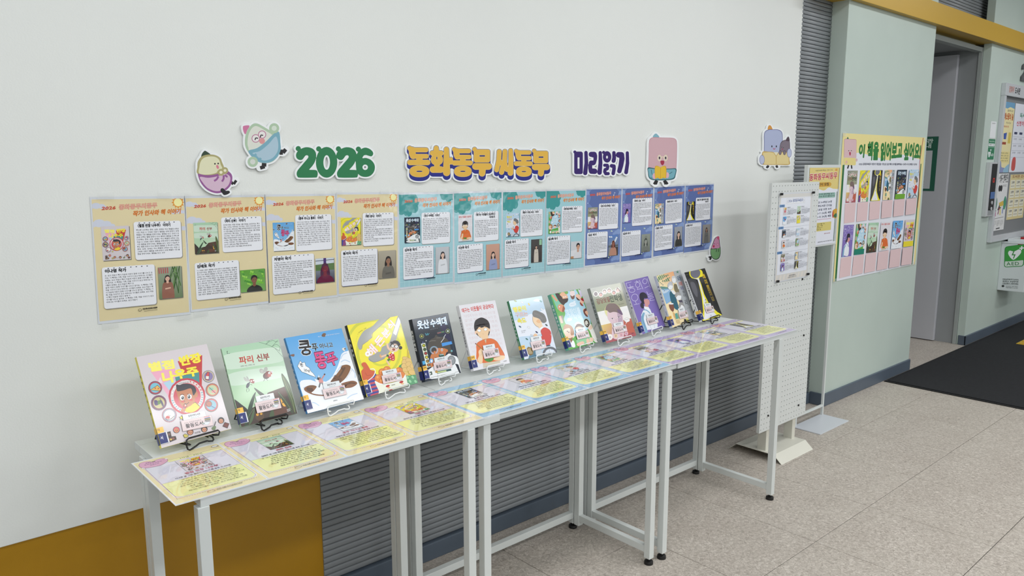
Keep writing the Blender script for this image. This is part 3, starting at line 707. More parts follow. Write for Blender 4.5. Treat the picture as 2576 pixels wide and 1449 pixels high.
def cover2():
    p = cov(1, 550, 840, 5.795)
    p.G([(35, 215), (870, 65), (1155, 1160), (330, 1360)], [(172, 208, 178), (172, 208, 178), (214, 228, 210), (186, 216, 178)])
    for a in (((60, 330), (900, 200), (960, 380), (100, 520)), ((140, 600), (990, 470), (1020, 600), (170, 760))): p.B([a[0], ((a[0][0] + a[1][0]) / 2, (a[0][1] + a[1][1]) / 2 - 30), a[1], a[2], ((a[2][0] + a[3][0]) / 2, (a[2][1] + a[3][1]) / 2 + 20), a[3]], (204, 224, 206))
    p.L([(570, 115), (740, 165), (900, 250)], 4, (70, 90, 80), smooth=True); p.L([(820, 205), (935, 330)], 4, (70, 90, 80)); p.L([(860, 85), (780, 180)], 4, (70, 90, 80)); p.L([(740, 100), (690, 150)], 4, (70, 90, 80)); p.L([(700, 110), (770, 85), (840, 110), (868, 100)], 4, (70, 90, 80), smooth=True); p.L([(770, 185), (820, 155), (850, 150), (895, 190), (885, 235)], 4, (70, 90, 80), smooth=True); p.L([(680, 150), (720, 120), (780, 95)], 3, (70, 90, 80), smooth=True)
    p.T('파리', 305, 442, 522, 412, 100, (196, 58, 46), 2); p.T('신부', 560, 405, 750, 372, 100, (150, 44, 40), 2); p.T('김태호 지음 | 강영진 그림', 318, 488, 527, 456, 20, (50, 50, 50), 0, 1)
    p.L([(120, 265), (128, 295), (118, 297), (162, 290)], 6, (60, 80, 70)); p.C(124, 262, 6, (60, 80, 70))
    p.B([(600, 560), (595, 520), (625, 510), (665, 560), (650, 580)], (190, 190, 184)); p.B([(660, 560), (662, 500), (700, 485), (715, 520), (690, 560)], (176, 178, 172)); p.R(628, 545, 28, 3, (120, 120, 116))
    p.C(695, 612, 52, (70, 26, 26), 46, -.5); p.C(720, 590, 44, (120, 36, 32), 50, .6); p.C(745, 590, 30, (176, 80, 70), 44, .5); p.C(738, 570, 17, WH); p.C(776, 552, 15, WH); p.C(740, 572, 6, BK); p.C(776, 554, 6, BK); p.C(768, 600, 10, (236, 224, 216)); p.L([(670, 650), (668, 675), (650, 692)], 5, BK); p.L([(702, 650), (700, 668), (716, 682)], 5, BK)
    p.B([(362, 645), (380, 635), (440, 690), (430, 700), (385, 690)], (186, 190, 184)); p.B([(400, 625), (425, 635), (450, 690), (430, 690)], (176, 180, 176))
    p.C(425, 755, 22, (44, 44, 66), 42, .4); p.L([(455, 705), (435, 740)], 14, (44, 44, 66)); p.B([(455, 665), (510, 668), (518, 720), (485, 722), (455, 700)], (150, 62, 60)); p.C(474, 692, 13, (236, 210, 206)); p.C(506, 684, 11, (236, 210, 206)); p.L([(460, 735), (490, 750)], 5, BK); p.L([(415, 795), (405, 830), (415, 855)], 5, BK); p.L([(432, 795), (445, 820), (436, 845)], 5, BK)
    p.P([(225, 955), (420, 1105), (470, 1090), (640, 1010), (715, 860), (960, 768), (1050, 775), (1160, 1165), (330, 1365)], (62, 44, 36))
    p.P([(715, 860), (960, 768), (1010, 900), (850, 960), (740, 930)], (84, 54, 42)); p.P([(760, 1090), (990, 1040), (1010, 1140), (800, 1200)], (96, 56, 40)); p.B([(900, 950), (960, 930), (1010, 1030), (945, 1055)], (244, 180, 70)); p.P([(925, 985), (945, 1000), (930, 1020)], (60, 40, 30))
    p.B([(540, 1170), (600, 1150), (660, 1160), (640, 1260), (550, 1250)], (86, 62, 40)); p.C(565, 1178, 20, (226, 164, 60)); p.C(620, 1165, 18, (226, 164, 60))
    p.B([(228, 960), (330, 1030), (425, 1120), (400, 1250), (330, 1100)], (44, 40, 38)); p.B([(540, 850), (520, 950), (480, 1120), (420, 1340), (380, 1345), (430, 1080), (490, 920)], (44, 66, 48)); p.B([(512, 788), (600, 840), (672, 895), (610, 905)], (52, 54, 46)); p.B([(530, 1080), (500, 1250), (440, 1330), (480, 1180)], (74, 100, 66))
    p.B([(922, 575), (990, 660), (1060, 790), (1110, 980), (1120, 1170), (1050, 1000), (960, 760), (922, 640)], (66, 84, 46)); p.L([(930, 610), (985, 760), (1070, 960), (1110, 1140)], 5, (150, 160, 100), smooth=True); p.L([(945, 640), (1020, 780), (1085, 940)], 4, (130, 144, 90), smooth=True)
    p.B([(862, 840), (950, 920), (1060, 1060), (1090, 1170), (1000, 1080), (900, 930)], (52, 66, 44)); p.L([(870, 850), (960, 960), (1060, 1110)], 4, (140, 150, 96)); p.B([(740, 1210), (760, 1130), (790, 1100), (810, 1190), (780, 1230)], (66, 86, 50)); p.L([(400, 1310), (440, 1200), (520, 1080)], 4, (120, 146, 104), smooth=True); p.T('문학과', 997, 1118, 1045, 1102, 18, WH, 1, 1); p.T('지성사', 1003, 1140, 1050, 1122, 18, WH, 1, 1)
    return p
def cover3():
    p = cov(2, 700, 780, 3.813); p.G([(65, 275), (608, 172), (822, 855), (280, 992)], [(92, 166, 226), (92, 166, 226), (150, 198, 236), (150, 198, 236)])
    p.T('쿵', 208, 440, 335, 425, 142, BK, 2, out=WH); p.T('푸', 328, 398, 390, 388, 72, BK, 2, out=(200, 226, 244)); p.T('아니고', 398, 372, 530, 355, 46, BK, 2, out=(200, 226, 244))
    p.B([(205, 700), (290, 672), (360, 690), (420, 700), (500, 660), (560, 560), (590, 480), (610, 420), (660, 395), (720, 420), (840, 860), (560, 940), (290, 1000), (250, 860)], (238, 241, 247))
    for a in ([(600, 470), (620, 430), (660, 410)], [(560, 600), (600, 540), (630, 540)], [(240, 750), (300, 730), (350, 740)], [(300, 900), (340, 890), (390, 920)], [(700, 560), (735, 600), (740, 650)], [(760, 800), (700, 820), (660, 850)], [(600, 500), (640, 480), (690, 500)], [(520, 640), (560, 620), (600, 640)]): p.L(a, 8, (186, 208, 234), smooth=True)
    p.T('똥', 372, 568, 478, 548, 160, (96, 22, 62), 3); p.T('똥', 372, 566, 478, 546, 156, (222, 78, 138), 2); p.T('푸', 482, 545, 588, 508, 130, (96, 22, 62), 3); p.T('푸', 482, 543, 588, 506, 126, (222, 78, 138), 2)
    p.P([(183, 545), (208, 492), (228, 512), (252, 505), (262, 540), (296, 560), (310, 590), (334, 612), (358, 648), (300, 628), (262, 610), (224, 598)], WH); p.L([(183, 545), (208, 492), (228, 512), (252, 505), (262, 540), (296, 560), (310, 590), (334, 612), (358, 648), (300, 628), (262, 610), (224, 598)], 2.5, BK, closed=True)
    p.T('똥', 212, 555, 245, 545, 40, BK, 1, 1); p.T('냄새', 240, 590, 300, 605, 26, BK, 1, 1)
    p.B([(500, 690), (540, 640), (600, 560), (610, 535), (660, 525), (695, 545), (680, 600), (640, 660), (590, 700), (540, 705)], (126, 84, 48)); p.L([(640, 550), (600, 620), (560, 670)], 16, (88, 58, 34)); p.P([(543, 625), (612, 660), (600, 700), (500, 690)], (106, 68, 40)); p.L([(530, 655), (548, 662)], 5, BK); p.L([(570, 665), (585, 672)], 5, BK); p.B([(598, 560), (605, 548), (625, 560), (618, 580)], (90, 60, 36))
    p.B([(245, 755), (300, 725), (365, 735), (340, 775), (320, 800), (420, 815), (560, 800), (640, 740), (600, 710), (700, 680), (750, 690), (752, 715), (700, 745), (600, 760), (480, 820), (360, 822), (270, 790)], (132, 84, 50), 4); p.C(300, 765, 34, (86, 54, 36), 22, .3); p.L([(620, 725), (700, 700), (740, 705)], 14, (96, 62, 38)); p.C(320, 738, 40, (120, 80, 50), 14)
    p.P([(345, 665), (400, 680), (450, 690), (480, 720), (420, 745), (365, 700)], WH); p.C(388, 660, 17, (50, 44, 44)); p.C(398, 664, 10, (170, 120, 96)); p.P([(385, 625), (395, 650), (380, 650)], WH); p.L([(410, 672), (440, 625)], 12, (206, 140, 140)); p.C(442, 620, 8, (80, 60, 56)); p.B([(385, 675), (420, 668), (428, 700), (395, 705)], (216, 150, 148)); p.L([(400, 700), (388, 745)], 14, (110, 110, 114)); p.L([(412, 700), (430, 722)], 12, (130, 130, 134))
    p.B([(415, 250), (430, 225), (455, 228), (445, 258)], (120, 90, 70)); p.B([(610, 372), (640, 360), (636, 396)], (230, 226, 220)); p.C(640, 372, 8, (120, 90, 70)); p.B([(110, 440), (150, 428), (148, 452)], (130, 96, 84)); p.T('제20회', 380, 264, 415, 258, 10, WH, 0, 1); p.T('문학동네어린이문학상', 450, 252, 590, 228, 10, WH, 0, 1); p.T('문학동네', 528, 880, 566, 872, 13, BK, 1, 1); p.T('차영아 글 한지선 그림', 655, 660, 706, 580, 9, (60, 60, 60), 0, 1)
    return p
def cover4():
    p = cov(3, 880, 790, 6.9); p.bg((240, 226, 50)); OL = (206, 206, 56)
    p.R(500, 640, 360, 48, OL, 430, 40); p.R(540, 690, 190, 36, OL, 190, 32); p.L([(0, 360), (120, 200), (300, 130), (520, 95)], 46, OL, smooth=True); p.L([(860, 200), (930, 330), (980, 600)], 40, OL, smooth=True)
    TG = (160, 161, 160)
    p.B([(700, 45), (600, 140), (400, 320), (380, 400), (330, 440), (310, 470), (230, 520), (215, 590), (175, 612), (148, 560), (142, 480), (190, 370), (260, 280), (380, 220), (480, 120), (560, 60)], TG, 5); p.L([(700, 45), (600, 140), (400, 320), (385, 400), (310, 465), (225, 525), (212, 590)], 6, (110, 112, 112))
    p.B([(820, 38), (870, 110), (800, 420), (760, 520), (690, 640), (600, 760), (480, 815), (370, 815), (325, 770), (340, 730), (420, 690), (470, 650), (530, 640), (560, 560), (670, 500), (730, 320)], TG, 5); p.P([(825, 60), (866, 140), (790, 370), (740, 330)], (232, 233, 236)); p.L([(330, 770), (400, 820), (480, 815), (600, 765)], 6, (110, 112, 112), smooth=True)
    for ch, x, y, s_ in (('해', 375, 640, 190), ('든', 505, 475, 172), ('분', 612, 340, 150), ('식', 700, 205, 138)):
        dx, dy = .60, -.80; ux, uy = -.80, -.60
        bx, by = x - dx * s_ / 2 - ux * s_ * .40, y - dy * s_ / 2 - uy * s_ * .40
        a = (bx, by); b = (bx + dx * s_, by + dy * s_)
        hh = s_ * 1.35
        p.T(ch, *a, *b, hh, (244, 168, 150), 3); p.T(ch, *a, *b, hh, (246, 236, 238), 2)
    p.C(312, 682, 46, (250, 246, 246)); p.star(312, 682, 26, (206, 150, 90), 4, .3)
    p.L([(640, 505), (660, 580), (720, 640)], 34, SK, smooth=True); p.B([(690, 690), (740, 660), (770, 720), (765, 800), (700, 790), (655, 740)], (196, 34, 44))
    for x, y in ((690, 720), (720, 700), (740, 740), (700, 765), (745, 780)): p.C(x, y, 9, (246, 220, 224))
    p.L([(680, 700), (620, 705), (535, 735)], 30, SK); p.L([(670, 715), (630, 712)], 38, (46, 110, 50)); p.L([(690, 780), (640, 805), (665, 850), (685, 885)], 28, SK); p.L([(690, 770), (650, 800)], 38, (46, 110, 50)); p.B([(530, 690), (548, 740), (540, 755), (515, 730), (515, 695)], (226, 170, 110)); p.P([(715, 655), (755, 650), (750, 690), (725, 680)], WH)
    p.C(768, 560, 76, BK, 88); p.C(785, 520, 72, BK, 66); p.C(868, 580, 30, BK); p.C(710, 490, 18, BK); p.C(768, 580, 72, (236, 206, 184), 72); p.B([(700, 530), (730, 470), (790, 455), (855, 500), (860, 540), (790, 505), (720, 525)], (34, 32, 40)); p.R(735, 548, 28, 8, BK); p.R(798, 558, 30, 8, BK); p.C(735, 548, 22, WH); p.C(798, 558, 24, WH); p.C(735, 548, 6, BK); p.C(792, 552, 6, BK); p.C(752, 610, 26, (160, 74, 60), 22)
    p.B([(845, 900), (880, 870), (920, 850), (960, 960), (930, 1010), (860, 960)], (76, 150, 96)); p.L([(990, 760), (992, 600)], 16, (200, 170, 70)); p.L([(1016, 760), (1010, 660)], 12, (200, 170, 70))
    for x, y, w_, h_ in ((960, 770, 60, 34), (945, 830, 50, 46), (1010, 800, 50, 40), (935, 900, 50, 46), (1020, 870, 60, 46), (950, 970, 50, 44), (1040, 950, 60, 50), (960, 1030, 56, 36), (1070, 1010, 60, 44), (1080, 890, 40, 50)): p.C(x, y, w_ + 3, (140, 104, 50), h_ + 3, .3); p.C(x, y, w_, (226, 190, 116), h_, .3)
    p.B([(200, 990), (240, 930), (205, 870), (220, 835), (270, 830), (310, 880), (360, 960), (430, 990), (380, 1110), (290, 1160), (230, 1150)], (206, 92, 50), 5); p.L([(270, 1010), (300, 1060), (370, 1050)], 5, (150, 56, 30), smooth=True)
    p.P([(235, 1165), (330, 1155), (440, 1020), (470, 1060), (530, 1380), (310, 1450)], (60, 66, 150))
    for k in range(5): y = 1090 + k * 70; p.P([(330 + k * 6, y + 30), (500, y - 6), (508, y + 26), (336 + k * 6, y + 62)], (200, 76, 90))
    p.L([(350, 950), (410, 945), (438, 990), (400, 1080), (300, 1160)], 14, WH, smooth=True)
    for x, y, r_ in ((560, 1000, 60), (640, 960, 60), (850, 980, 60), (500, 1110, 70), (620, 1080, 80), (760, 1080, 90), (880, 1060, 70), (560, 1170, 60)): p.C(x, y, r_ + 4, (156, 84, 30)); p.C(x, y, r_, (224, 130, 60)); p.C(x - r_ * .3, y - r_ * .3, r_ * .3, (238, 164, 90))
    p.B([(430, 1160), (560, 1210), (760, 1190), (900, 1130), (960, 1060), (1010, 1240), (1010, 1300), (540, 1400), (500, 1330)], (236, 238, 222)); p.L([(430, 1160), (500, 1205), (640, 1215), (800, 1180), (930, 1110), (958, 1050)], 16, WH, smooth=True)
    for x, y in ((655, 1250), (890, 1180), (710, 1330)): p.C(x, y, 36, (190, 34, 36), 20, -.3); p.C(x + 20, y + 30, 26, (230, 180, 130), 14)
    p.P([(970, 1070), (1150, 1050), (1185, 1215), (1010, 1260)], (92, 158, 114))
    for k in range(26): p.C(985 + (k * 47) % 185, 1085 + (k * 71) % 140, 12 + k % 3 * 4, (150, 206, 160), n=8)
    p.T('동지아 글', 112, 480, 150, 330, 18, BK, 0, 1); p.T('윤정주 그림', 155, 330, 290, 245, 18, BK, 0, 1); p.T('문학동네', 722, 1248, 785, 1232, 22, BK, 1, 1)
    return p
def cover5():
    p = cov(4, 1020, 770, 7.247); p.bg((20, 34, 52)); p.L([(150, 260), (740, 150), (900, 900)], 5, (50, 80, 110)); p.P([(350, 560), (500, 330), (620, 300), (540, 700)], (16, 24, 40)); p.P([(620, 350), (720, 330), (840, 640), (760, 640)], (34, 30, 70))
    p.T('옷산', 232, 418, 440, 390, 140, (90, 140, 190), 3); p.T('옷산', 232, 418, 440, 390, 138, (232, 244, 250), 2); p.T('수색대', 462, 382, 758, 325, 132, (90, 140, 190), 3); p.T('수색대', 462, 382, 758, 325, 130, (232, 244, 250), 2); p.T('김두경 글 김아영 그림', 450, 432, 585, 404, 14, (150, 160, 170), 0, 1)
    p.B([(402, 760), (420, 660), (460, 600), (520, 570), (550, 520), (600, 550), (700, 560), (770, 620), (805, 710), (830, 790), (880, 845), (780, 850), (700, 780), (560, 770), (440, 800)], (74, 68, 62), 4); p.L([(430, 640), (480, 625), (550, 625)], 10, (120, 116, 110), smooth=True); p.L([(560, 575), (630, 570)], 8, (120, 116, 110))
    p.B([(480, 790), (560, 760), (700, 760), (745, 790), (740, 840), (710, 900), (640, 940), (560, 930), (500, 900)], (204, 124, 72)); p.C(742, 805, 26, (204, 124, 72), 30)
    p.B([(460, 890), (540, 830), (540, 960), (560, 1120), (520, 1170), (450, 1060)], (204, 124, 72)); p.R(518, 795, 68, 9, (150, 190, 220)); p.R(518, 795, 54, 5, (190, 210, 226)); p.C(518, 795, 44, (60, 52, 50)); p.L([(528, 810), (530, 900)], 34, (204, 124, 72)); p.C(660, 790, 20, (236, 236, 240), 24); p.C(660, 792, 11, (40, 50, 50)); p.C(650, 895, 50, (34, 90, 86), 34); p.L([(620, 882), (690, 872)], 10, (220, 230, 230)); p.C(625, 845, 8, BK)
    p.L([(725, 510), (690, 560), (700, 570), (640, 655)], 8, WH); p.P([(650, 668), (828, 632), (846, 682), (665, 728)], (70, 150, 226))
    p.B([(420, 1160), (520, 1080), (640, 950), (740, 890), (800, 860), (940, 930), (1010, 1220), (480, 1330), (430, 1240)], (238, 240, 242)); p.P([(900, 1045), (960, 1060), (1015, 1222), (985, 1226), (930, 1110)], (24, 34, 48)); p.P([(815, 880), (945, 915), (930, 860), (860, 820)], (24, 34, 52)); p.L([(450, 1305), (970, 1195)], 5, BK); p.L([(590, 1240), (580, 1290)], 3, BK)
    p.C(835, 985, 76, (150, 154, 158), 92, -.2); p.R(835, 985, 66, 6, (90, 94, 98), 80); p.L([(810, 960), (830, 1010), (850, 950)], 8, (210, 212, 214)); p.L([(830, 1010), (832, 1060)], 18, (210, 212, 214))
    for x, y, c in ((298, 545, (190, 180, 80)), (762, 450, (220, 230, 220))): p.C(x, y, 40, (170, 176, 120)); p.C(x, y, 34, (34, 60, 44)); p.C(x, y, 16, c)
    p.P([(285, 680), (360, 662), (455, 1100), (385, 1120)], (226, 230, 214)); p.L([(318, 640), (320, 670)], 10, (120, 130, 200))
    for k, c in enumerate(((190, 190, 40), (60, 90, 50), (176, 50, 50), (220, 206, 60), (170, 130, 60), (190, 110, 50))): p.C(335 + k * 17, 712 + k * 71, 31, (60, 60, 34)); p.C(335 + k * 17, 712 + k * 71, 20, c)
    p.P([(305, 1000), (355, 988), (368, 1050), (318, 1064)], (70, 170, 226)); p.B([(435, 985), (470, 945), (505, 990), (480, 1030), (445, 1025)], (120, 176, 226)); p.C(472, 996, 16, WH, 24)
    p.P([(565, 470), (700, 440), (712, 475), (575, 505)], (60, 80, 80)); p.L([(575, 490), (640, 475)], 14, (170, 80, 90)); p.L([(645, 472), (690, 462)], 14, (90, 140, 80)); p.L([(362, 490), (380, 530), (400, 490), (405, 525), (430, 490)], 8, (90, 190, 210)); p.star(375, 625, 16, WH, 4, .3); p.star(835, 810, 26, (120, 190, 200), 6)
    p.P([(415, 1202), (478, 1186), (490, 1248), (428, 1266)], (60, 84, 70)); p.P([(450, 1205), (468, 1240), (438, 1246)], WH); p.P([(560, 1188), (825, 1138), (835, 1175), (575, 1232)], (50, 84, 84)); p.P([(572, 1198), (740, 1166), (745, 1192), (580, 1222)], (200, 214, 150)); p.C(562, 1195, 24, (200, 150, 70)); p.T('문학과지성', 650, 1270, 735, 1254, 16, BK, 1, 1)
    return p
def cover6():
    p = cov(5, 1140, 750, 7.245); p.bg((226, 224, 230))
    rows = ('이웃집에 누나는 모든 이웃 이야기를', '일기로 해도 어린이 누가 한', '달에만 일기 누가 하고 가족 지', '가장 이해 고민하는 것은 동네는', '웃이네 가는 이야기 하는 달에', '하였지만 다시 가을 하고 있어', '우리동 이웃들은 모두 이어', '이웃들이 이어지는 우리', '하루에도 이웃 소리')
    for k, r_ in enumerate(rows): p.T(r_, 195 + 19 * k, 362 + 81 * k, 772 + 19 * k, 282 + 81 * k, 52, (214 + k, 200 + k, 206 + k), 1, 1)
    p.T('태구는', 165, 272, 308, 246, 76, (206, 48, 28), 2); p.T('이웃들이', 328, 250, 530, 214, 84, (206, 48, 28), 2); p.T('궁금하다', 545, 206, 745, 182, 76, (206, 48, 28), 2)
    p.B([(380, 520), (400, 420), (470, 368), (540, 360), (630, 410), (668, 500), (668, 620), (640, 690), (620, 560), (430, 590), (470, 700), (500, 720), (430, 670), (395, 600)], (34, 26, 28), 5)
    p.P([(520, 700), (640, 690), (640, 760), (600, 830), (530, 770)], (236, 200, 158)); p.C(663, 582, 14, SK, 28); p.C(412, 630, 16, SK, 32)
    p.B([(425, 600), (450, 545), (540, 520), (640, 545), (650, 620), (620, 700), (560, 740), (500, 720), (450, 670)], (236, 200, 158)); p.P([(380, 520), (665, 470), (668, 560), (600, 528), (588, 500), (562, 470), (556, 535), (500, 545), (480, 485), (450, 560), (410, 600)], (34, 26, 28))
    p.C(474, 595, 32, WH, 24, .3); p.C(590, 572, 32, WH, 24, -.5); p.R(474, 595, 33, 3, (110, 80, 60), 25); p.R(590, 572, 32, 3, (110, 80, 60), 26); p.L([(540, 655), (552, 658)], 4, (150, 100, 70))
    p.B([(430, 830), (540, 762), (600, 750), (680, 738), (780, 780), (840, 860), (942, 1048), (850, 1048), (850, 1150), (545, 1185), (432, 1145), (425, 960)], (222, 108, 44)); p.L([(430, 830), (540, 762), (680, 738), (780, 780), (840, 860), (942, 1048)], 3, (120, 60, 30), smooth=True); p.P([(570, 765), (605, 752), (598, 835)], (200, 190, 160)); p.P([(540, 1190), (850, 1140), (860, 1185), (550, 1275)], (206, 196, 176))
    p.B([(462, 980), (490, 935), (530, 930), (540, 1000), (545, 1060), (530, 1180), (480, 1195), (445, 1130), (470, 1050)], (238, 206, 166)); p.L([(470, 940), (520, 960), (525, 1010), (500, 1045)], 3, (150, 110, 80), smooth=True); p.L([(408, 832), (545, 948)], 16, (150, 110, 50)); p.C(410, 835, 12, (120, 70, 70)); p.B([(740, 1100), (860, 1050), (938, 1055), (930, 1110), (860, 1135), (760, 1135)], (238, 206, 166)); p.B([(570, 1115), (650, 1100), (735, 1090), (720, 1140), (660, 1165), (600, 1150)], (66, 140, 50)); p.L([(655, 1100), (668, 1165)], 4, (30, 70, 30))
    p.T('이선주 장편동화', 918, 1165, 978, 1150, 18, (60, 60, 60), 1, 1)
    return p
def cover7():
    p = cov(6, 1300, 730, 7.627); p.bg((188, 212, 232))
    p.B([(-150, 560), (-60, 590), (0, 575), (130, 520), (260, 455), (340, 470), (560, 360), (700, 560), (700, 760), (560, 820), (300, 870), (100, 890), (-60, 900)], (226, 230, 240), 5); p.B([(320, 190), (380, 160), (440, 180), (430, 215), (330, 210)], (226, 232, 240)); p.B([(600, 900), (720, 880), (800, 1220), (560, 1240)], (216, 224, 238)); p.B([(40, 1180), (200, 1120), (360, 1150), (360, 1260), (60, 1330)], (226, 232, 242))
    for t, x0, y0, x1, y1, h, c in (('행운이', -60, 428, 190, 382, 92, (238, 226, 60)), ('구르는', -20, 525, 218, 490, 84, (214, 190, 190)), ('속도', 22, 640, 186, 618, 92, (238, 226, 60))): p.T(t, x0, y0, x1, y1, h, (196, 186, 90) if c[2] < 100 else (196, 170, 170), 3); p.T(t, x0, y0, x1, y1, h, c, 2)
    for x, y, c, a in ((100, 235, WH, .6), (230, 270, (232, 206, 60), 1), (455, 208, (96, 160, 160), .6), (472, 362, WH, .6), (60, 702, (70, 110, 130), .6), (225, 715, WH, .6), (378, 806, (40, 40, 90), .7), (190, 940, (40, 110, 100), .6), (565, 668, (40, 60, 50), .7), (395, 1215, (50, 50, 70), 1.2), (285, 868, (210, 220, 230), .6), (-30, 210, (150, 170, 80), .5)): p.C(x, y, 30, (120, 130, 150), 14, a); p.C(x, y, 27, c, 11, a)
    p.B([(300, 520), (330, 500), (400, 530), (470, 610), (480, 660), (500, 700), (440, 740), (400, 700), (350, 670), (305, 600)], (238, 208, 172)); p.B([(370, 600), (400, 560), (440, 570), (450, 620), (410, 630)], (232, 182, 136)); p.L([(305, 500), (300, 560), (312, 610), (360, 680), (420, 712)], 4, (120, 90, 70), smooth=True); p.L([(440, 745), (500, 705)], 30, WH)
    p.B([(296, 460), (310, 400), (360, 385), (430, 410), (520, 460), (565, 560), (555, 610), (510, 628), (470, 610), (440, 560), (380, 530), (320, 510)], (116, 114, 112)); p.L([(340, 410), (430, 440), (520, 520)], 6, (90, 88, 88), smooth=True); p.L([(330, 450), (420, 480), (490, 560)], 5, (136, 134, 132), smooth=True)
    p.B([(455, 780), (520, 715), (600, 740), (650, 800), (660, 920), (640, 1030), (570, 1070), (500, 1040), (410, 920), (420, 880), (480, 880)], (206, 62, 52), 5); p.L([(455, 780), (470, 840), (500, 890)], 4, (120, 40, 40), smooth=True); p.L([(640, 840), (665, 880)], 10, (220, 160, 150)); p.B([(315, 870), (345, 835), (385, 850), (405, 910), (330, 930)], (232, 190, 150))
    p.P([(560, 1062), (640, 1045), (640, 1070), (565, 1085)], (60, 70, 84)); p.R(640, 1235, 130, 40, (96, 100, 108)); p.C(640, 1240, 108, (216, 224, 236)); p.L([(620, 1130), (630, 1230)], 5, (130, 136, 146)); p.L([(740, 1160), (650, 1240)], 5, (130, 136, 146)); p.L([(540, 1180), (620, 1235)], 5, (130, 136, 146)); p.P([(240, 1240), (350, 1150), (370, 1270), (220, 1315)], (74, 118, 140)); p.P([(350, 1130), (470, 1130), (490, 1260), (380, 1270)], (196, 206, 216))
    p.P([(176, 1130), (220, 1088), (280, 1108), (315, 1170), (310, 1230), (262, 1258), (200, 1220)], (130, 104, 50))
    for k in range(4): p.L([(205 + k * 8, 1140 + k * 25), (262 + k * 12, 1128 + k * 26)], 10, (216, 204, 170))
    p.T('김성운 장편동화', 80, 798, 172, 780, 16, (90, 90, 100), 0, 1); p.T('김성라 그림', 90, 828, 154, 814, 16, (90, 90, 100), 0, 1); p.T('사계절', 645, 1150, 695, 1140, 16, (110, 120, 160), 1, 1)
    return p
def cover8():
    p = cov(7, 1380, 720, 9.055); p.bg((96, 172, 74)); 
    p.B([(390, 110), (480, 100), (520, 260), (600, 70), (720, 250), (820, 420), (850, 500), (930, 640), (960, 900), (880, 1000), (700, 1100), (560, 1150), (500, 960), (400, 880), (350, 760), (380, 640), (350, 540), (360, 400), (440, 320), (380, 180)], (176, 214, 234), 4)
    p.P([(50, 190), (150, 180), (330, 440), (340, 560), (200, 540), (150, 440)], (126, 196, 168)); p.L([(70, 210), (190, 350)], 44, (226, 164, 130)); p.B([(150, 175), (240, 180), (330, 290), (440, 290), (430, 360), (380, 400), (330, 440), (240, 360), (170, 240)], (60, 44, 38), 5); p.B([(250, 200), (300, 145), (380, 160), (440, 270), (330, 300), (300, 250)], (234, 180, 146)); p.C(345, 255, 14, WH); p.C(388, 245, 12, WH); p.P([(320, 300), (445, 280), (430, 370), (350, 395)], (58, 42, 38)); p.C(404, 150, 40, (120, 176, 90))
    p.B([(210, 460), (260, 420), (340, 450), (370, 520), (340, 600), (270, 590), (215, 530)], (222, 150, 116)); p.P([(330, 450), (375, 520), (345, 605), (300, 590)], (150, 84, 56)); p.C(245, 482, 14, WH); p.P([(230, 690), (330, 680), (340, 850), (270, 850)], (150, 146, 140)); p.P([(230, 700), (280, 690), (330, 850), (285, 860)], (234, 190, 170))
    p.B([(490, 120), (580, 110), (600, 180), (560, 300), (510, 270), (490, 190)], (236, 216, 214)); p.B([(495, 210), (540, 240), (590, 210), (590, 280), (545, 310), (510, 270)], (120, 78, 58)); p.B([(620, 200), (690, 190), (750, 260), (700, 330), (640, 290)], (240, 198, 176)); p.B([(625, 250), (690, 300), (720, 330), (660, 320)], (76, 52, 46)); p.P([(670, 70), (740, 100), (780, 220), (740, 270), (700, 160)], (214, 204, 230)); p.C(765, 360, 46, (240, 192, 170), 60); p.B([(735, 290), (800, 280), (810, 350), (760, 330)], (176, 36, 44)); p.B([(715, 370), (790, 440), (780, 460), (735, 440)], (150, 70, 52)); p.C(845, 600, 46, (240, 190, 160), 90, -.5); p.B([(795, 560), (850, 510), (870, 560), (830, 600), (900, 700), (860, 700), (810, 640)], (120, 74, 66))
    p.B([(465, 430), (500, 385), (560, 370), (610, 380), (630, 430), (570, 470), (490, 475)], (226, 236, 246)); p.C(590, 355, 26, (226, 236, 246), 16); p.B([(420, 800), (440, 740), (510, 740), (520, 790), (450, 815)], (232, 240, 248)); p.B([(590, 880), (660, 820), (740, 860), (760, 900), (620, 920)], (236, 242, 248)); p.T('설상록 장편동화', 500, 440, 590, 425, 16, (130, 150, 180), 0, 1)
    p.T('호랑이를', 415, 690, 750, 630, 150, (216, 234, 246), 2); p.T('부탁해', 485, 790, 762, 758, 120, (216, 234, 246), 2)
    p.B([(335, 1010), (360, 900), (430, 880), (530, 930), (580, 1050), (560, 1160), (500, 1200), (400, 1150)], (170, 118, 76)); p.B([(345, 1010), (480, 970), (500, 1100), (540, 1150), (500, 1190), (420, 1185), (370, 1120)], (240, 204, 182)); p.C(425, 1040, 12, BK, 15); p.C(460, 1060, 12, BK, 15); p.C(560, 1150, 26, (240, 204, 182), 34); p.B([(500, 1320), (560, 1240), (610, 1370), (560, 1400), (510, 1360)], WH); p.P([(450, 1210), (540, 1190), (540, 1250), (500, 1310)], (140, 96, 60))
    p.B([(600, 960), (640, 880), (720, 870), (790, 910), (800, 940), (610, 985)], (92, 62, 44)); p.C(700, 990, 90, (240, 204, 182), 60); p.C(868, 850, 72, (196, 190, 160), 106, -.25); p.C(868, 850, 60, (52, 48, 46), 94, -.25); p.C(868, 850, 34, (226, 222, 210), 60, -.25); p.C(850, 830, 6, BK); p.C(884, 830, 6, BK); p.C(885, 880, 16, BK, 12)
    p.B([(900, 960), (960, 870), (1010, 960), (1110, 1240), (1100, 1280), (1030, 1250), (940, 1040)], (240, 238, 232)); p.B([(900, 970), (970, 890), (1000, 960), (940, 1010)], (238, 208, 186)); p.P([(1085, 1205), (1125, 1250), (1110, 1265)], BK)
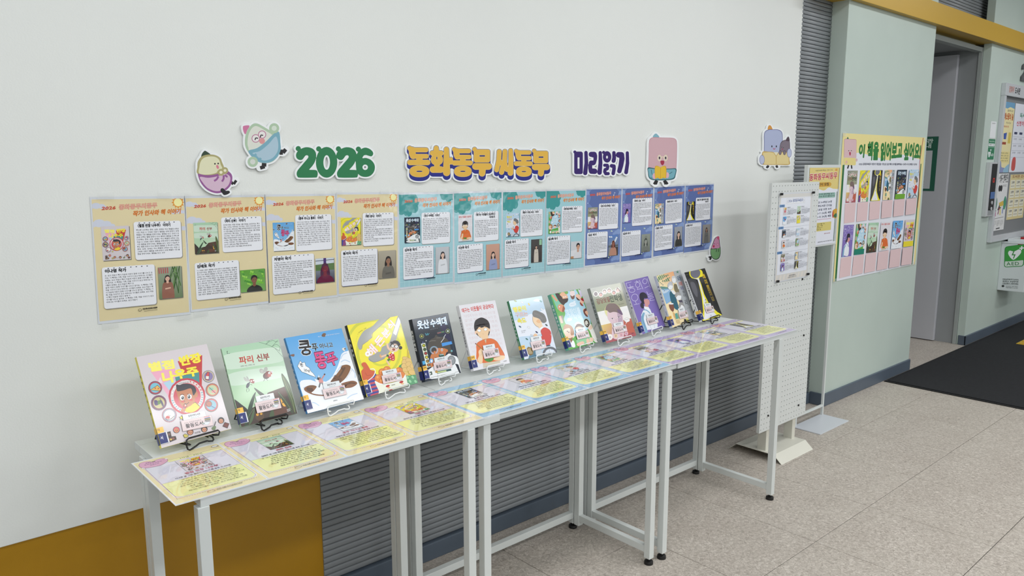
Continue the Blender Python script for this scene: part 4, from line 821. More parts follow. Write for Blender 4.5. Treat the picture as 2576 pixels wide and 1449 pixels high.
    p.B([(640, 1220), (760, 1200), (900, 1160), (1000, 1180), (1030, 1240), (900, 1290), (700, 1330), (640, 1300)], (150, 206, 160)); p.B([(640, 1320), (760, 1260), (810, 1290), (780, 1340), (680, 1370)], (238, 196, 172)); p.B([(860, 1220), (900, 1200), (950, 1300), (930, 1330), (870, 1320)], (238, 196, 172)); p.B([(930, 1190), (1000, 1180), (1020, 1240), (950, 1270)], (240, 204, 182))
    return p
def cover9():
    p = cov(8, 1380, 720, 9.055); Q = p.src
    def mix(a, b, t): return (a[0] + (b[0] - a[0]) * t, a[1] + (b[1] - a[1]) * t)
    def band(t0, t1, c0, c1, cr=None): p.G([mix(Q[0], Q[3], t0), mix(Q[1], Q[2], t0), mix(Q[1], Q[2], t1), mix(Q[0], Q[3], t1)], [c0, cr or c0, cr or c1, c1])
    band(0, .44, (136, 140, 132), (150, 158, 120), (160, 160, 140)); band(.44, .68, (238, 236, 236), (240, 236, 232)); band(.68, 1, (226, 200, 120), (200, 150, 140), (190, 92, 74))
    p.B([(1100, 610), (1300, 600), (1500, 590), (1780, 500), (1800, 560), (1500, 640), (1120, 660)], (236, 234, 234)); p.P([(1700, 800), (1870, 760), (1960, 1100), (1720, 1180)], (190, 96, 76)); p.P([(1290, 1180), (1560, 1130), (1960, 1050), (1990, 1130), (1310, 1300)], (172, 88, 96))
    for x, y, c, k in ((1070, 195, (96, 76, 80), 0), (1185, 205, (210, 160, 150), 1), (1272, 135, (226, 190, 180), 1), (1380, 105, (210, 176, 164), 1), (1490, 150, (206, 150, 140), 1), (1580, 90, (226, 180, 170), 1)):
        p.C(x, y, 58, (240, 238, 232), 62); p.C(x, y, 42, (70, 50, 50), 48); p.C(x, y + 10, 34, c, 36)
        if k: p.C(x - 10, y + 8, 4, BK); p.C(x + 12, y + 8, 4, BK)
    p.L([(1560, 30), (1610, 70), (1640, 130)], 22, (110, 70, 66)); p.L([(1000, 108), (1070, 100)], 4, (90, 90, 90))
    p.T('감당못할', 1105, 432, 1415, 360, 120, (126, 70, 56), 2); p.T('전학생', 1405, 378, 1705, 318, 150, (46, 66, 42), 2); p.T('심순 장편동화', 1600, 438, 1728, 408, 20, (90, 80, 70), 0, 1)
    p.B([(1275, 590), (1290, 500), (1360, 420), (1480, 400), (1600, 460), (1650, 560), (1700, 760), (1690, 880), (1560, 880), (1400, 820), (1360, 740), (1300, 660)], (226, 222, 160)); p.B([(1335, 600), (1400, 590), (1640, 620), (1700, 760), (1700, 1180), (1450, 1180), (1440, 900), (1350, 760)], (222, 196, 204)); p.P([(1560, 600), (1660, 640), (1700, 860), (1590, 880)], (186, 160, 180)); p.B([(1290, 560), (1310, 470), (1380, 410), (1500, 405), (1590, 460), (1640, 540), (1690, 640), (1670, 665), (1560, 610), (1470, 600), (1390, 620), (1330, 570)], (124, 104, 100)); p.B([(1560, 540), (1640, 560), (1690, 640), (1670, 665), (1600, 620)], (110, 84, 116))
    for x, y in ((1450, 752), (1600, 718)): p.C(x, y, 42, (236, 224, 230), 15, -.1); p.L([(x - 44, y + 4), (x, y - 14), (x + 44, y - 6)], 4, (90, 60, 70), smooth=True); p.C(x, y, 13, (70, 50, 60))
    p.L([(1530, 760), (1545, 830)], 4, (150, 110, 130)); p.C(1788, 778, 70, (240, 238, 238), 50); p.R(1788, 778, 68, 4, (120, 110, 110), 48); p.T('설마 말', 1750, 790, 1826, 778, 26, (120, 110, 110), 0, 1); p.P([(1770, 820), (1800, 820), (1755, 870)], (240, 238, 238))
    for x, y, w_, h_, c in ((1395, 1165, 60, 68, (240, 236, 232)), (1525, 1135, 42, 55, (236, 206, 170)), (1650, 1110, 42, 50, (230, 180, 190)), (1768, 1080, 42, 52, (226, 180, 196))): p.C(x, y, w_, c, h_); p.L([(x - 22, y - 4), (x + 20, y - 10)], 8, (110, 96, 100)); p.L([(x - 18, y + 18), (x + 22, y + 12)], 8, (110, 96, 100))
    p.T('어린이', 1888, 1092, 1945, 1076, 22, (90, 50, 50), 1, 1)
    return p
def cover10():
    p = cov(9, 1560, 670, 8.05); p.bg((130, 112, 184)); LV = (226, 222, 244)
    def st(*a): p.L(list(a), 7, LV)
    # 동
    st((220, 320), (108, 345), (140, 445), (250, 410)); st((185, 365), (205, 432)); st((148, 450), (275, 420)); p.R(232, 492, 62, 7, LV, 44)
    # 희
    st((322, 290), (342, 330)); st((285, 330), (372, 308)); p.R(352, 382, 44, 7, LV, 52); st((345, 440), (350, 470)); st((338, 480), (430, 455)); st((385, 285), (460, 470))
    # 의
    p.R(500, 308, 46, 7, LV, 52); st((495, 448), (582, 405)); st((545, 245), (612, 438))
    # 오
    p.R(292, 640, 68, 7, LV, 72); st((305, 715), (325, 770)); st((275, 790), (385, 765))
    # 늘
    st((540, 520), (565, 585), (650, 545)); st((560, 620), (672, 575)); st((575, 640), (665, 610), (680, 640), (600, 668), (612, 705), (705, 685))
    p.B([(430, 740), (470, 760), (480, 850), (440, 860), (405, 800)], (52, 46, 62)); p.B([(480, 700), (540, 670), (590, 700), (596, 770), (570, 800), (575, 850), (500, 850), (500, 780)], (214, 152, 148)); p.B([(470, 680), (480, 720), (510, 720), (500, 690)], (214, 152, 148))
    p.B([(388, 600), (410, 550), (470, 535), (530, 570), (560, 640), (545, 655), (500, 660), (510, 640), (480, 680), (492, 770), (450, 750), (400, 680)], (40, 36, 52)); p.L([(540, 640), (560, 650)], 10, (40, 36, 52))
    p.B([(440, 960), (490, 880), (590, 860), (640, 950), (690, 1000), (760, 1240), (570, 1290), (500, 1300), (430, 1040)], (236, 240, 246)); p.P([(480, 820), (575, 835), (620, 900), (590, 890), (490, 870)], (240, 242, 248)); p.B([(425, 1050), (460, 950), (500, 960), (480, 1080), (560, 1330), (500, 1340), (440, 1180)], (130, 176, 206)); p.L([(480, 890), (540, 900), (610, 960)], 20, (130, 176, 206), smooth=True); p.L([(455, 1000), (460, 1100), (540, 1300)], 5, (70, 100, 140), smooth=True); p.L([(690, 1180), (700, 1260)], 4, (150, 160, 180)); p.L([(600, 1190), (640, 1280)], 4, (150, 160, 180))
    p.T('임은하 장편동화', 780, 880, 850, 1060, 12, (80, 70, 120), 0, 1)
    return p
def cover11():
    p = cov(10, 1560, 670, 8.05); Q = p.src; p.bg((168, 172, 176))
    p.P([(720, 195), (1075, 110), (1290, 900), (1500, 1100), (1060, 1245)], (246, 226, 178)); p.G([(870, 155), (1075, 105), (1120, 300), (800, 420)], [(240, 190, 140), (240, 170, 120), (244, 196, 150), (248, 232, 190)])
    p.P([(815, 460), (1010, 460), (1060, 700), (930, 780)], (138, 180, 218)); p.B([(810, 420), (900, 425), (1010, 450), (900, 470), (830, 460)], (104, 150, 140)); p.B([(830, 480), (900, 500), (1000, 480), (940, 540), (860, 560)], (196, 214, 232))
    for k in range(34): a = (k * 137) % 100 / 100; b = (k * 61) % 100 / 100; p.star(740 + a * 260 - b * 10, 175 + b * 140 + (1 - a) * 10, 26, (58, 124, 92) if k % 3 else (84, 150, 110), 4, .3, k)
    for k in range(12): p.star(1110 + (k * 29) % 95, 100 + (k * 17) % 50, 20, (58, 124, 92), 4, .3, k)
    for k in range(12): p.star(745 + (k * 23) % 110 + k * 5, 290 + k * 24, 16, (96, 120, 120), 4, .4, k)
    FA = (236, 238, 240); HL = (96, 100, 106)
    p.B([(1090, 370), (1150, 380), (1180, 440), (1190, 560), (1130, 540), (1090, 470)], (120, 112, 84)); p.C(1085, 285, 46, (232, 234, 236), 70, -.3); p.R(1085, 285, 46, 3, HL, 70); p.C(1075, 225, 36, (206, 208, 212), 26)
    p.B([(1005, 530), (1050, 520), (1110, 590), (1150, 720), (1190, 870), (1120, 880), (1040, 760), (1000, 600)], (34, 96, 116)); p.B([(1025, 500), (1080, 500), (1120, 560), (1080, 580)], FA); p.C(1010, 415, 56, FA, 72, -.3); p.B([(950, 400), (980, 330), (1040, 320), (1060, 400), (1000, 390), (970, 440)], (196, 198, 204)); p.R(1010, 415, 56, 3, HL, 74)
    p.C(1185, 640, 56, FA, 60, -.2); p.B([(1105, 620), (1130, 540), (1190, 540), (1225, 600), (1170, 600), (1130, 640)], (170, 166, 160)); p.R(1180, 625, 62, 3, HL, 76); p.P([(1180, 700), (1250, 690), (1290, 800), (1210, 760)], (66, 58, 80)); p.C(1240, 805, 56, FA, 64, -.2); p.B([(1185, 800), (1210, 740), (1270, 750), (1300, 830), (1240, 790), (1210, 850)], (150, 148, 146)); p.L([(1150, 330), (1190, 470)], 30, FA)
    p.B([(985, 790), (1060, 770), (1090, 850), (1070, 930), (1010, 880)], (128, 76, 56)); p.C(1030, 770, 50, FA, 16); p.P([(1085, 980), (1150, 950), (1190, 1060), (1120, 1080)], (90, 160, 146)); p.B([(1130, 1100), (1190, 1080), (1210, 1150), (1150, 1160)], (214, 190, 140)); p.P([(1290, 1070), (1360, 1080), (1390, 1150), (1300, 1170)], (40, 38, 40)); p.B([(1330, 1080), (1380, 1070), (1400, 1130), (1360, 1135)], (196, 196, 90)); p.P([(1060, 930), (1100, 960), (1130, 1100), (1080, 1020)], (226, 176, 110))
    p.P([(1075, 110), (1220, 75), (1515, 1100), (1400, 1130)], (176, 180, 184)); p.star(1160, 120, 40, (58, 124, 92), 5, .3)
    for t, x0, y0, x1, y1, h, c in (('왜', 1165, 320, 1255, 300, 120, (44, 76, 110)), ('왜', 1198, 415, 1278, 395, 90, (190, 80, 60)), ('왜', 1228, 500, 1300, 484, 84, (80, 80, 130)), ('동', 1268, 565, 1322, 552, 60, (70, 74, 80)), ('아', 1285, 640, 1345, 625, 66, (70, 74, 80)), ('리', 1320, 800, 1385, 785, 110, (70, 74, 80))): p.T(t, x0, y0, x1, y1, h, c, 1)
    p.T('진형민 장편동화', 1355, 868, 1420, 848, 16, (80, 80, 84), 0, 1)
    return p
def cover12():
    p = cov(11, 1560, 670, 8.05); p.bg((30, 30, 32)); Y = (240, 228, 40)
    p.B([(1400, 100), (1430, 90), (1600, 70), (1660, 110), (1665, 200), (1590, 240), (1480, 250), (1410, 190)], Y); p.C(1520, 140, 100, (112, 112, 126), 100)
    p.B([(1370, 270), (1500, 250), (1560, 330), (1620, 520), (1670, 700), (1690, 900), (1660, 1000), (1560, 880), (1440, 520)], (62, 62, 68), 5); p.B([(1420, 330), (1500, 330), (1560, 480), (1560, 620), (1480, 520)], (96, 96, 104), 5); p.B([(1600, 230), (1700, 220), (1680, 320), (1620, 330)], (60, 60, 64))
    p.P([(1565, 250), (1595, 250), (1640, 360), (1700, 560), (1800, 760), (1960, 920), (2060, 985), (1820, 1080), (1670, 1105), (1680, 900), (1650, 620)], Y); p.P([(1560, 255), (1595, 260), (1625, 360), (1690, 600), (1790, 800), (1960, 1000), (1700, 1090), (1708, 900), (1660, 560)], (232, 232, 240)); p.P([(1480, 240), (1600, 235), (1595, 262), (1555, 265)], (240, 238, 200))
    n = 0
    for w_ in ('별네 지미 클로버리의 비밀'.split()):
        for ch in w_:
            t = n / 13.0; x = 1692 + t * 222; y = 185 + t * 560; c = tuple(int(a + (b - a) * t) for a, b in zip((240, 200, 40), (128, 110, 60))); p.T(ch, x - 32, y + 26, x + 26, y + 12, 46, c, 2, 1); n += 1
        n += .5
    p.L([(1800, 560), (1880, 750)], 4, (100, 100, 100)); p.T('고재현 장편동화', 1310, 185, 1380, 165, 10, (150, 150, 150), 0, 1)
    p.L([(1712, 690), (1722, 665), (1740, 690)], 8, (60, 60, 90)); p.C(1735, 730, 26, (200, 200, 120), 22); p.C(1838, 995, 8, (80, 80, 90))
    return p
COV = [f() for f in (cover1, cover2, cover3, cover4, cover5, cover6, cover7, cover8, cover9, cover10, cover11, cover12)]
# ---------------------------------------------------------------- posters, desk sheets, signs
QUEUE = []
def queue(*a, **k): QUEUE.append((a, k))
def frame(w, h, W, Hh):
    p = Pr(w, h); p.H = homog([(0, 0), (W, 0), (W, Hh), (0, Hh)], [(0, h), (w, h), (w, 0), (0, 0)]); return p
TX = ['주인공 나우주는 공부, 운동, 관계도 하나 특별한 4학년 나는 지금 나 그대로 의문이 별점을 위해 반장이 위해 특별한 가진 별점을 반장이에요. 별점을 보고, 모두가 마음에 우주는 별점 반장이 다시 제자리 별점을 건 ',
 '어린이 모두에게. 동화 작가입니다. 함께 읽는 책을 동화동무씨동무 도서로 선정이 어린이들을 생각에 편이에요. 정할 식당을 고를 한참을 고민하지요. 책이에요. 우리는 하루에도 아니에요. ',
 '어린이 함께 이야기를 나누고 싶어요. 이 책에는 가족, 마을 이야기가 웃고 자라나는 아이들의 보세요. 읽고 마음이 책이 다음에 ']
def body(p, x0, y0, x1, n, pitch, h, k, c=(22, 22, 30), cols=30, center=False):
    s = TX[k % 3] * 14; pos = (k * 53) % 140; p.lay += 1; lay = p.lay
    for i in range(n):
        m_ = cols if not (i == n - 1 or (i % 5 == 4 and k % 2)) else int(cols * (0.35 + 0.08 * ((k + i) % 6)))
        if center: m_ = cols - (i * 7 + k * 3) % 9
        t = s[pos:pos + m_].strip(); pos += m_
        f = m_ / cols
        a, b = (x0, x0 + (x1 - x0) * f) if not center else ((x0 + x1) / 2 - (x1 - x0) * f / 2, (x0 + x1) / 2 + (x1 - x0) * f / 2)
        p.T(t, a, y0 + i * pitch, b, y0 + i * pitch, h, c, 1, 1, lay=lay)
def card(p, x0, y0, x1, y1, title, k, n2=None, indent=0.05):
    W = x1 - x0
    p.RR(x0 + 5, y0 + 7, x1 + 7, y1 + 8, 26, (150, 146, 140) if k < 8 else (60, 66, 110)); p.RR(x0, y0, x1, y1, 26, (238, 239, 246))
    for i in range(8):
        x = x0 + W * (.12 + .105 * i); p.C(x, y0 + 14, 8, (60, 60, 72), 7, n=10); p.C(x, y0 + 4, 6, (228, 230, 240), 9, n=8)
    y = y0 + 62
    if isinstance(title, tuple):
        p.T(title[0], x0 + W * .04, y, x0 + W * .9, y, 34, (26, 26, 34), 3); y += 46; p.T(title[1], x0 + W * .62, y, x0 + W * .86, y, 34, (26, 26, 34), 3)
    else: p.T(title, x0 + W * .05, y, x0 + W * min(.93, .045 * len(title) + .10 if len(title) > 8 else .45), y, 34 if len(title) > 8 else 36, (26, 26, 34), 3)
    y += 40; n = max(3, int((y1 - y - 18) / 27)); 
    body(p, x0 + W * .045, y, x1 - W * .05, n, 27, 17, k, cols=int(W / 16))
def photo(p, x0, y0, x1, y1, bgc, bg2, hair, skin, cloth, cx=.5, hy=.32, s=1.0, long_=True, extra=None):
    w_, h_ = x1 - x0, y1 - y0
    p.P([(x0 + 5, y0 + 7), (x1 + 7, y0 + 7), (x1 + 7, y1 + 8), (x0 + 5, y1 + 8)], (110, 108, 104) if bgc[2] < 200 or True else bgc)
    p.G([(x0, y0), (x1, y0), (x1, y1), (x0, y1)], [bgc, bgc, bg2, bg2])
    X = lambda u: x0 + u * w_
    Y = lambda v: y0 + v * h_
    def inb(pts): return [(min(max(a, x0), x1), min(max(b, y0), y1)) for a, b in pts]
    if extra == 'palm':
        for k in range(12): p.L([(X(.62 + (k % 4) * .1), Y(0)), (X(.5 + (k % 5) * .11), Y(.3 + (k * 37 % 60) / 100))], 9, ((70, 110, 50), (110, 146, 84), (50, 84, 40))[k % 3])
        for k in range(5): p.P([(X(.02 + k * .09), Y(.02)), (X(.06 + k * .09), Y(.02)), (X(.07 + k * .09), Y(.2)), (X(.03 + k * .09), Y(.2))], (190, 70, 80))
    if extra == 'leaf':
        for k in range(40): p.C(X(.1 + (k * 37 % 85) / 100), Y(.08 + (k * 53 % 60) / 100), 16, ((120, 196, 60), (70, 150, 50), (160, 216, 90))[k % 3], 10, k, 7)
    if extra == 'cloud':
        for k in range(9): p.C(X(.1 + (k * 37 % 80) / 100), Y(.08 + (k * 23 % 40) / 100), 26, (226, 232, 240), 14, .3, 10)
        p.P([(x0, Y(.5)), (x1, Y(.48)), (x1, Y(.58)), (x0, Y(.6))], (96, 104, 110)); p.P([(X(.6), Y(.6)), (x1, Y(.6)), (x1, y1), (X(.6), y1)], (70, 62, 58))
    if extra == 'desk': p.P([(x0, Y(.55)), (X(.5), Y(.5)), (X(.6), y1), (x0, y1)], (226, 226, 230)); p.P([(x0, Y(.88)), (X(.5), Y(.86)), (X(.5), y1), (x0, y1)], (190, 140, 100))
    if extra == 'win': p.P([(X(.75), Y(.02)), (X(.98), Y(.02)), (X(.98), Y(.26)), (X(.75), Y(.26))], (150, 196, 160)); p.P([(x0, Y(.6)), (x1, Y(.58)), (x1, Y(.72)), (x0, Y(.74))], (66, 60, 58))
    if extra == 'bars': p.P([(x0, y0), (x1, y0), (x1, Y(.45)), (x0, Y(.45))], (206, 214, 224)); p.P([(x0, Y(.25)), (x1, Y(.22)), (x1, Y(.5)), (x0, Y(.5))], (90, 120, 70)); p.L([(x0, Y(.1)), (x1, Y(.08))], 8, (40, 40, 80)); p.L([(X(.5), y0), (X(.5), Y(.3))], 40, (70, 40, 110))
    if extra == 'frame': p.P([(X(.4), Y(.12)), (X(.62), Y(.12)), (X(.62), Y(.22)), (X(.4), Y(.22))], (96, 96, 90)); p.P([(X(.42), Y(.14)), (X(.6), Y(.14)), (X(.6), Y(.2)), (X(.42), Y(.2))], bgc)
    r = w_ * .15 * s; c = X(cx); hY = Y(hy)
    if long_: p.P(inb(catmull([(c - r * 1.1, hY), (c, hY - r * 1.35), (c + r * 1.15, hY), (c + r * 1.25, hY + r * 2.1), (c, hY + r * 2.3), (c - r * 1.2, hY + r * 2.0)], 4)), hair)
    p.P(inb(catmull([(c - r * 2.2, y1), (c - r * 1.9, hY + r * 2.4), (c - r * .5, hY + r * 1.6), (c + r * .5, hY + r * 1.6), (c + r * 1.9, hY + r * 2.3), (c + r * 2.3, y1), (c, y1)], 4)), cloth)
    p.P(inb([(c - r * .4, hY + r * .8), (c + r * .4, hY + r * .8), (c + r * .5, hY + r * 1.8), (c, hY + r * 2.1), (c - r * .5, hY + r * 1.8)]), skin)
    p.C(c, hY, r * .86, skin, r * 1.12); p.P(inb(catmull([(c - r * .95, hY + r * .1), (c - r * .8, hY - r * .9), (c, hY - r * 1.35), (c + r * .85, hY - r * .9), (c + r * .98, hY + r * .2), (c + r * .6, hY - r * .5), (c - r * .2, hY - r * .62)], 4)), hair)
    p.C(c - r * .33, hY + r * .02, r * .1, (60, 46, 44), n=8); p.C(c + r * .33, hY + r * .02, r * .1, (60, 46, 44), n=8); p.L([(c - r * .25, hY + r * .55), (c + r * .25, hY + r * .55)], r * .1, (170, 90, 84))
    if extra not in ('cloud', 'desk', 'bars') and long_: p.L([(c - r * 1.0, min(y1 - 8, hY + r * 4.2)), (c + r * 1.1, min(y1 - 14, hY + r * 3.9))], r * .5, skin if extra == 'palm' else tuple(int(v * .86) for v in cloth))
def heads(p, c1=(200, 84, 56), c2=(212, 120, 104), c3=(214, 122, 46), dx=0, dy=0, s=1):
    p.T('2026', 90 + dx, 118 + dy, 232 + dx, 112 + dy, 40, c1, 3, skew=.25); p.T('동화동무씨동무', 262 + dx, 116 + dy, 665 + dx, 100 + dy, 54, c2, 3, skew=.12)
    p.T('동화동무씨동무', 262 + dx, 116 + dy, 665 + dx, 100 + dy, 54, (236, 196, 176), 0, skew=.12); p.T('작가 인사와 책 이야기', 400 + dx, 190 + dy, 920 + dx, 172 + dy, 54, c3, 3, skew=.25)
def cloudy(p, x, y, r, c):
    for a, b, q in ((0, 0, 1), (1.2, .15, .8), (-1.1, .2, .7), (2.1, .5, .5), (-1.9, .5, .5)): p.C(x + a * r, y + b * r, q * r, c, q * r * .72)
def footer(p, x, y, c, bgc=None):
    if bgc: p.RR(x + 30, y - 30, x + 215, y + 12, 6, bgc)
    p.R(x + 18, y - 8, 18, 3, c, 15, 14); p.T('도서관', x + 4, y + 4, x + 33, y + 4, 9, c, 0, 1); p.T('어린이책시민연대도서관협력', x + 45, y - 8, x + 205, y - 10, 17, c, 3, 1); p.L([(x + 60, y + 10), (x + 205, y + 8)], 3, c)
TITLES = ['〈별점 반장 나우주〉 이야기', '〈파리 신부〉 이야기', '〈쿵푸 아니고 똥푸〉 이야기', '〈해든 분식〉 이야기', '〈옷산 수색대〉 이야기', ('〈태구는 이웃들이 궁금하다〉', '이야기'), '〈행운이 구르는 속도〉 이야기', '〈호랑이를 부탁해〉 이야기', '〈감당 못 할 전학생〉 이야기', '〈동희의 오늘〉 이야기', '〈왜왜왜 동아리〉 이야기', ('〈별네 지미 클로버리의 비밀〉', '이야기')]
AUTH = ['이나영', '김태호', '차영아', '동지아', '김두경', '이선주', '김성운', '설상록', '심순', '임은하', '진형민', '고재현']
PL = [((.075, .22, .37, .50), (.42, .19, .95, .51), (.055, .555, .625, .90), (.66, .585, .93, .86)), ((.075, .22, .37, .50), (.42, .18, .95, .50), (.06, .58, .62, .92), (.63, .68, .965, .89)),
 ((.08, .245, .38, .515), (.40, .18, .94, .53), (.05, .56, .66, .93), (.68, .615, .965, .86)), ((.05, .235, .37, .51), (.40, .19, .93, .53), (.04, .56, .64, .925), (.66, .59, .96, .88)),
 ((.09, .245, .37, .52), (.40, .20, .94, .545), (.06, .565, .62, .92), (.66, .59, .92, .89)), ((.08, .24, .37, .54), (.40, .215, .93, .555), (.05, .58, .59, .90), (.66, .60, .95, .90)),
 ((.07, .25, .37, .53), (.40, .215, .93, .54), (.04, .565, .60, .91), (.66, .585, .92, .87)), ((.06, .255, .35, .53), (.39, .195, .93, .53), (.03, .565, .62, .92), (.64, .65, .93, .87)),
 ((.05, .235, .32, .515), (.35, .19, .91, .535), (.04, .565, .62, .915), (.65, .62, .93, .90)), ((.02, .205, .27, .465), (.32, .14, .97, .52), (.01, .585, .61, .93), (.64, .65, .93, .90)),
 ((.03, .235, .31, .525), (.36, .185, .92, .54), (.02, .56, .61, .92), (.67, .605, .94, .90)), ((.05, .24, .34, .52), (.37, .19, .90, .535), (.02, .565, .59, .92), (.64, .61, .92, .89))]
PH = [dict(bgc=(150, 160, 140), bg2=(110, 132, 96), hair=(52, 40, 38), skin=(226, 184, 162), cloth=(150, 100, 84), cx=.38, hy=.36, s=.75, extra='palm'), dict(bgc=(96, 160, 60), bg2=(120, 170, 90), hair=(30, 28, 28), skin=(130, 88, 66), cloth=(44, 46, 44), cx=.55, hy=.46, s=.9, long_=False, extra='leaf'),
 dict(bgc=(160, 170, 180), bg2=(40, 30, 70), hair=(74, 24, 60), skin=(120, 36, 54), cloth=(104, 24, 60), cx=.5, hy=.42, s=1.3, extra='bars'), dict(bgc=(176, 168, 152), bg2=(150, 140, 122), hair=(40, 34, 34), skin=(150, 110, 88), cloth=(112, 108, 100), cx=.55, hy=.36, s=1.05),
 dict(bgc=(196, 198, 204), bg2=(184, 186, 192), hair=(48, 44, 52), skin=(226, 192, 174), cloth=(226, 228, 234), cx=.52, hy=.3, s=1), dict(bgc=(206, 160, 140), bg2=(196, 148, 128), hair=(40, 36, 42), skin=(224, 188, 168), cloth=(150, 160, 200), cx=.52, hy=.42, s=.9),
 dict(bgc=(74, 70, 70), bg2=(60, 56, 56), hair=(36, 30, 30), skin=(206, 170, 150), cloth=(206, 196, 184), cx=.47, hy=.34, s=.62, extra='win'), dict(bgc=(206, 210, 216), bg2=(214, 214, 220), hair=(36, 34, 40), skin=(206, 160, 134), cloth=(222, 222, 226), cx=.66, hy=.32, s=1.15, long_=False, extra='desk'),
 dict(bgc=(90, 130, 196), bg2=(150, 150, 130), hair=(96, 50, 40), skin=(150, 96, 80), cloth=(190, 140, 120), cx=.5, hy=.42, s=1.05, extra='cloud'), dict(bgc=(150, 156, 146), bg2=(122, 128, 118), hair=(70, 74, 70), skin=(160, 164, 156), cloth=(120, 124, 118), cx=.5, hy=.42, s=1.15, extra='frame'),
 dict(bgc=(160, 164, 174), bg2=(140, 142, 150), hair=(40, 36, 36), skin=(216, 180, 160), cloth=(52, 52, 50), cx=.55, hy=.4, s=1.25), dict(bgc=(150, 146, 144), bg2=(130, 126, 120), hair=(34, 32, 36), skin=(150, 112, 96), cloth=(104, 104, 104), cx=.52, hy=.28, s=.8)]
def author_poster(i):
    p = frame(.21, .294, 960, 1344); th = i // 4
    S = lambda r: (r[0] * 960, r[1] * 1344, r[2] * 960, r[3] * 1344)
    if th == 0:
        p.bg((228, 213, 170))
        for k in range(10): p.L([(40 + k * 97, 300 + (k * 331) % 900), (80 + k * 97, 290 + (k * 331) % 900), (110 + k * 90, 310 + (k * 331) % 900)], 5, (233, 220, 182), smooth=True)
        for x, y, r in ((40, 70, 46), (60, 260, 60), (900, 150, 34), (890, 340, 44)): cloudy(p, x, y, r, (208, 212, 228))
        p.star(895, 45, 72, (226, 148, 46), 12, .72); p.C(895, 45, 46, (246, 240, 170)); heads(p)
    elif th == 1:
        p.bg((164, 208, 218))
        for k in range(13): p.L([(k * 80, 860), (k * 80, 1344)], 4, (194, 226, 231))
        for k in range(7): p.L([(0, 880 + k * 78), (960, 880 + k * 78)], 4, (194, 226, 231))
        DT = (60, 152, 152)
        p.P([(0, 0), (290, 0), (330, 60), (320, 220), (0, 220)], DT)
        for x, y, r in ((40, 220, 70), (150, 240, 80), (260, 200, 70), (300, 110, 50)): p.C(x, y, r, DT)
        for x, y, r in ((800, 20, 70), (880, 60, 60), (950, 30, 60), (760, 0, 40)): p.C(x, y, r, DT)
        for x, y in ((30, 370), (900, 470), (130, 330)): p.R(x, y, 24, 5, (190, 224, 232))
        heads(p, (214, 104, 66), (226, 150, 124), (226, 138, 48))
    else:
        p.bg((112, 134, 188))
        for x, y, r in ((20, 60, 90), (930, 70, 80), (900, 780, 110), (40, 1180, 100), (900, 1250, 130), (30, 560, 70)): cloudy(p, x, y, r * .6, (136, 160, 208))
        p.star(480, 150, 420, (94, 112, 168), 14, .86); p.star(480, 1230, 260, (94, 112, 168), 12, .84)
        for k in range(14): p.C(40 + (k * 311) % 900, 240 + (k * 197) % 1050, 9, (222, 230, 246), n=8)
        for x, y in ((700, 760), (880, 700), (640, 1240), (90, 730)): p.C(x, y, 16, (206, 226, 180), 12)
        p.L([(760, 60), (748, 110)], 6, (226, 232, 246)); p.C(740, 112, 12, (226, 232, 246), 9); p.L([(760, 60), (785, 76)], 8, (226, 232, 246))
        heads(p, (206, 84, 60), (214, 112, 84), (222, 124, 50))
    c = S(PL[i][0]); p.P([(c[0] + 6, c[1] + 8), (c[2] + 8, c[1] + 8), (c[2] + 8, c[3] + 10), (c[0] + 6, c[3] + 10)], (120, 116, 104) if th == 0 else (80, 110, 124) if th == 1 else (50, 58, 100))
    p.stamp(COV[i], *c); card(p, *S(PL[i][1]), TITLES[i], i); card(p, *S(PL[i][2]), AUTH[i] + ' 작가', i + 5)
    photo(p, *S(PL[i][3]), **PH[i]); footer(p, 400 if th == 0 else 420, 1268, (50, 44, 36) if th == 0 else (34, 60, 70) if th == 1 else (30, 34, 70), None)
    return p
PP = [((-.001, 1.261), (.211, 1.257), (-.005, .967)), ((.216, 1.257), (.425, 1.255), (.213, .968)), ((.430, 1.255), (.639, 1.252), (.429, .962)), ((.648, 1.255), (.856, 1.251), (.644, .961)),
 ((.862, 1.249), (1.072, 1.246), (.861, .957)), ((1.077, 1.247), (1.284, 1.246), (1.078, .951)), ((1.291, 1.246), (1.497, 1.244), (1.290, .951)), ((1.502, 1.245), (1.710, 1.242), (1.503, .949)),
 ((1.716, 1.246), (1.922, 1.244), (1.715, .951)), ((1.928, 1.244), (2.126, 1.244), (1.926, .949)), ((2.133, 1.244), (2.345, 1.248), (2.136, .953)), ((2.351, 1.248), (2.565, 1.250), (2.356, .953))]
THN = ('beige', 'teal', 'blue')
PD = ['leftmost of all, with a boy in a red ring', 'with a photo of a person among green leaves', 'with a blue sky cover and a purple-red photo', 'with a yellow tongs cover and a grey jumper photo',
 'with a dark navy cover and a white-shirt photo', 'with an orange-jumper girl and a pink-walled photo', 'with a red jumper cover and a dark tall photo', 'with a green crowd cover and a striped-top photo',
 'with an olive face cover and a blue-sky photo', 'with a purple cover and a grey photo', 'with a pale cover of people and a dark-haired photo', 'rightmost of all, with a black and yellow cover']
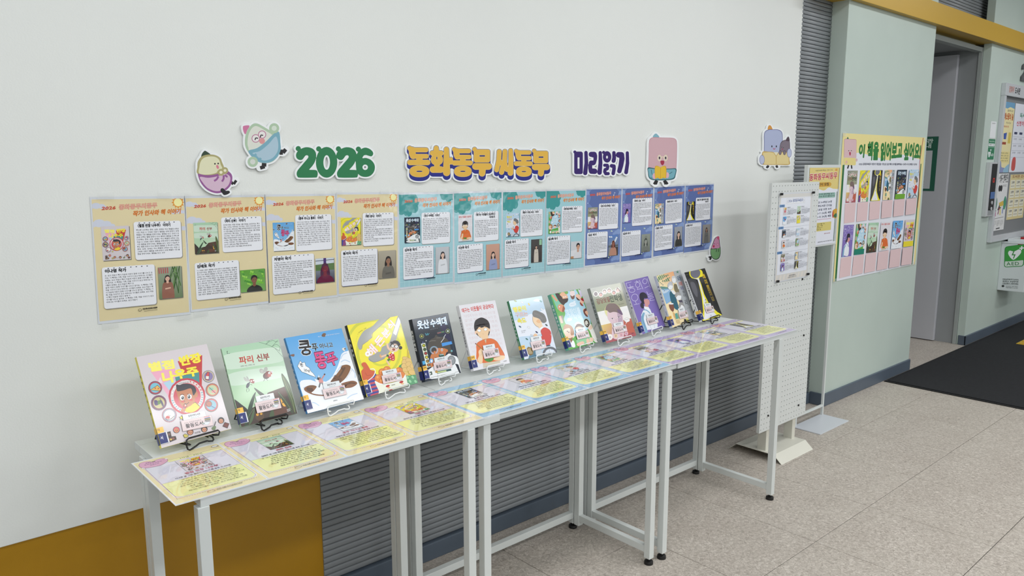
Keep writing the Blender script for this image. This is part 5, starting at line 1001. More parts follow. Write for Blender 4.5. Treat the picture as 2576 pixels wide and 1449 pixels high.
for i in range(12):
    (ax, az), (bx, bz), (cx, cz) = PP[i]; e = Vector((bx - ax, 0, bz - az)); wd = e.length; e.normalize(); u = Vector((cx - ax, 0, cz - az)); u = -u; ht = u.length; up = Vector((-e.z, 0, e.x))
    n = e.cross(up); o = Vector((ax, -0.0012, az)) - up * ht
    rt = root('author_poster', o, '%s wall poster, %s' % (THN[i // 4], PD[i]), 'poster', 'laminated author posters taped in a row on the white wall', rot=Matrix((e, up, n)).transposed())
    p = author_poster(i); sc = Matrix.Diagonal((wd / .21, ht / .294, 1, 1))
    queue(p, 'paper_print', M['lam_wall'], rt, 0.0003, sc)
    mg = 0.0035; top = 0.006
    mobj('laminate_edge', [(-mg, -mg - .003, 0.0001), (wd + mg, -mg - .003, 0.0001), (wd + mg, ht + top, 0.0001), (-mg, ht + top, 0.0001)], [(0, 1, 2, 3)], M['rim_wall'], rt, world=False)
    for (tx, ty, a) in ((-.002 if i else .03, ht + .004, .03), (wd * .78, ht + .005, -.04), (wd * .1, -.016, .05), (wd * .93, -.015, -.03)):
        s_ = .5 * .036; q = [(-s_, -.0075), (s_, -.0075), (s_, .0075), (-s_, .0075)]; ca, sa = math.cos(a), math.sin(a)
        mobj('tape', [(tx + x * ca - y * sa, ty + .004 + x * sa + y * ca, .0055) for x, y in q], [(0, 1, 2, 3)], M['tape'], rt, world=False)

# desk sheets
def desk_sheet(i, wd, dp):
    p = frame(wd, dp, 1000, 1400); th = i // 4
    bgc, ln, pk = (((236, 222, 176), (150, 110, 130), (224, 170, 200)), ((158, 198, 226), (96, 120, 160), (224, 170, 196)), ((190, 176, 214), (120, 100, 160), (222, 166, 184)))[th]
    p.bg((240, 240, 240)); p.RR(12, 12, 988, 1388, 10, bgc)
    for k in range(6): p.C(100 + k * 170, 60 + (k * 420) % 1300, 60, tuple(min(255, v + 5) for v in bgc), 26)
    p.RR(56, 196, 962, 1258, 70, (238, 232, 244)); p.RR(66, 206, 952, 1248, 64, ln); p.RR(70, 210, 948, 1244, 60, (222, 220, 232))
    p.P([(70, 800), (948, 800), (948, 1180), (900, 1238), (880, 1244), (130, 1244), (84, 1210), (70, 1180)], (238, 238, 170)); p.L([(66, 800), (952, 800)], 4, ln)
    p.P([(330, 172), (985, 172), (960, 232), (340, 232)], (240, 238, 176)); p.L([(330, 170), (985, 170)], 3, ln); p.L([(340, 234), (975, 234)], 3, ln)
    p.T('3학년 - 4학년' if th == 0 else '5학년 - 6학년', 470, 218, 740, 218, 36, (80, 76, 80), 1, 1)
    p.L([(60, 230), (70, 1190), (130, 1268), (900, 1272)], 3, ln, smooth=True)
    for k in range(30): p.C(160 + k * 27, 1285, 4, ln, n=6)
    p.B([(38, 150), (60, 70), (110, 40), (170, 60), (196, 110), (250, 70), (310, 66), (350, 110), (345, 180), (250, 262), (150, 262), (60, 230)], ln); p.B([(42, 150), (63, 75), (110, 45), (168, 64), (196, 118), (250, 76), (310, 71), (345, 112), (340, 178), (248, 257), (150, 257), (64, 226)], pk)
    p.T('초등학년별', 120, 112, 230, 112, 26, (90, 40, 110), 2, 1); p.T('동화동무씨동무', 90, 160, 290, 160, 26, (110, 60, 130), 1, 1); p.T('선정도서', 140, 205, 240, 205, 26, (110, 60, 130), 1, 1); p.star(350, 110, 22, (240, 240, 246)); p.star(52, 230, 22, (240, 240, 246))
    p.B([(890, 90), (910, 60), (950, 58), (985, 80), (960, 100), (985, 112), (920, 112)], (120, 110, 110)); p.B([(897, 88), (914, 66), (948, 64), (975, 80), (950, 98), (975, 108), (920, 106)], (240, 240, 240))
    p.P([(395, 256), (716, 252), (716, 640), (395, 640)], (150, 150, 156)); p.stamp(COV[i], 400, 250, 706, 632)
    nm = ('별점 반장 나우주', '파리 신부', '쿵푸 아니고 똥푸', '해든 분식', '옷산 수색대', '태구는 이웃들이 궁금하다', '행운이 구르는 속도', '호랑이를 부탁해', '감당 못 할 전학생', '동희의 오늘', '왜왜왜 동아리', '별네 지미 클로버리의 비밀')[i]
    L = len(nm) * 21; p.T(nm, 545 - L, 712, 545 + L, 712, 46, (190, 60, 84) if th == 0 else (70, 60, 80), 2, 1)
    p.T(AUTH[i] + ' 글 그림 출판사 어린이 책 동화 12,000원', 220, 776, 850, 776, 30, (50, 50, 56), 2, 1)
    body(p, 190, 848, 905, 7, 54, 27, i + 2, (70, 66, 50), cols=29, center=True)
    p.R(400, 1322, 40, 4, (130, 90, 80), 22); p.T('어린이책시민연대도서관', 455, 1332, 742, 1332, 24, (90, 70, 66), 2, 1)
    return p
SX = [-.026, .165, .354, .546, .756, .958, 1.163, 1.367, 1.569, 1.756, 1.965, 2.180, 2.386]
SD = ['leftmost on the tables, showing a boy in a ring', 'showing the mint fly cover', 'showing the blue sky cover', 'showing the yellow tongs cover', 'showing the dark navy cover', 'showing the orange-jumper girl', 'showing the red jumper and wheel', 'showing the green crowd cover', 'showing the olive face cover', 'showing the purple cover', 'showing the pale cover with people', 'rightmost on the tables, showing the black cover']
for i in range(12):
    wd = SX[i + 1] - SX[i] - .0008; dp = .283; y0 = -.5375 + (0.002 if 4 <= i < 8 else 0)
    rt = root('desk_sheet', (SX[i], y0, TT + .0004 + .0001 * (i % 2)), '%s desk notice, %s' % (('beige', 'blue', 'lilac')[i // 4], SD[i]), 'sign', 'laminated notices lying along the table fronts')
    p = desk_sheet(i, wd, dp)
    queue(p, 'paper_print', M['lam_desk'], rt, 0.0003)
    mobj('laminate_edge', [(-.001, -.004, 0), (wd + .001, -.004, 0), (wd + .001, dp + .004, 0), (-.001, dp + .004, 0)], [(0, 1, 2, 3)], M['rim_desk'], rt, world=False)
# ---------------------------------------------------------------- books on wire easels
LAB = [((340, 860, 5.368), (632, 1215), (1045, 1130), (585, 1075)), ((550, 840, 5.795), (555, 1165), (912, 1085), (518, 1010)), ((700, 780, 3.813), (440, 860), (655, 812), (412, 768)), ((880, 790, 6.9), (570, 1215), (905, 1145), (530, 1070)),
 ((1020, 770, 7.247), (520, 1175), (845, 1110), (490, 1030)), ((1140, 750, 7.245), (558, 1115), (845, 1060), (525, 960)), ((1300, 730, 7.627), (290, 1165), (562, 1110), (252, 1000)), ((1380, 720, 9.055), (645, 1230), (930, 1165), (605, 1080)),
 ((1380, 720, 9.055), (1495, 1095), (1785, 1030), (1458, 948)), ((1560, 670, 8.05), (565, 1200), (772, 1145), (530, 1065)), ((1560, 670, 8.05), (1200, 1075), (1375, 1030), (1165, 945)), ((1560, 670, 8.05), (1740, 950), (1905, 915), (1705, 830))]
BTH = (.010, .010, .010, .013, .018, .016, .012, .015, .015, .011, .013, .014)
SPC = ((226, 216, 96), (150, 176, 152), (60, 130, 190), (40, 44, 30), (20, 30, 46), (228, 226, 230), (62, 132, 92), (98, 170, 150), (140, 144, 138), (214, 212, 220), (196, 202, 208), (224, 226, 230))
STX = ('별점 반장 나우주', '파리 신부', '쿵푸 아니고 똥푸', '해든 분식', '옷산 수색대', '태구는 이웃들이 궁금하다', '행운이 구르는 속도', '호랑이를 부탁해', '감당 못 할 전학생', '동희의 오늘', '왜왜왜 동아리', '별네 지미 클로버리의 비밀')
STC = ((40, 40, 40), (60, 70, 60), WH, WH, WH, (40, 40, 50), WH, WH, (60, 60, 50), (50, 50, 60), (70, 80, 90), (40, 40, 44))
BD = ['pale pink picture book with a boy in a red ring, leftmost on the tables', 'mint green book with two flies and dark leaves on its cover', 'sky blue book with white clouds and brown slippers', 'bright yellow book with grey tongs and a girl in glasses', 'dark navy hardback with a tan child looking through a lens',
 'white book with a girl in an orange jumper', 'light blue book with a red jumper and a wheel, green spine', 'green book with a ring of children around blue sky', 'grey-olive book with a large pale face above a red foot', 'purple book with thin white lettering and a ponytailed girl', 'pale grey book with a group of people beside the sea', 'black book with a white road between yellow edges, rightmost']
EB = ('pale pink book, leftmost of all', 'mint green fly book', 'sky blue book', 'bright yellow book', 'dark navy hardback', 'white book with the orange jumper', 'light blue book with the red jumper', 'green book with ringed children', 'grey-olive face book', 'purple book', 'pale grey book of people', 'black and yellow book, rightmost')
for i, (bx, by, w_, h_, yaw, lean) in enumerate(BOOKS):
    e = Vector((math.cos(math.radians(yaw)), math.sin(math.radians(yaw)), 0)); hz = Vector((-e.y, e.x, 0)); t = math.radians(lean)
    v = (hz * math.sin(t) + Vector((0, 0, 1)) * math.cos(t)).normalized(); n = e.cross(v)
    rt = root('book', (bx, by, TT + .02), BD[i], 'book', 'books standing on wire easels along the tables', rot=Matrix((e, v, n)).transposed())
    th = BTH[i]; hard = i == 4; ov = .003 if hard else 0.0; st = mat('cover_stock', SPC[i], .35)
    boxes('pages', [(.002, w_ - .0012 - ov, .0008 + ov, h_ - .0008 - ov, -th + .0012, -.0012)], M['pages'], rt, world=False)
    boxes('back_cover', [(0, w_, 0, h_, -th, -th + .0009)], st, rt, world=False)
    boxes('front_cover', [(0, w_, 0, h_, -.0010, 0)], st, rt, world=False, bev=.0003)
    V = []; F = []; nn = 6; bulge = .003 if hard else .0008
    for k in range(nn + 1):
        a = math.pi * k / nn; V += [(-bulge * math.sin(a), 0, -th + th * k / nn), (-bulge * math.sin(a), h_, -th + th * k / nn), (.0012, 0, -th + th * k / nn), (.0012, h_, -th + th * k / nn)]
    for k in range(nn): b = 4 * k; F += [(b, b + 1, b + 5, b + 4), (b + 2, b + 6, b + 7, b + 3), (b, b + 4, b + 6, b + 2), (b + 1, b + 3, b + 7, b + 5)]
    mobj('spine', V, [f[::-1] for f in F], st, rt, world=False)
    queue(COV[i], 'cover_print', M['cover'], rt, 0.00005)
    # spine lettering
    s = frame(th, h_, 100, 100 * h_ / th); Hh = 100 * h_ / th; nm = STX[i].replace(' ', '')
    y = Hh * .16; stp = Hh * .48 / max(len(nm), 7)
    for ch in nm: y += stp; s.T(ch, 24, y, 76, y, min(stp * .8, 60), STC[i], 2, 1)
    s.L([(50, Hh * .68), (50, Hh * .76)], 12, STC[i])
    queue(s, 'spine_print', M['cover'], rt, 0.0, Matrix(((0, 0, -1, -bulge - .0002), (0, 1, 0, 0), (1, 0, 0, -th), (0, 0, 0, 1))))
    # call-number label wrapped round the spine foot
    b = .0035 if i == 4 else .004
    lb = frame(.021, .044, 210, 440); yw, bl = (244, 190, 66), (24, 38, 112)
    lb.P([(0, 10), (150, 10), (150, 140), (0, 140)], yw); lb.P([(0, 140), (205, 140), (205, 400), (0, 400)], (230, 232, 236)); lb.P([(0, 150), (178, 150), (178, 392), (0, 392)], bl)
    lb.T('각' if i < 4 else '대여', 8, 90, 70 if i < 4 else 130, 90, 52, (60, 46, 30), 2, 1); lb.T('서', 30, 300, 96, 300, 84, WH, 1, 1)
    queue(lb, 'spine_label', M['cover'], rt, .0020, Matrix.Translation((-.0003, b, 0)))
    sl = frame(th, .044, 100, 400); sl.P([(0, 10), (100, 10), (100, 130), (0, 130)], yw); sl.P([(0, 135), (100, 135), (100, 370), (0, 370)], bl)
    queue(sl, 'spine_label', M['cover'], rt, .0002, Matrix(((0, 0, -1, -bulge - .0004), (0, 1, 0, b), (1, 0, 0, -th), (0, 0, 0, 1))))
    # reading-club labels
    (ox, oy, k), bl_, br_, tl_ = LAB[i]; cc = Pr(w_, h_).quad(ox, oy, k, BOOKQ[i]); A, Bq, T_ = cc.m([bl_, br_, tl_])
    ax = (Bq - A); lw = np.linalg.norm(ax); ax /= lw; lh = abs((T_ - A) @ np.array([-ax[1], ax[0]])); ang = math.atan2(ax[1], ax[0])
    q = frame(lw, lh, 360, 160); q.RR(0, 0, 360, 160, 6, (150, 140, 140)); q.RR(2, 2, 358, 158, 6, (228, 208, 210)); q.T('2026 동화동무씨동무', 34, 56, 235, 56, 24, (140, 124, 128), 1, 1); q.T('활동도서', 40, 122, 250, 122, 58, (46, 42, 46), 2)
    q.P([(232, 100), (262, 92), (262, 74), (330, 96), (318, 122), (290, 142), (262, 128), (246, 118)], (200, 204, 212)); q.P([(240, 102), (266, 98), (268, 84), (322, 98), (312, 118), (290, 134), (266, 122)], (226, 229, 234)); q.L([(236, 86), (262, 112)], 7, (70, 110, 80))
    for kk, c in enumerate(((200, 60, 70), (236, 236, 236), (60, 74, 150), (70, 76, 90), (200, 180, 90), (90, 110, 80), (60, 56, 60), (210, 206, 200), (60, 60, 64))): q.P([(268 + kk % 3 * 3, 8 + kk * 9), (338 + kk % 2 * 6, 8 + kk * 9), (338 + kk % 2 * 6, 16 + kk * 9), (268 + kk % 3 * 3, 16 + kk * 9)], c)
    mz = Matrix.Translation((A[0], A[1], 0)) @ Matrix.Rotation(ang, 4, 'Z')
    queue(q, 'activity_label', M['cover'], rt, .0030, mz)
    q = frame(lw * .74, lh * .62, 260, 100); q.RR(0, 0, 260, 100, 10, (170, 174, 178)); q.RR(2, 2, 258, 98, 10, (226, 230, 234)); q.T('달빛마루도서관', 62, 52, 200, 52, 30, (40, 40, 46), 2, 1); q.T('활동도서', 84, 78, 180, 78, 14, (110, 110, 116), 0, 1)
    queue(q, 'library_label', M['cover'], rt, .0024, Matrix.Translation((A[0], A[1], 0)) @ Matrix.Rotation(ang, 4, 'Z') @ Matrix.Translation((lw * .09, lh * .93, 0)))
    # the easel
    bk = i in (0, 1, 10, 11)
    er = root('book_easel', (bx, by, TT), ('black' if bk else 'white') + ' wire easel under the ' + EB[i], 'easel', 'wire easels on the tables', rot=Matrix.Rotation(math.radians(yaw), 3, 'Z'))
    xa, xb = w_ * .32, w_ * .80; R_ = .0021 if bk else .0018
    lip = [(xb - .012, .03, .015), (xb - .010, .004, .0150), (xb - .003, -.007, .0160), (xb, -.0065, .023), (xb - .002, -.0040, .027), (xa + .007, -.0040, .027), (xa + .001, -.006, .024), (xa - .002, -.009, .015), (xa - .001, -.013, .005), (xa + .003, -.015, .0025), (xa + .008, -.014, .0035)]
    mid = (xa + xb) / 2
    lip += [(xa + .02, -.011, .0060), (mid - .01, -.006, .0085), (mid + .01, -.005, .0088), (xb - .028, -.006, .0070), (xb - .019, -.007, .0055), (xb - .016, -.006, .0080), (xb - .0155, -.002, .0125), (xb - .0155, .03, .0135)]
    lean_y = lambda s_: s_ * math.sin(t) + (th + .003) * math.cos(t)
    lean_z = lambda s_: .02 + s_ * math.cos(t) - (th + .003) * math.sin(t)
    s1 = h_ * .62; top = [(w_ * .36, lean_y(s1), lean_z(s1)), (w_ * .64, lean_y(s1), lean_z(s1))]
    M_ = M['black_wire'] if bk else M['white_wire']
    tubes('lip', [lip], R_, M_, er); 
    tubes('back_frame', [[(xb - .012, .03, .015), (xb - .012, lean_y(.03) , .012), top[1], top[0], (xa + .008, lean_y(.03), .012), (xa + .008, -.008, .012), (xa - .002, -.012, .016)]], R_, M_, er)
    tubes('rear_leg', [[top[0], (w_ * .22, .115, .0035), (w_ * .22 + .006, .112, .0025), (xa + .01, .02, .006)], [top[1], (w_ * .74, .115, .0035), (w_ * .74 - .006, .112, .0025), (xb - .016, .02, .008)]], R_ * .9, M_, er)

# ---------------------------------------------------------------- foam-board signs on the wall
def wallpt(ox, oy, k):
    return lambda P: np.array([(lambda q: (q[0], q[2]))(onplane(ox + a / k, oy + b / k, 'y', -.0075)) for a, b in P])
def board(name, label, cat, ox, oy, k, sdf, off, layers, extra=None, th=.005, group=None, base=None):
    f = wallpt(ox, oy, k); big = sdf.contour(off, D=base, minarea=900); P = [f(l) for l in big]
    allp = np.vstack(P); x0, z0 = allp.min(0); x1, z1 = allp.max(0)
    rt = root(name, (x0, -.002, z0), label, cat, group, rot=Matrix(((1, 0, 0), (0, 0, -1), (0, 1, 0))))
    P = [l - (x0, z0) for l in P]
    cutboard('foam_board', P, th, M['foam'], rt)
    pr = Pr(x1 - x0, z1 - z0); pr.H = np.eye(3)
    def m_(Q): return f(np.asarray(Q, float).reshape(-1, 2)) - (x0, z0)
    pr.m = m_
    for loops, c in layers:
        V, F = fill([m_(l) for l in loops]); F = orient(V, F); pr.lay += 2; pr.items.append((V, F, c, pr.lay))
    if extra: extra(pr)
    # fan triangles are already oriented: build() flips by polygon area only for single outlines
    queue(pr, 'print', M['dull'], rt, th + .0001)
    return rt
def dong(s, x, y, w_, h_, big=True):
    """the syllable with box bounds x..x+w, y..y+h"""
    X = lambda u: x + u * w_
    Y = lambda v: y + v * h_
    s.dot(X(.10), Y(.09), w_ * .092); s.cap([(X(.155), Y(.145)), (X(.82), Y(.145))], h_ * .068); s.cap([(X(.215), Y(.15)), (X(.215), Y(.26)), (X(.26), Y(.33))], w_ * .135); s.cap([(X(.30), Y(.345)), (X(.84), Y(.345))], h_ * .068)
    s.cap([(X(.53), Y(.38)), (X(.53), Y(.48))], w_ * .125); s.cap([(X(.115), Y(.54)), (X(.89), Y(.54))], h_ * .078); s.ell(X(.53), Y(.82), w_ * .425, h_ * .178, w_ * .15, h_ * .028, sq=2.3)
def mu(s, x, y, w_, h_):
    X = lambda u: x + u * w_
    Y = lambda v: y + v * h_
    s.dot(X(.12), Y(.075), w_ * .10); s.rr(X(.085), Y(.085), X(.90), Y(.52), w_ * .10, hole=(X(.36), Y(.27), X(.66), Y(.335))); s.cap([(X(.17), Y(.665)), (X(.83), Y(.665))], h_ * .107); s.cap([(X(.53), Y(.70)), (X(.50), Y(.90))], w_ * .155)
Yc, Nv, Dk, Pl = (228, 180, 70), (26, 34, 132), (34, 22, 74), (232, 214, 186)
def yellow_board(label, x0, y0, x1, y1, draw, ox, oy, k):
    s = SDF(x0, y0, x1, y1, 9); draw(s); D0 = s.D.copy(); sh = D0.copy()
    for q in range(1, 6):
        r_ = int(round(q * 20 / 9)); t = np.full_like(D0, 1e9); t[r_:, :] = D0[:-r_, :]; sh = np.minimum(sh, t)
    board('wall_letters', label, 'sign', ox, oy, k, s, 55, [(s.contour(17, D=sh, minarea=300), Nv), (s.contour(16, minarea=300), Dk), (s.contour(7), Pl), (s.contour(2), Yc)], base=sh)
def d1(s):
    dong(s, 165, 285, 640, 890)
    s.cap([(975, 360), (975, 440)], 62, 72); s.cap([(868, 505), (1112, 505)], 66); s.ell(995, 690, 165, 145, 22, 48, (993, 642), sq=2.3); s.cap([(998, 800), (998, 920)], 72); s.cap([(884, 965), (1105, 965)], 84)
    s.cap([(1262, 400), (1268, 1048)], 64, 94); s.cap([(1330, 720), (1375, 720)], 68); s.dot(1388, 672, 48); s.dot(1388, 775, 44)
    dong(s, 1420, 322, 570, 845); mu(s, 1985, 335, 552, 815)
yellow_board('yellow Korean letters with navy depth reading 동화동무 on white board, wider piece', 60, 180, 2640, 1370, d1, 1010, 340, 11.145)
def d2(s):
    s.cap([(625, 462), (612, 700), (553, 975)], 62, 60); s.cap([(785, 460), (775, 720), (690, 1042)], 60, 64); s.cap([(645, 720), (690, 800), (730, 850)], 50); s.cap([(780, 760), (835, 975)], 58, 48); s.cap([(945, 435), (955, 700), (940, 1060)], 56, 74)
    dong(s, 1048, 372, 505, 790); mu(s, 1545, 385, 495, 765)
yellow_board('yellow Korean letters reading 씨동무 on white board, right of the wider yellow piece', 400, 260, 2160, 1360, d2, 1200, 340, 11.145)
s = SDF(210, 290, 2260, 1290, 9)
s.dot(345, 425, 50); s.rr(325, 412, 612, 1162, 70, hole=(437, 605, 500, 975)); s.cap([(715, 445), (728, 800), (690, 1125)], 56, 70)
s.cap([(890, 505), (985, 505), (1000, 560), (995, 650), (960, 775), (900, 790), (880, 880), (880, 960), (900, 1060), (1000, 1065)], 86, 92); s.D = np.maximum(s.D, -s._poly([(800, 605), (962, 605), (962, 705), (800, 712)])); s.D = np.maximum(s.D, -s._poly([(922, 868), (1100, 868), (1110, 972), (922, 972)]))
s.cap([(1188, 450), (1195, 800), (1165, 1110)], 56, 74); s.dot(1300, 440, 52); s.ell(1415, 588, 140, 190, 30, 50, (1412, 598)); s.cap([(1640, 450), (1650, 620), (1630, 720)], 56, 68)
s.cap([(1335, 866), (1420, 866), (1440, 915), (1420, 985), (1350, 1010), (1335, 1080), (1370, 1145), (1450, 1142)], 52, 54); s.cap([(1565, 885), (1640, 895), (1645, 980), (1618, 1140)], 62, 58)
s.cap([(1800, 520), (1890, 520), (1908, 650), (1870, 880), (1822, 1060)], 95, 74); s.cap([(2085, 455), (2092, 800), (2045, 1100)], 52, 64)
board('wall_letters', 'purple Korean letters reading 미리읽기 on a white cut board', 'sign', 1420, 350, 13.174, s, 46, [(s.contour(0), (46, 14, 102))])
s = SDF(240, 560, 1840, 1300, 8)
for dx, kx, ky in ((0, 365, 680), (735, 1098, 685)):
    s.dot(kx, ky, 47); s.poly([(x + dx, y) for x, y in [(325, 790), (350, 735), (405, 690), (500, 655), (600, 668), (665, 715), (692, 790), (680, 890), (635, 980), (570, 1055), (566, 1064), (575, 1067), (675, 1070), (712, 1090), (721, 1140), (710, 1190), (672, 1208), (400, 1210), (352, 1192), (336, 1135), (358, 1072), (430, 985), (515, 885), (548, 842), (546, 812), (522, 800), (492, 812), (462, 855), (430, 884), (380, 885), (335, 850)]], smooth=True)
s.dot(738, 685, 47); s.ell(882, 930, 195, 280, 60, 133, (884, 932)); s.dot(1462, 690, 47)
s.poly([(1415, 960), (1412, 860), (1440, 765), (1500, 698), (1580, 662), (1660, 682), (1718, 730), (1732, 780), (1702, 820), (1662, 815), (1605, 797), (1562, 805), (1538, 840), (1540, 856), (1600, 850), (1690, 885), (1750, 960), (1762, 1040), (1735, 1120), (1670, 1180), (1580, 1197), (1490, 1170), (1430, 1090)], smooth=True, hole=[(1586 + 50 * math.cos(q / 3), 1020 + 50 * math.sin(q / 3)) for q in range(19)])
board('wall_letters', 'green numerals 2026 on a white cut board', 'sign', 700, 280, 7.246, s, 30, [(s.contour(0), (36, 122, 76))])

# cut-out cartoon figures
def figure(label, ox, oy, k, shapes, strokes, dots, off, draw, bb, th=.005):
    s = SDF(*bb, 8)
    for P in shapes: s.poly(P, smooth=True)
    for P, r in strokes: s.cap(P, r)
    for x, y, r in dots: s.dot(x, y, r)
    return board('cartoon_cutout', label, 'wall decoration', ox, oy, k, s, off, [], draw, th)
E1 = [(115, 900), (125, 800), (190, 715), (300, 682), (420, 690), (510, 740), (545, 820), (570, 900), (640, 960), (705, 1020), (722, 1100), (690, 1220), (600, 1310), (500, 1350), (400, 1345), (280, 1290), (180, 1180), (125, 1040)]
def dr1(p):
    p.B([(185, 745), (190, 680), (235, 620), (270, 625), (345, 685), (260, 700)], (44, 66, 48))
    p.L([(700, 1190), (735, 1160)], 60, BK); p.L([(745, 1195), (790, 1130)], 46, BK)
    p.B(E1, (150, 88, 150)); p.B([(115, 1010), (115, 900), (125, 800), (190, 715), (300, 682), (420, 690), (510, 740), (545, 820), (575, 920), (480, 1010), (300, 1040)], (176, 168, 116)); p.B([(148, 1010), (150, 900), (170, 810), (220, 745), (310, 716), (420, 722), (490, 770), (520, 860), (545, 920), (470, 960), (440, 1000), (300, 1030)], (226, 224, 190))
    p.P([(130, 1015), (300, 1050), (480, 1015), (470, 1050), (300, 1085), (140, 1055)], (150, 88, 150)); p.B([(160, 1070), (300, 1085), (450, 1062), (600, 1020), (670, 1050), (688, 1110), (655, 1210), (580, 1280), (490, 1315), (400, 1310), (290, 1260), (210, 1170)], (214, 184, 206))
    for q in ([(480, 1060), (450, 1110), (405, 1140)], [(570, 1040), (570, 1100), (542, 1150)], [(595, 1035), (620, 1060), (640, 1065)]): p.L(q, 34, (150, 88, 150), smooth=True)
    p.C(525, 990, 60, (176, 168, 116)); p.C(590, 960, 60, (176, 168, 116)); p.C(525, 990, 26, (238, 232, 206)); p.C(595, 958, 24, (238, 232, 206)); p.C(420, 842, 14, BK); p.C(476, 837, 14, BK); p.B([(440, 880), (455, 862), (475, 870), (490, 910), (475, 930), (455, 922)], (218, 130, 146))
    p.B([(515, 1310), (530, 1270), (570, 1272), (605, 1310), (660, 1310), (680, 1340), (640, 1370), (580, 1385), (545, 1350)], (30, 30, 34))
figure('cream and pink egg-shaped cartoon figure, leftmost cutout, just above the beige posters', 480, 290, 6.9, [E1, [(185, 745), (190, 680), (235, 620), (270, 625), (345, 685), (260, 700)], [(515, 1310), (530, 1270), (570, 1272), (605, 1310), (660, 1310), (680, 1340), (640, 1370), (580, 1385), (545, 1350)]], [([(700, 1190), (750, 1180), (790, 1130)], 26)], [], 30, dr1, (30, 530, 900, 1460))
E2 = [(940, 480), (950, 350), (1000, 230), (1080, 150), (1160, 145), (1250, 190), (1370, 260), (1500, 320), (1545, 420), (1560, 560), (1530, 680), (1440, 790), (1330, 828), (1190, 815), (1080, 740), (1000, 640), (955, 560)]
def dr2(p):
    p.B([(905, 210), (925, 182), (1020, 180), (980, 260), (948, 330), (915, 280)], (206, 120, 160)); p.L([(1540, 640), (1600, 640)], 90, BK); p.L([(1600, 650), (1650, 590)], 66, BK); p.L([(1275, 830), (1270, 890)], 80, BK); p.L([(1205, 915), (1285, 890)], 62, BK)
    p.B(E2, (176, 200, 172)); p.B([(985, 480), (1000, 350), (1050, 240), (1110, 190), (1180, 200), (1300, 270), (1420, 350), (1380, 430), (1200, 560), (1030, 610), (1000, 560)], (222, 224, 214))
    p.B([(1000, 620), (1150, 570), (1300, 460), (1420, 340), (1510, 280), (1545, 330), (1555, 470), (1560, 600), (1500, 730), (1400, 805), (1300, 828), (1180, 810), (1080, 740)], (122, 172, 190)); p.B([(1070, 655), (1200, 620), (1350, 500), (1460, 375), (1500, 400), (1520, 520), (1500, 640), (1420, 740), (1320, 780), (1230, 775), (1140, 700)], (172, 198, 214))
    p.L([(1100, 700), (1140, 675)], 40, (122, 172, 190)); p.L([(1190, 790), (1215, 740)], 40, (122, 172, 190)); p.C(1448, 225, 88, (176, 200, 172)); p.C(1448, 225, 44, (214, 224, 212)); p.C(1076, 808, 90, (176, 200, 172)); p.C(1076, 808, 46, (214, 218, 212))
    p.R(1128, 402, 66, 14, (190, 124, 156)); p.R(1238, 335, 64, 14, (190, 124, 156)); p.C(1128, 402, 59, (234, 230, 228)); p.C(1238, 335, 57, (234, 230, 228)); p.L([(1116, 430), (1128, 395), (1170, 400)], 18, BK, smooth=True); p.L([(1210, 385), (1218, 345), (1256, 350)], 18, BK, smooth=True); p.C(1238, 448, 50, (220, 150, 150))
figure('mint and pale blue egg-shaped cartoon figure with round glasses, upper left of the green numerals', 480, 290, 6.9, [E2, [(905, 210), (925, 182), (1020, 180), (980, 260), (948, 330), (915, 280)]], [([(1540, 640), (1600, 650), (1650, 595)], 36), ([(1275, 830), (1275, 890)], 38), ([(1205, 910), (1285, 890)], 34)], [(1448, 225, 88), (1076, 808, 90)], 30, dr2, (830, 60, 1740, 1010))
def rrp(x0, y0, x1, y1, r):
    return [(x0, y0 + r), (x0 + r * .3, y0 + r * .3), (x0 + r, y0), ((x0 + x1) / 2, y0), (x1 - r, y0), (x1 - r * .3, y0 + r * .3), (x1, y0 + r), (x1, (y0 + y1) / 2), (x1, y1 - r), (x1 - r * .3, y1 - r * .3), (x1 - r, y1), ((x0 + x1) / 2, y1), (x0 + r, y1), (x0 + r * .3, y1 - r * .3), (x0, y1 - r), (x0, (y0 + y1) / 2)]
P1 = [(190, 600), (198, 400), (200, 250), (215, 185), (270, 155), (400, 160), (560, 165), (615, 190), (632, 250), (632, 400), (625, 600), (612, 740), (590, 795), (520, 815), (400, 820), (260, 815), (200, 780), (185, 700)]
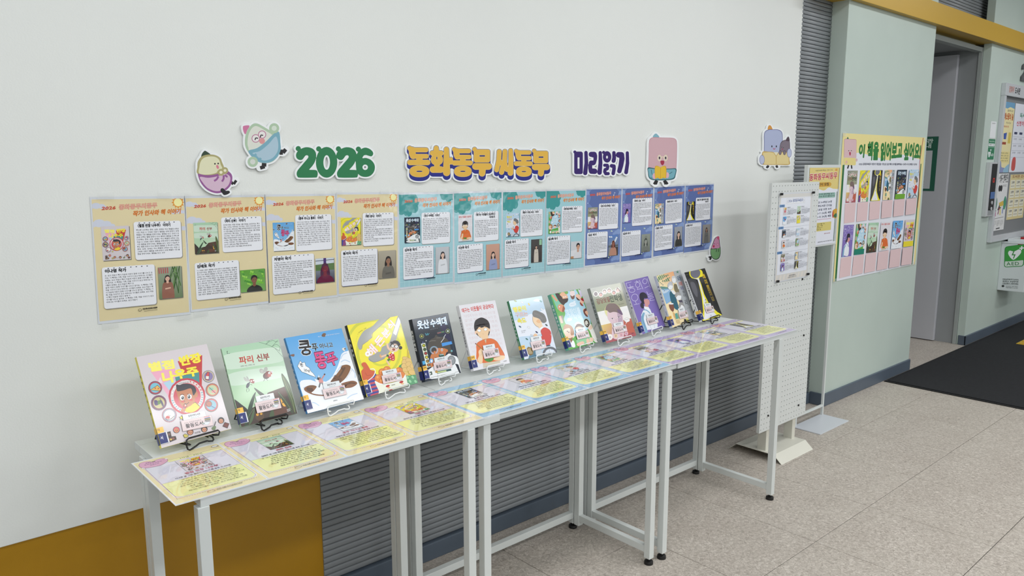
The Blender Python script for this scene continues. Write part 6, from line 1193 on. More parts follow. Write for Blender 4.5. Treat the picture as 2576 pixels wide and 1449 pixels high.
def dr3(p):
    p.B([(265, 155), (275, 120), (305, 98), (330, 110), (358, 155)], (130, 178, 194)); p.L([(320, 820), (300, 880)], 50, BK); p.L([(275, 850), (310, 870)], 50, BK); p.L([(440, 820), (465, 880)], 50, BK); p.L([(460, 870), (490, 850)], 46, BK)
    p.B(P1, (186, 124, 136)); p.B([((x - 408) * .975 + 408, (y - 490) * .985 + 490) for x, y in P1], (208, 170, 178))
    p.B([(186, 622), (300, 635), (400, 640), (520, 638), (622, 640), (612, 740), (590, 795), (520, 815), (400, 820), (260, 815), (200, 780), (185, 700)], (40, 96, 104)); p.B([(194, 640), (300, 648), (400, 652), (520, 650), (610, 652), (600, 735), (580, 780), (515, 800), (400, 804), (260, 800), (210, 770), (194, 700)], (116, 172, 186))
    p.L([(235, 655), (242, 700), (250, 730)], 8, (40, 96, 104), smooth=True); p.L([(515, 720), (560, 690)], 8, (40, 96, 104)); p.L([(225, 775), (250, 790)], 8, (40, 96, 104))
    for x in (363, 458): p.R(x, 475, 24, 13, (232, 220, 188), 42); p.C(x, 475, 19, (214, 196, 196), 36); p.C(x, 474, 12, (30, 22, 30), 19)
    p.L([(388, 462), (408, 456), (432, 462)], 10, (232, 220, 188)); p.B([(380, 520), (432, 518), (434, 560), (408, 588), (382, 560)], (166, 38, 70))
    p.C(285, 755, 30, (222, 176, 186), 46); p.C(482, 740, 28, (222, 176, 186), 46); p.B([(292, 615), (340, 598), (378, 620), (420, 598), (466, 615), (464, 780), (420, 782), (376, 798), (330, 782), (296, 788)], (214, 160, 40)); p.B([(300, 622), (340, 606), (376, 628), (376, 790), (335, 774), (300, 780)], (228, 188, 50)); p.B([(382, 628), (420, 606), (458, 622), (456, 774), (420, 774), (384, 788)], (228, 188, 50)); p.L([(379, 625), (378, 790)], 5, (190, 140, 40))
figure('pink square cartoon figure reading an open yellow book, right of the purple letters', 1600, 320, 6.133, [P1, [(265, 155), (275, 120), (305, 98), (330, 110), (358, 155)]], [([(320, 820), (300, 870), (275, 852)], 26), ([(440, 820), (462, 872), (490, 850)], 26)], [], 26, dr3, (110, 30, 720, 960))
def dr4(p):
    p.B([(2035, 40), (2045, -20), (2070, -30), (2090, -10), (2105, 40)], (218, 152, 64)); p.L([(2045, 590), (2030, 620)], 34, BK); p.L([(2010, 610), (2040, 620)], 34, BK); p.L([(2165, 590), (2180, 620)], 34, BK); p.L([(2165, 618), (2190, 605)], 30, BK)
    p.B(rrp(1976, 34, 2262, 470, 80), (98, 98, 150)); p.B(rrp(1983, 42, 2255, 470, 76), (176, 184, 214)); p.B([(2222, 400), (2222, 280), (2250, 220), (2310, 195), (2370, 210), (2370, 400), (2330, 440)], (64, 52, 62)); p.B([(2228, 400), (2228, 285), (2255, 228), (2310, 203), (2364, 216), (2364, 400), (2330, 435)], (128, 116, 128)); p.B([(2312, 205), (2345, 145), (2365, 165), (2368, 215)], (84, 66, 78))
    p.B([(1950, 385), (2050, 378), (2120, 384), (2160, 430), (2200, 392), (2240, 382), (2360, 400), (2368, 500), (2365, 578), (2200, 582), (1985, 580), (1950, 560)], (204, 170, 96)); p.P([(1960, 392), (2060, 386), (2120, 394), (2158, 450), (2158, 572), (1985, 572), (1960, 552)], (228, 208, 150)); p.P([(2168, 450), (2200, 400), (2250, 392), (2355, 405), (2360, 570), (2168, 572)], (228, 208, 150)); p.P([(2125, 385), (2195, 385), (2163, 440)], (232, 226, 196))
    for x in (2097, 2166): p.C(x, 296, 9, (20, 18, 30), 16)
    p.L([(2115, 322), (2132, 342), (2150, 322)], 8, (190, 40, 90), smooth=True); p.C(2250, 308, 5, BK, 7); p.C(2276, 316, 5, BK, 7); p.B([(2252, 330), (2262, 326), (2266, 345), (2256, 352)], (170, 60, 90))
    for x, y, a, b_, c1, c2 in ((2224, 392, 22, 36, (64, 52, 62), (128, 116, 128)), (2291, 394, 22, 36, (64, 52, 62), (128, 116, 128)), (1945, 502, 40, 74, (98, 98, 150), (190, 196, 222)), (2366, 398, 37, 70, (98, 98, 150), (190, 196, 222))): p.C(x, y, a, c1, b_); p.C(x, y, a - 5, c2, b_ - 6)
figure('pale blue cartoon figure with a small grey one sharing an open book, rightmost cutout', 1600, 320, 6.133, [rrp(1976, 34, 2262, 470, 80), rrp(1950, 380, 2366, 580, 10), [(2222, 400), (2222, 280), (2250, 220), (2310, 190), (2345, 145), (2365, 165), (2370, 400)], [(2035, 40), (2045, -20), (2070, -30), (2090, -10), (2105, 40)]], [([(2045, 590), (2032, 615), (2010, 610)], 18), ([(2165, 590), (2175, 615), (2190, 605)], 18), ([(1945, 470), (1945, 535)], 38), ([(2366, 365), (2366, 430)], 36)], [], 20, dr4, (1840, -90, 2470, 700))
E5 = [(1828, 1040), (1850, 980), (1880, 900), (1910, 870), (1945, 865), (1955, 950), (1968, 1040), (1965, 1120), (1940, 1175), (1890, 1190), (1845, 1160), (1825, 1100)]
def dr5(p):
    p.L([(1800, 1155), (1840, 1150)], 22, BK); p.L([(1815, 1190), (1835, 1160)], 26, BK); p.B(E5, (40, 56, 50)); p.B([(1838, 1030), (1858, 980), (1885, 905), (1910, 878), (1938, 875), (1948, 950), (1955, 1020), (1900, 1030)], (214, 150, 184)); p.B([(1836, 1045), (1900, 1040), (1958, 1025), (1960, 1110), (1935, 1165), (1890, 1180), (1850, 1152), (1833, 1100)], (122, 170, 116)); p.B([(1910, 872), (1945, 862), (1950, 900), (1935, 910)], (214, 90, 130))
    p.B([(1858, 995), (1880, 985), (1882, 1010), (1868, 1020)], (190, 40, 80)); p.C(1925, 975, 17, (226, 160, 190)); p.R(1925, 975, 17, 4, (180, 90, 130)); p.L([(1870, 972), (1880, 962), (1892, 968)], 5, BK); p.L([(1915, 1040), (1905, 1080)], 8, (40, 56, 50)); p.L([(1942, 1035), (1938, 1080)], 8, (40, 56, 50))
figure('small pink and green cartoon figure below the last blue poster', 1460, 440, 5.574, [E5], [([(1800, 1155), (1840, 1150)], 12), ([(1815, 1190), (1835, 1160)], 14)], [], 14, dr5, (1740, 800, 2030, 1250))

# ---------------------------------------------------------------- pegboard on its stand
pr_ = root('pegboard_stand', (2.78, -.25, 0), 'white pegboard panel on a low ivory steel foot, past the right table', 'display stand')
x0, x1, z0, z1, yf, yb = 2.553, 2.968, .146, 1.260, -.300, -.286
nx, nz = 17, 46; V = []; F = []
gx = np.linspace(x0, x1, nx + 1); gz = np.linspace(z0, z1, nz + 1); idx = {}
for a in range(nz + 1):
    for b in range(nx + 1): idx[(a, b)] = len(V); V.append((gx[b], yf, gz[a]))
hr = .0030
for a in range(nz):
    for b in range(nx):
        cx, cz = (gx[b] + gx[b + 1]) / 2, (gz[a] + gz[a + 1]) / 2; q = len(V)
        for k in range(8): g_ = math.radians(45 * k + 22.5); V.append((cx + hr * math.cos(g_), yf, cz + hr * math.sin(g_)))
        for k in range(8): g_ = math.radians(45 * k + 22.5); V.append((cx + hr * math.cos(g_), yf + .004, cz + hr * math.sin(g_)))
        c = [idx[(a, b)], idx[(a, b + 1)], idx[(a + 1, b + 1)], idx[(a + 1, b)]]
        F += [(c[0], c[1], q + 6, q + 5), (c[1], c[2], q + 0, q + 7), (c[2], c[3], q + 2, q + 1), (c[3], c[0], q + 4, q + 3), (c[1], q + 7, q + 6), (c[2], q + 1, q + 0), (c[3], q + 3, q + 2), (c[0], q + 5, q + 4)]
        F += [(q + k, q + (k + 1) % 8, q + 8 + (k + 1) % 8, q + 8 + k) for k in range(8)]
pb = mobj('perforated_panel', V, F, M['peg'], pr_)
_bm = bmesh.new(); _bm.from_mesh(pb.data); bmesh.ops.recalc_face_normals(_bm, faces=_bm.faces[:]); _bm.to_mesh(pb.data); _bm.free()
boxes('backing', [(x0 + .003, x1 - .003, yf + .0045, yb, z0 + .003, z1 - .003)], M['hole'], pr_)
boxes('side_edge', [(x0 - .001, x0 + .003, yf + .0002, yb, z0, z1), (x1 - .003, x1 + .001, yf + .0002, yb, z0, z1), (x0, x1, yf + .0002, yb, z0 - .001, z0 + .003), (x0, x1, yf + .0002, yb, z1 - .003, z1 + .001)], M['peg'], pr_)
for x in (2.645, 2.882): boxes('post', [(x, x + .028, -.284, -.240, .034, 1.1)], M['ivory'], pr_, bev=.002)
V = [(2.622, -.105, 0), (2.628, -.150, .036), (2.628, -.335, .036), (2.650, -.372, 0), (2.918, -.105, 0), (2.905, -.150, .036), (2.905, -.335, .036), (2.932, -.376, 0)]
V = [(2.628, -.100, .0), (2.628, -.140, .036), (2.628, -.335, .036), (2.628, -.376, .0), (2.918, -.100, 0), (2.918, -.140, .036), (2.918, -.335, .036), (2.918, -.376, 0)]
V2 = V + [(x, y, z - .0025) for x, y, z in V]
fp = [(0, 1, 5, 4), (1, 2, 6, 5), (2, 3, 7, 6)]
mobj('foot_plate', V2, fp + [tuple(i + 8 for i in f[::-1]) for f in fp] + [(0, 8, 9, 1), (1, 9, 10, 2), (2, 10, 11, 3), (4, 5, 13, 12), (5, 6, 14, 13), (6, 7, 15, 14), (3, 11, 15, 7), (0, 4, 12, 8)], M['ivory'], pr_)
for x, z in ((2.79, .775), (2.80, .61), (2.66, .19), (2.86, .20)): lathe('plug', [(.0045, 0), (.0045, .004)], 0, 0, M['black'], None, 10)
for o in [o for o in bpy.data.objects if o.name.startswith('plug')]: pass
_pl = [o for o in bpy.data.objects if o.name.startswith('plug')]
for o, (x, z) in zip(_pl, ((2.905, .545), (2.895, .205), (2.620, .215), (2.86, .817))):
    o.rotation_euler = (math.pi / 2, 0, 0); o.location = (x - 0, yf, z); o.parent = pr_; o.matrix_parent_inverse = pr_.matrix_world.inverted()
# the book list on the pegboard
def list_sheet():
    p = frame(.288, .384, 720, 1440); p.bg((218, 216, 212)); p.P([(30, 60), (690, 60), (690, 1330), (30, 1330)], (232, 235, 244))
    for k in range(9): p.P([(20 + k * 80, 1345), (60 + k * 80, 1345), (40 + k * 80, 1425), (0 + k * 80, 1425)], (228, 222, 214))
    p.RR(150, 75, 560, 165, 20, (206, 206, 212)); p.RR(154, 79, 556, 161, 18, (238, 240, 246)); p.T('( 2026 동화동무씨동무 )', 170, 140, 540, 140, 50, (66, 92, 152), 2, 1)
    for r_, (y, t) in enumerate(((170, '3-4학년'), (530, '5-6학년'), (940, '5-6학년'))):
        p.RR(10, y, 120, y + 44, 8, (110, 150, 196)); p.T(t, 22, y + 33, 100, y + 33, 22, (40, 60, 100), 2, 1)
        if r_: p.L([(120, y + 20), (690, y + 20)], 3, (150, 156, 176))
    order = (0, 1, 2, 3, 4, 6, 5, 7, 8, 10, 9, 11)
    for k, i in enumerate(order):
        cx = 92 if k % 2 == 0 else 396; yy = (215, 370, 585, 755, 985, 1140)[k // 2]
        p.stamp(COV[i], cx, yy, cx + 76, yy + 130, maxlay=60); p.T(STX[i], cx + 88, yy + 14, cx + 150, yy + 14, 13, (50, 54, 70), 2, 1); p.T(TX[2][i * 5:i * 5 + 16], cx + 88, yy + 32, cx + 230, yy + 32, 8, (90, 94, 110), 1, 1)
        body(p, cx + 88, yy + 58, cx + 285, 5, 17, 11, i, (66, 70, 88), cols=22)
    p.T('어린이책시민연대도서관', 280, 1378, 420, 1378, 18, (60, 60, 66), 2, 1); p.T('달빛마루도서관', 250, 1404, 440, 1404, 14, (90, 90, 96), 1, 1)
    return p
ls = root('book_list', (2.616, yf - .0015, .828), 'white printed list of twelve small book covers pinned to the pegboard', 'poster', rot=Matrix(((1, 0, 0), (0, 0, -1), (0, 1, 0))))
queue(list_sheet(), 'paper_print', M['lam_wall'], ls, .0004)
mobj('laminate_edge', [(-.004, -.004, .0002), (.292, -.004, .0002), (.292, .388, .0002), (-.004, .388, .0002)], [(0, 1, 2, 3)], M['rim_wall'], ls, world=False)
for x, z in ((.004, .385), (.286, .385), (.012, .003), (.280, .010)): boxes('clip', [(x - .008, x + .008, z - .005, z + .005, .0042, .011)], M['black'], ls, world=False, bev=.001)

# ---------------------------------------------------------------- poster on a thin floor stand, behind the pegboard
sg = root('sign_stand', (3.29, -.16, 0), 'slim white floor stand holding a portrait poster, behind the pegboard', 'display stand')
boxes('base_plate', [(3.130, 3.442, -.305, -.152, .0, .005)], M['plate'], sg, bev=.0015)
for x in (3.146, 3.434): boxes('post', [(x - .006, x + .006, -.166, -.154, .005, .94)], M['tube'], sg, bev=.001)
boxes('cross_bar', [(3.152, 3.428, -.165, -.155, .050, .062)], M['tube'], sg, bev=.001)
boxes('frame', [(3.106, 3.121, -.170, -.150, .928, 1.337), (3.431, 3.446, -.170, -.150, .928, 1.337), (3.121, 3.431, -.170, -.150, 1.322, 1.337), (3.121, 3.431, -.170, -.150, .928, .938)], M['tube'], sg, bev=.0015)
boxes('back_panel', [(3.118, 3.434, -.158, -.152, .935, 1.325)], M['top'], sg)
def promo():
    p = frame(.312, .386, 500, 1330); p.bg((226, 228, 238)); p.B([(-60, -60), (560, -60), (560, 330), (430, 370), (330, 340), (250, 390), (120, 350), (-60, 380)], (222, 202, 128))
    p.T('서울동화축제 책읽는 어린이 모임', 90, 60, 380, 50, 22, (60, 80, 60), 1, 1); p.star(440, 40, 34, (214, 150, 70), 7, .4); p.T('동화동무씨동무', 0, 215, 465, 190, 112, (240, 236, 226), 3); p.T('동화동무씨동무', 0, 215, 465, 190, 108, (186, 38, 56), 2)
    p.RR(90, 250, 370, 325, 36, (206, 160, 64)); p.T('어린이 모집', 110, 308, 330, 304, 46, (40, 34, 30), 2, 1); p.RR(60, 430, 450, 520, 16, (150, 186, 176)); p.T('참여 어린이와 함께 책을 읽고', 75, 465, 420, 462, 24, (34, 60, 56), 2, 1); p.T('이야기 나누는 동아리 활동입니다', 75, 502, 440, 499, 24, (34, 60, 56), 2, 1)
    for k, t in enumerate(('초등학교 3-4학년 20명', '달빛마루도서관 강의실', '매주 토요일 오전 10시', '3. 3(월)~7. 26(토) 예정', '8. 9(토)~12. 20(토) 예정')): p.T(t, 70, 610 + k * 62, 400, 607 + k * 62, 36, (60, 66, 90), 2, 1)
    p.L([(40, 888), (400, 885)], 5, (180, 60, 100)); p.RR(40, 940, 410, 1090, 8, (214, 200, 120))
    for k in range(4): p.T(TX[2][k * 17:k * 17 + 14], 55, 975 + k * 32, 300 - k * 20, 974 + k * 32, 18, (70, 64, 40), 2, 1)
    p.L([(478, 420), (470, 1300)], 10, (70, 110, 70)); p.L([(492, 10), (492, 1300)], 6, (90, 80, 50)); p.B([(420, 820), (430, 740), (500, 730), (500, 880), (450, 880)], (210, 160, 60)); p.B([(440, 850), (480, 800), (500, 830), (490, 880)], (60, 110, 70)); p.B([(418, 820), (430, 750), (440, 850), (430, 880)], (190, 50, 50))
    p.T('문의 도서관', 300, 1150, 400, 1150, 18, (170, 60, 60), 1, 1); p.T('달빛마루도서관 한국어린이도서', 200, 1290, 450, 1286, 18, (70, 70, 80), 1, 1)
    return p
q = root('promo_poster', (3.120, -.1712, .937), 'yellow-topped poster with red 동화동무씨동무 title held in the thin floor stand', 'poster', rot=Matrix(((1, 0, 0), (0, 0, -1), (0, 1, 0))))
queue(promo(), 'paper_print', M['print'], q, .0)

# ---------------------------------------------------------------- things on the green walls
def mascot(p, x0, y0, x1, y1):
    W, H_ = x1 - x0, y1 - y0; X = lambda u: x0 + u * W; Y = lambda v: y0 + v * H_
    p.P([(X(.18), Y(.06)), (X(.28), Y(-.02)), (X(.38), Y(.07))], (50, 110, 90)); p.L([(X(.38), Y(.86)), (X(.30), Y(.98))], W * .1, BK); p.L([(X(.58), Y(.86)), (X(.62), Y(.98))], W * .1, BK)
    p.RR(X(0), Y(.05), X(.95), Y(.66), W * .12, (180, 120, 130)); p.RR(X(.01), Y(.06), X(.94), Y(.66), W * .11, (216, 184, 188)); p.RR(X(.0), Y(.64), X(.92), Y(.87), W * .1, (230, 214, 140))
    p.C(X(.36), Y(.42), W * .035, BK); p.C(X(.56), Y(.415), W * .035, BK); p.B([(X(.40), Y(.47)), (X(.52), Y(.47)), (X(.50), Y(.56)), (X(.43), Y(.56))], (170, 40, 80)); p.C(X(.2), Y(.78), W * .08, (222, 180, 170), H_ * .05); p.C(X(.97), Y(.7), W * .08, (216, 184, 188), H_ * .05)
def wish():
    p = Pr(1.115, .80).quad(2080, 330, 3.714, [(2080 + 140 / 3.714, 330 + 60 / 3.714), (2080 + 915 / 3.714, 330 + 65 / 3.714), (2080 + 830 / 3.714, 330 + 1240 / 3.714), (2080 + 70 / 3.714, 330 + 1405 / 3.714)])
    p.H = p.H; p.bg((234, 220, 152)); p.P([(150, 250), (300, 230), (560, 290), (700, 230), (868, 270), (815, 1242), (100, 1400), (140, 700)], (228, 230, 238)); p.P([(140, 350), (158, 345), (100, 1400), (84, 1402)], (44, 110, 60)); p.P([(870, 310), (878, 310), (805, 1242), (793, 1242)], (44, 110, 60)); p.L([(892, 68), (860, 300), (858, 600), (845, 720)], 5, (170, 50, 50))
    GR = (40, 124, 56); YO = (234, 226, 150)
    for t, a, b, y0, y1, h in (('이', 280, 342, 262, 270, 110), ('책을', 362, 468, 288, 282, 150), ('읽어보고', 484, 690, 290, 268, 150), ('싶어요!', 705, 868, 275, 262, 140)): p.T(t, a, y0, b, y1, h, YO, 3); p.T(t, a, y0, b, y1, h, GR, 3)
    p.T('<2026 동화동무씨동무 어린이가 직접 뽑은 가장 읽고 싶은 책에 스티커를 붙여주세요> 도서관 누구나 참여할 수 있어요', 288, 345, 835, 325, 20, (70, 74, 96), 2, 1)
    mascot(p, 150, 96, 270, 385)
    T0 = (8, 3, 11, 10, 4, 6); B0 = (9, 7, 1, 5, 2, 0)
    for k in range(6):
        xt = 188 + k * 114; xb = 170 + k * 113; yt = 398 - k * 6; yb = 692 - k * 12
        p.stamp(COV[T0[k]], 0, 0, 0, 0, quad=[(xt, yt), (xt + 92, yt - 4), (xb + 92, yb - 8), (xb, yb)])
        if k == 4: p.P([(xb + 5, yb - 46), (xb + 96, yb - 52), (xb + 92, yb - 8), (xb, yb)], (112, 168, 44))
        p.P([(xb - 4, yb + 8), (xb + 96, yb - 6), (xb + 84, yb + 170 - k * 6), (xb - 12, yb + 186 - k * 6)], (224, 196, 198))
        xt = 160 + k * 113; xb = 138 + k * 113; yt = 892 - k * 12; yb = 1182 - k * 20
        p.stamp(COV[B0[k]], 0, 0, 0, 0, quad=[(xt, yt), (xt + 92, yt - 6), (xb + 92, yb - 12), (xb, yb)])
        if k in (1, 5): p.P([(xb + 4, yb - 50), (xb + 96, yb - 60), (xb + 92, yb - 12), (xb, yb)], (24, 128, 108) if k == 1 else (234, 216, 50))
        p.P([(xb - 2, yb + 10), (xb + 96, yb - 10), (xb + 84, yb + 165 - k * 2), (xb - 16, yb + 190 - k * 4)], (224, 196, 198))
    return p
wz = root('wish_poster', (3.612, GY - .0015, .703), 'large yellow poster with green title and rows of book covers on the green pillar', 'poster', rot=Matrix(((1, 0, 0), (0, 0, -1), (0, 1, 0))))
queue(wish(), 'paper_print', M['print'], wz, .0008)
boxes('paper_back', [(0, 1.115, 0, .80, 0, .0006)], M['foam'], wz, world=False)
for x, z in ((.01, .795), (1.10, .79), (.01, .005), (1.10, .01), (.6, .0)): mobj('tape', [(x - .02, z - .012, .0052), (x + .02, z - .012, .0052), (x + .02, z + .012, .0052), (x - .02, z + .012, .0052)], [(0, 1, 2, 3)], M['tape'], wz, world=False)

def flat(name, label, cat, x, z, w_, h_, draw, W, Hh, th=.002, m='print', group=None, y=GY):
    r = root(name, (x, y - .0005, z), label, cat, group, rot=Matrix(((1, 0, 0), (0, 0, -1), (0, 1, 0)))); boxes('card', [(0, w_, 0, h_, 0, th)], M['foam'], r, world=False)
    p = frame(w_, h_, W, Hh); draw(p); queue(p, 'paper_print', M[m], r, th + .0001); return r
def _n(p): p.bg((232, 234, 236)); p.T('달빛마루', 20, 20, 80, 20, 10, (80, 80, 90), 1, 1)
flat('notice_card', 'small white card above the green defibrillator sign, left of the noticeboard', 'sign', 5.905, 1.525, .118, .120, _n, 100, 130)
def _a(p):
    p.bg((40, 122, 84)); p.T('자동심장충격기', 8, 24, 92, 24, 12, (200, 226, 210), 1, 1); p.P([(5, 34), (95, 34), (95, 56), (5, 56)], WH); p.T('설치장소 안내', 12, 51, 88, 51, 12, (30, 80, 50), 2, 1); p.L([(2, 64), (98, 64)], 2, (200, 226, 210))
    p.B([(26, 145), (8, 112), (14, 98), (26, 104), (40, 98), (46, 112)], WH); p.L([(24, 108), (30, 118), (24, 120), (28, 132)], 4, (40, 122, 84)); p.L([(44, 76), (44, 96)], 5, WH); p.L([(34, 86), (54, 86)], 5, WH); p.T('AED', 48, 136, 96, 134, 24, WH, 1, 1)
flat('defibrillator_sign', 'dark green AED sign above the black lift call panel', 'sign', 5.892, 1.372, .140, .146, _a, 100, 160)
cp = root('call_panel', (5.90, GY, .955), 'narrow steel lift call panel with a black glass face, left of the noticeboard', 'control panel')
boxes('housing', [(5.895, 6.045, GY - .028, GY, .955, 1.352)], M['steel'], cp, bev=.003); boxes('glass_face', [(5.935, 6.043, GY - .0305, GY - .026, 1.0, 1.340)], M['gloss_black'], cp, bev=.001)
boxes('button_plate', [(5.935, 6.043, GY - .0303, GY - .026, .965, .999)], M['door_grey'], cp, bev=.001)
boxes('access_label', [(5.945, 6.035, GY - .0325, GY - .030, 1.085, 1.135)], mat('blue_label', (60, 100, 160), .4), cp)
for z in (1.055, 1.010):
    V = []; o = lathe('button', [(.014, 0), (.014, .005), (.010, .006)], 0, 0, M['steel'], None, 16); o.rotation_euler = (math.pi / 2, 0, 0); o.location = (5.99, GY - .030, z); o.parent = cp; o.matrix_parent_inverse = cp.matrix_world.inverted()
_dm, _dn, _db = newmat('red_led'); _db.inputs['Base Color'].default_value = (.2, 0, 0, 1); _db.inputs['Emission Color'].default_value = (1, .05, .03, 1); _db.inputs['Emission Strength'].default_value = .7
boxes('floor_display', [(5.975, 6.005, GY - .0312, GY - .0304, 1.205, 1.209), (5.975, 6.005, GY - .0312, GY - .0304, 1.232, 1.236), (5.975, 5.979, GY - .0312, GY - .0304, 1.205, 1.236), (6.001, 6.005, GY - .0312, GY - .0304, 1.205, 1.236)], _dm, cp)
nb = root('noticeboard', (6.05, GY, .75), 'framed grey noticeboard at the right edge of the picture with a white header', 'noticeboard')
boxes('felt_panel', [(6.10, 7.9, GY - .012, GY, .78, 1.85)], M['noticeb'], nb)
boxes('frame', [(6.062, 6.10, GY - .03, GY, .752, 1.90), (7.9, 7.94, GY - .03, GY, .752, 1.90), (6.10, 7.9, GY - .03, GY, .752, .800)], M['alu'], nb, bev=.003)
boxes('header', [(6.058, 7.94, GY - .034, GY, 1.835, 1.925)], M['alu'], nb, bev=.003)
hp = frame(.55, .085, 550, 85); hp.T('달빛마루', 40, 62, 160, 62, 44, (196, 110, 90), 1); hp.T('도서관', 178, 64, 300, 64, 44, (40, 40, 44), 2)
queue(hp, 'header_lettering', M['dull'], nb, 0, Matrix.Translation((.03, -.0345 , 1.0875)) @ Matrix(((1, 0, 0, 0), (0, 0, -1, 0), (0, 1, 0, 0), (0, 0, 0, 1))))
def _p1(p):
    p.bg((236, 224, 172)); p.B([(-5, -5), (105, -5), (105, 40), (60, 34), (30, 46), (-5, 30)], (110, 160, 196)); p.T('달빛마루도서관', 35, 68, 90, 68, 16, (70, 70, 70), 1, 1); p.T('책소풍의 숲', 10, 125, 96, 122, 44, (190, 100, 50), 3, 1); p.T('8.16-12.20', 35, 152, 80, 152, 16, (60, 60, 60), 1, 1)
    p.T('어린이와 가족', 14, 180, 60, 180, 14, (190, 70, 50), 2, 1); p.P([(20, 222), (50, 214), (46, 262), (24, 262)], (60, 90, 170)); p.P([(66, 212), (90, 212), (90, 290), (64, 290)], (214, 190, 90)); p.P([(14, 282), (50, 282), (50, 300), (14, 300)], (160, 70, 40)); p.P([(8, 350), (94, 350), (94, 430), (8, 430)], (232, 216, 150))
    for k in range(4): p.T(TX[0][k * 9:k * 9 + 9], 14, 366 + k * 18, 84, 366 + k * 18, 9, (70, 70, 60), 1, 1)
    p.B([(-5, 430), (20, 420), (30, 460), (60, 470), (40, 510), (-5, 510)], (140, 150, 190)); p.B([(50, 480), (100, 440), (105, 510), (60, 505)], (150, 190, 214))
flat('pinned_leaflet', 'cream leaflet with a blue top, upper left on the noticeboard', 'poster', 6.112, 1.275, .245, .52, _p1, 100, 500, y=GY - .0125)
def _p2(p):
    p.bg((228, 230, 240)); p.T('독서의 달', 60, 100, 200, 98, 34, (60, 130, 100), 2, 1); p.T('신청하세요', 30, 160, 180, 156, 34, (200, 70, 90), 2, 1)
    for k in range(3): p.RR(15 + k * 60, 205, 50 + k * 60, 222, 4, (50, 56, 90))
    for k in range(4): p.L([(5, 240 + k * 50), (190, 240 + k * 50)], 2, (170, 174, 190))
    for k in range(9): p.T('도서관', 15 + (k % 3) * 60, 262 + (k // 3) * 50, 50 + (k % 3) * 60, 262 + (k // 3) * 50, 12, (80, 84, 100), 1, 1)
    p.B([(25, 400), (60, 395), (62, 480), (22, 480)], (200, 80, 76))
flat('pinned_leaflet', 'white timetable sheet with green and red words at the right on the noticeboard', 'poster', 6.375, 1.275, .42, .52, _p2, 200, 500, y=GY - .0125)
def _p3(p):
    p.bg((226, 226, 226)); p.T('2026', 6, 42, 26, 42, 22, (40, 40, 40), 1, 1); p.T('성북구 한책추진단', 28, 66, 98, 64, 58, (30, 30, 30), 2, 1); p.C(34, 108, 9, (30, 30, 30), 24); p.C(48, 108, 9, (30, 30, 30), 24); p.T('03.07-10.25', 58, 100, 88, 98, 20, (60, 60, 60), 1, 1)
    for x, c in ((14, (60, 130, 110)), (88, (70, 150, 120))): p.B([(x - 9, 190), (x, 168), (x + 10, 190), (x + 12, 230), (x + 4, 268), (x - 8, 260), (x - 12, 225)], c)
    p.P([(40, 215), (75, 200), (80, 236), (46, 246)], (214, 184, 80)); p.P([(32, 270), (46, 225), (54, 262)], (60, 60, 66)); p.L([(40, 300), (46, 262)], 6, (130, 50, 60)); p.L([(58, 306), (56, 260)], 7, (222, 206, 90)); p.L([(76, 296), (78, 256)], 6, (90, 120, 180)); p.L([(22, 312), (20, 280)], 5, (190, 100, 150)); p.C(20, 272, 4, (60, 40, 40)); p.C(56, 252, 5, (90, 60, 50)); p.C(47, 256, 4, (200, 60, 60)); p.L([(12, 330), (90, 324)], 3, (90, 90, 90))
    for k in range(3): body(p, 10 + k * 28, 352, 34 + k * 28, 4, 11, 6, k, cols=8)
    p.P([(36, 402), (66, 400), (66, 408), (36, 410)], (50, 50, 54))
flat('pinned_leaflet', 'white poster with black title and cartoon trees, lower left on the noticeboard', 'poster', 6.095, .835, .285, .432, _p3, 100, 420, y=GY - .0125)
def _p4(p):
    p.bg((222, 206, 150)); p.T('도서관 소식', 20, 26, 180, 26, 22, (150, 90, 50), 2, 1)
    for a in range(4):
        for b in range(3): p.P([(8 + b * 62, 40 + a * 70), (62 + b * 62, 40 + a * 70), (62 + b * 62, 100 + a * 70), (8 + b * 62, 100 + a * 70)], (234, 230, 210)); p.T('그림책', 16 + b * 62, 66 + a * 70, 52 + b * 62, 66 + a * 70, 16, (60, 60, 60), 2, 1); p.L([(14 + b * 62, 84 + a * 70), (56 + b * 62, 84 + a * 70)], 3, (110, 104, 90))
flat('pinned_leaflet', 'straw-coloured leaflet with rows of boxes, lower right on the noticeboard', 'poster', 6.425, .905, .42, .352, _p4, 200, 330, y=GY - .0125)
# defibrillator cabinet, standing out from the wall
ab = root('defibrillator_box', (6.5, GY, .35), 'white wall box with a green AED heart on its side, below the noticeboard', 'first aid box')
boxes('cabinet', [(6.42, 6.70, -.272, GY, .350, .725)], M['white_box'], ab, bev=.004)
boxes('lid', [(6.417, 6.703, -.275, GY, .725, .737)], M['white_box'], ab, bev=.003)
boxes('alarm_lamp', [(6.45, 6.66, -.250, -.120, .737, .760)], M['white_box'], ab, bev=.004); _al = bpy.data.objects['alarm_lamp']; _ln = boxes('lamp_lens', [(6.47, 6.62, -.262, -.200, .740, .775)], mat('red_lens', (170, 26, 30), .2), ab, bev=.004); _ln.parent = _al
ap = Pr(.173, .382).quad(2440, 460, 3.625, [(2440 + 285 / 3.625, 460 + 535 / 3.625), (2440 + 475 / 3.625, 460 + 575 / 3.625), (2440 + 475 / 3.625, 460 + 998 / 3.625), (2440 + 247 / 3.625, 460 + 978 / 3.625)])
ap.RR(.0, .0, .01, .01, .001, WH) if False else None
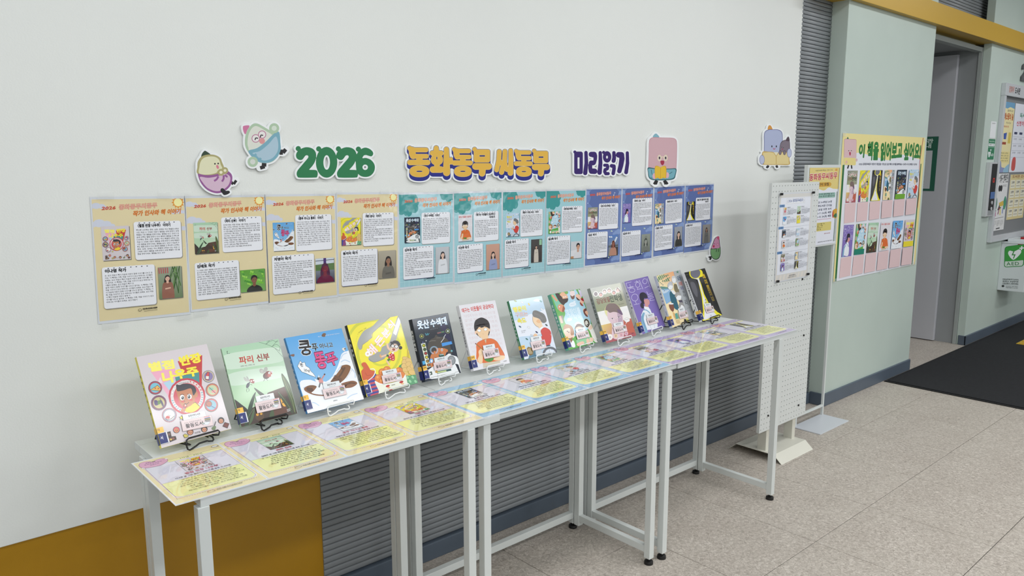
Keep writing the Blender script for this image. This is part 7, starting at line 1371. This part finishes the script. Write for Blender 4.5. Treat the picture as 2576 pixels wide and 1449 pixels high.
ap.B(rrp(311, 575, 468, 752, 22), (50, 140, 66)); ap.B(rrp(317, 692, 461, 746, 16), (214, 224, 216)); ap.P([(316, 640), (462, 648), (462, 700), (316, 692)], (60, 158, 66)); ap.B(rrp(316, 580, 463, 700, 20), (60, 158, 66)); ap.B([(385, 690), (342, 640), (350, 612), (385, 622), (425, 610), (438, 640)], WH); ap.L([(386, 618), (374, 648), (394, 650), (384, 680)], 8, (50, 140, 60)); ap.L([(440, 588), (440, 618)], 9, WH); ap.L([(424, 602), (456, 604)], 9, WH)
ap.T('AED', 332, 738, 436, 742, 36, (50, 120, 70), 1); ap.P([(410, 540), (448, 546), (448, 578), (410, 574)], (150, 36, 50))
for k, t in enumerate(('자동심장충격기(AED)', '공공장소 응급처치용', '긴급상황시 사용하세요')): ap.T(t, 300, 872 + k * 20, 440, 878 + k * 20, 14, (70, 80, 80), 2, 1)
ap.L([(296, 916), (440, 922)], 2, (110, 120, 120)); ap.C(306, 935, 13, (40, 44, 46), 11); ap.T('보건복지부 심폐소생협회', 330, 940, 438, 946, 9, (90, 96, 96), 1, 1); ap.T('서울특별시 도서관', 330, 954, 438, 960, 9, (90, 96, 96), 1, 1)
queue(ap, 'printed_face', M['dull'], ab, .0, ab.matrix_world.inverted() @ Matrix(((0, 0, -1, 6.4194), (-1, 0, 0, GY), (0, 1, 0, .350), (0, 0, 0, 1))))
# floor number
V2_ = [(0, 150), (0, 120), (30, 104), (66, 80), (70, 58), (52, 44), (34, 48), (28, 66), (2, 62), (10, 34), (40, 20), (78, 28), (98, 58), (92, 88), (60, 116), (40, 126), (98, 126), (98, 150)]
n2 = root('floor_number', (6.462, GY - .003, 1.968), 'dark grey raised numeral 2 at the top right edge above the noticeboard', 'sign', rot=Matrix(((1, 0, 0), (0, 0, -1), (0, 1, 0))))
cutboard('numeral', [np.array([(x * .0011, (150 - y) * .00100) for x, y in V2_])], .010, mat('dark_grey_letter', (84, 88, 90), .5), n2)
# notice on the open door leaf
def _dl(p):
    p.bg((36, 96, 76)); p.T('달빛마루도서관', 14, 36, 92, 34, 22, (214, 228, 220), 2, 1); p.T('이용안내', 40, 62, 90, 60, 22, (214, 228, 220), 2, 1); p.P([(10, 75), (92, 74), (92, 278), (10, 278)], (200, 202, 206)); p.C(62, 165, 14, (50, 100, 84), 12); p.P([(54, 190), (72, 190), (72, 202), (54, 202)], (90, 100, 100))
    for k, y in enumerate((100, 125, 215, 240, 255, 268)): p.L([(24, y), (82, y)], 1.6, (150, 154, 158))
dl = root('door_notice', (5.7513, .62, 1.139), 'dark green framed notice on the open grey door leaf', 'sign', rot=Matrix(((0, 0, -1), (-1, 0, 0), (0, 1, 0))))
p = frame(.42, .402, 100, 290); _dl(p); queue(p, 'paper_print', M['dull'], dl, .0022); boxes('card', [(0, .42, 0, .402, .0, .002)], M['base'], dl, world=False)
# ---------------------------------------------------------------- letters of every size, then all printed surfaces
load_glyphs(WANT)
for a, k in QUEUE: a[0].build(a[1], a[2], a[3], *(a[4:]), **k)
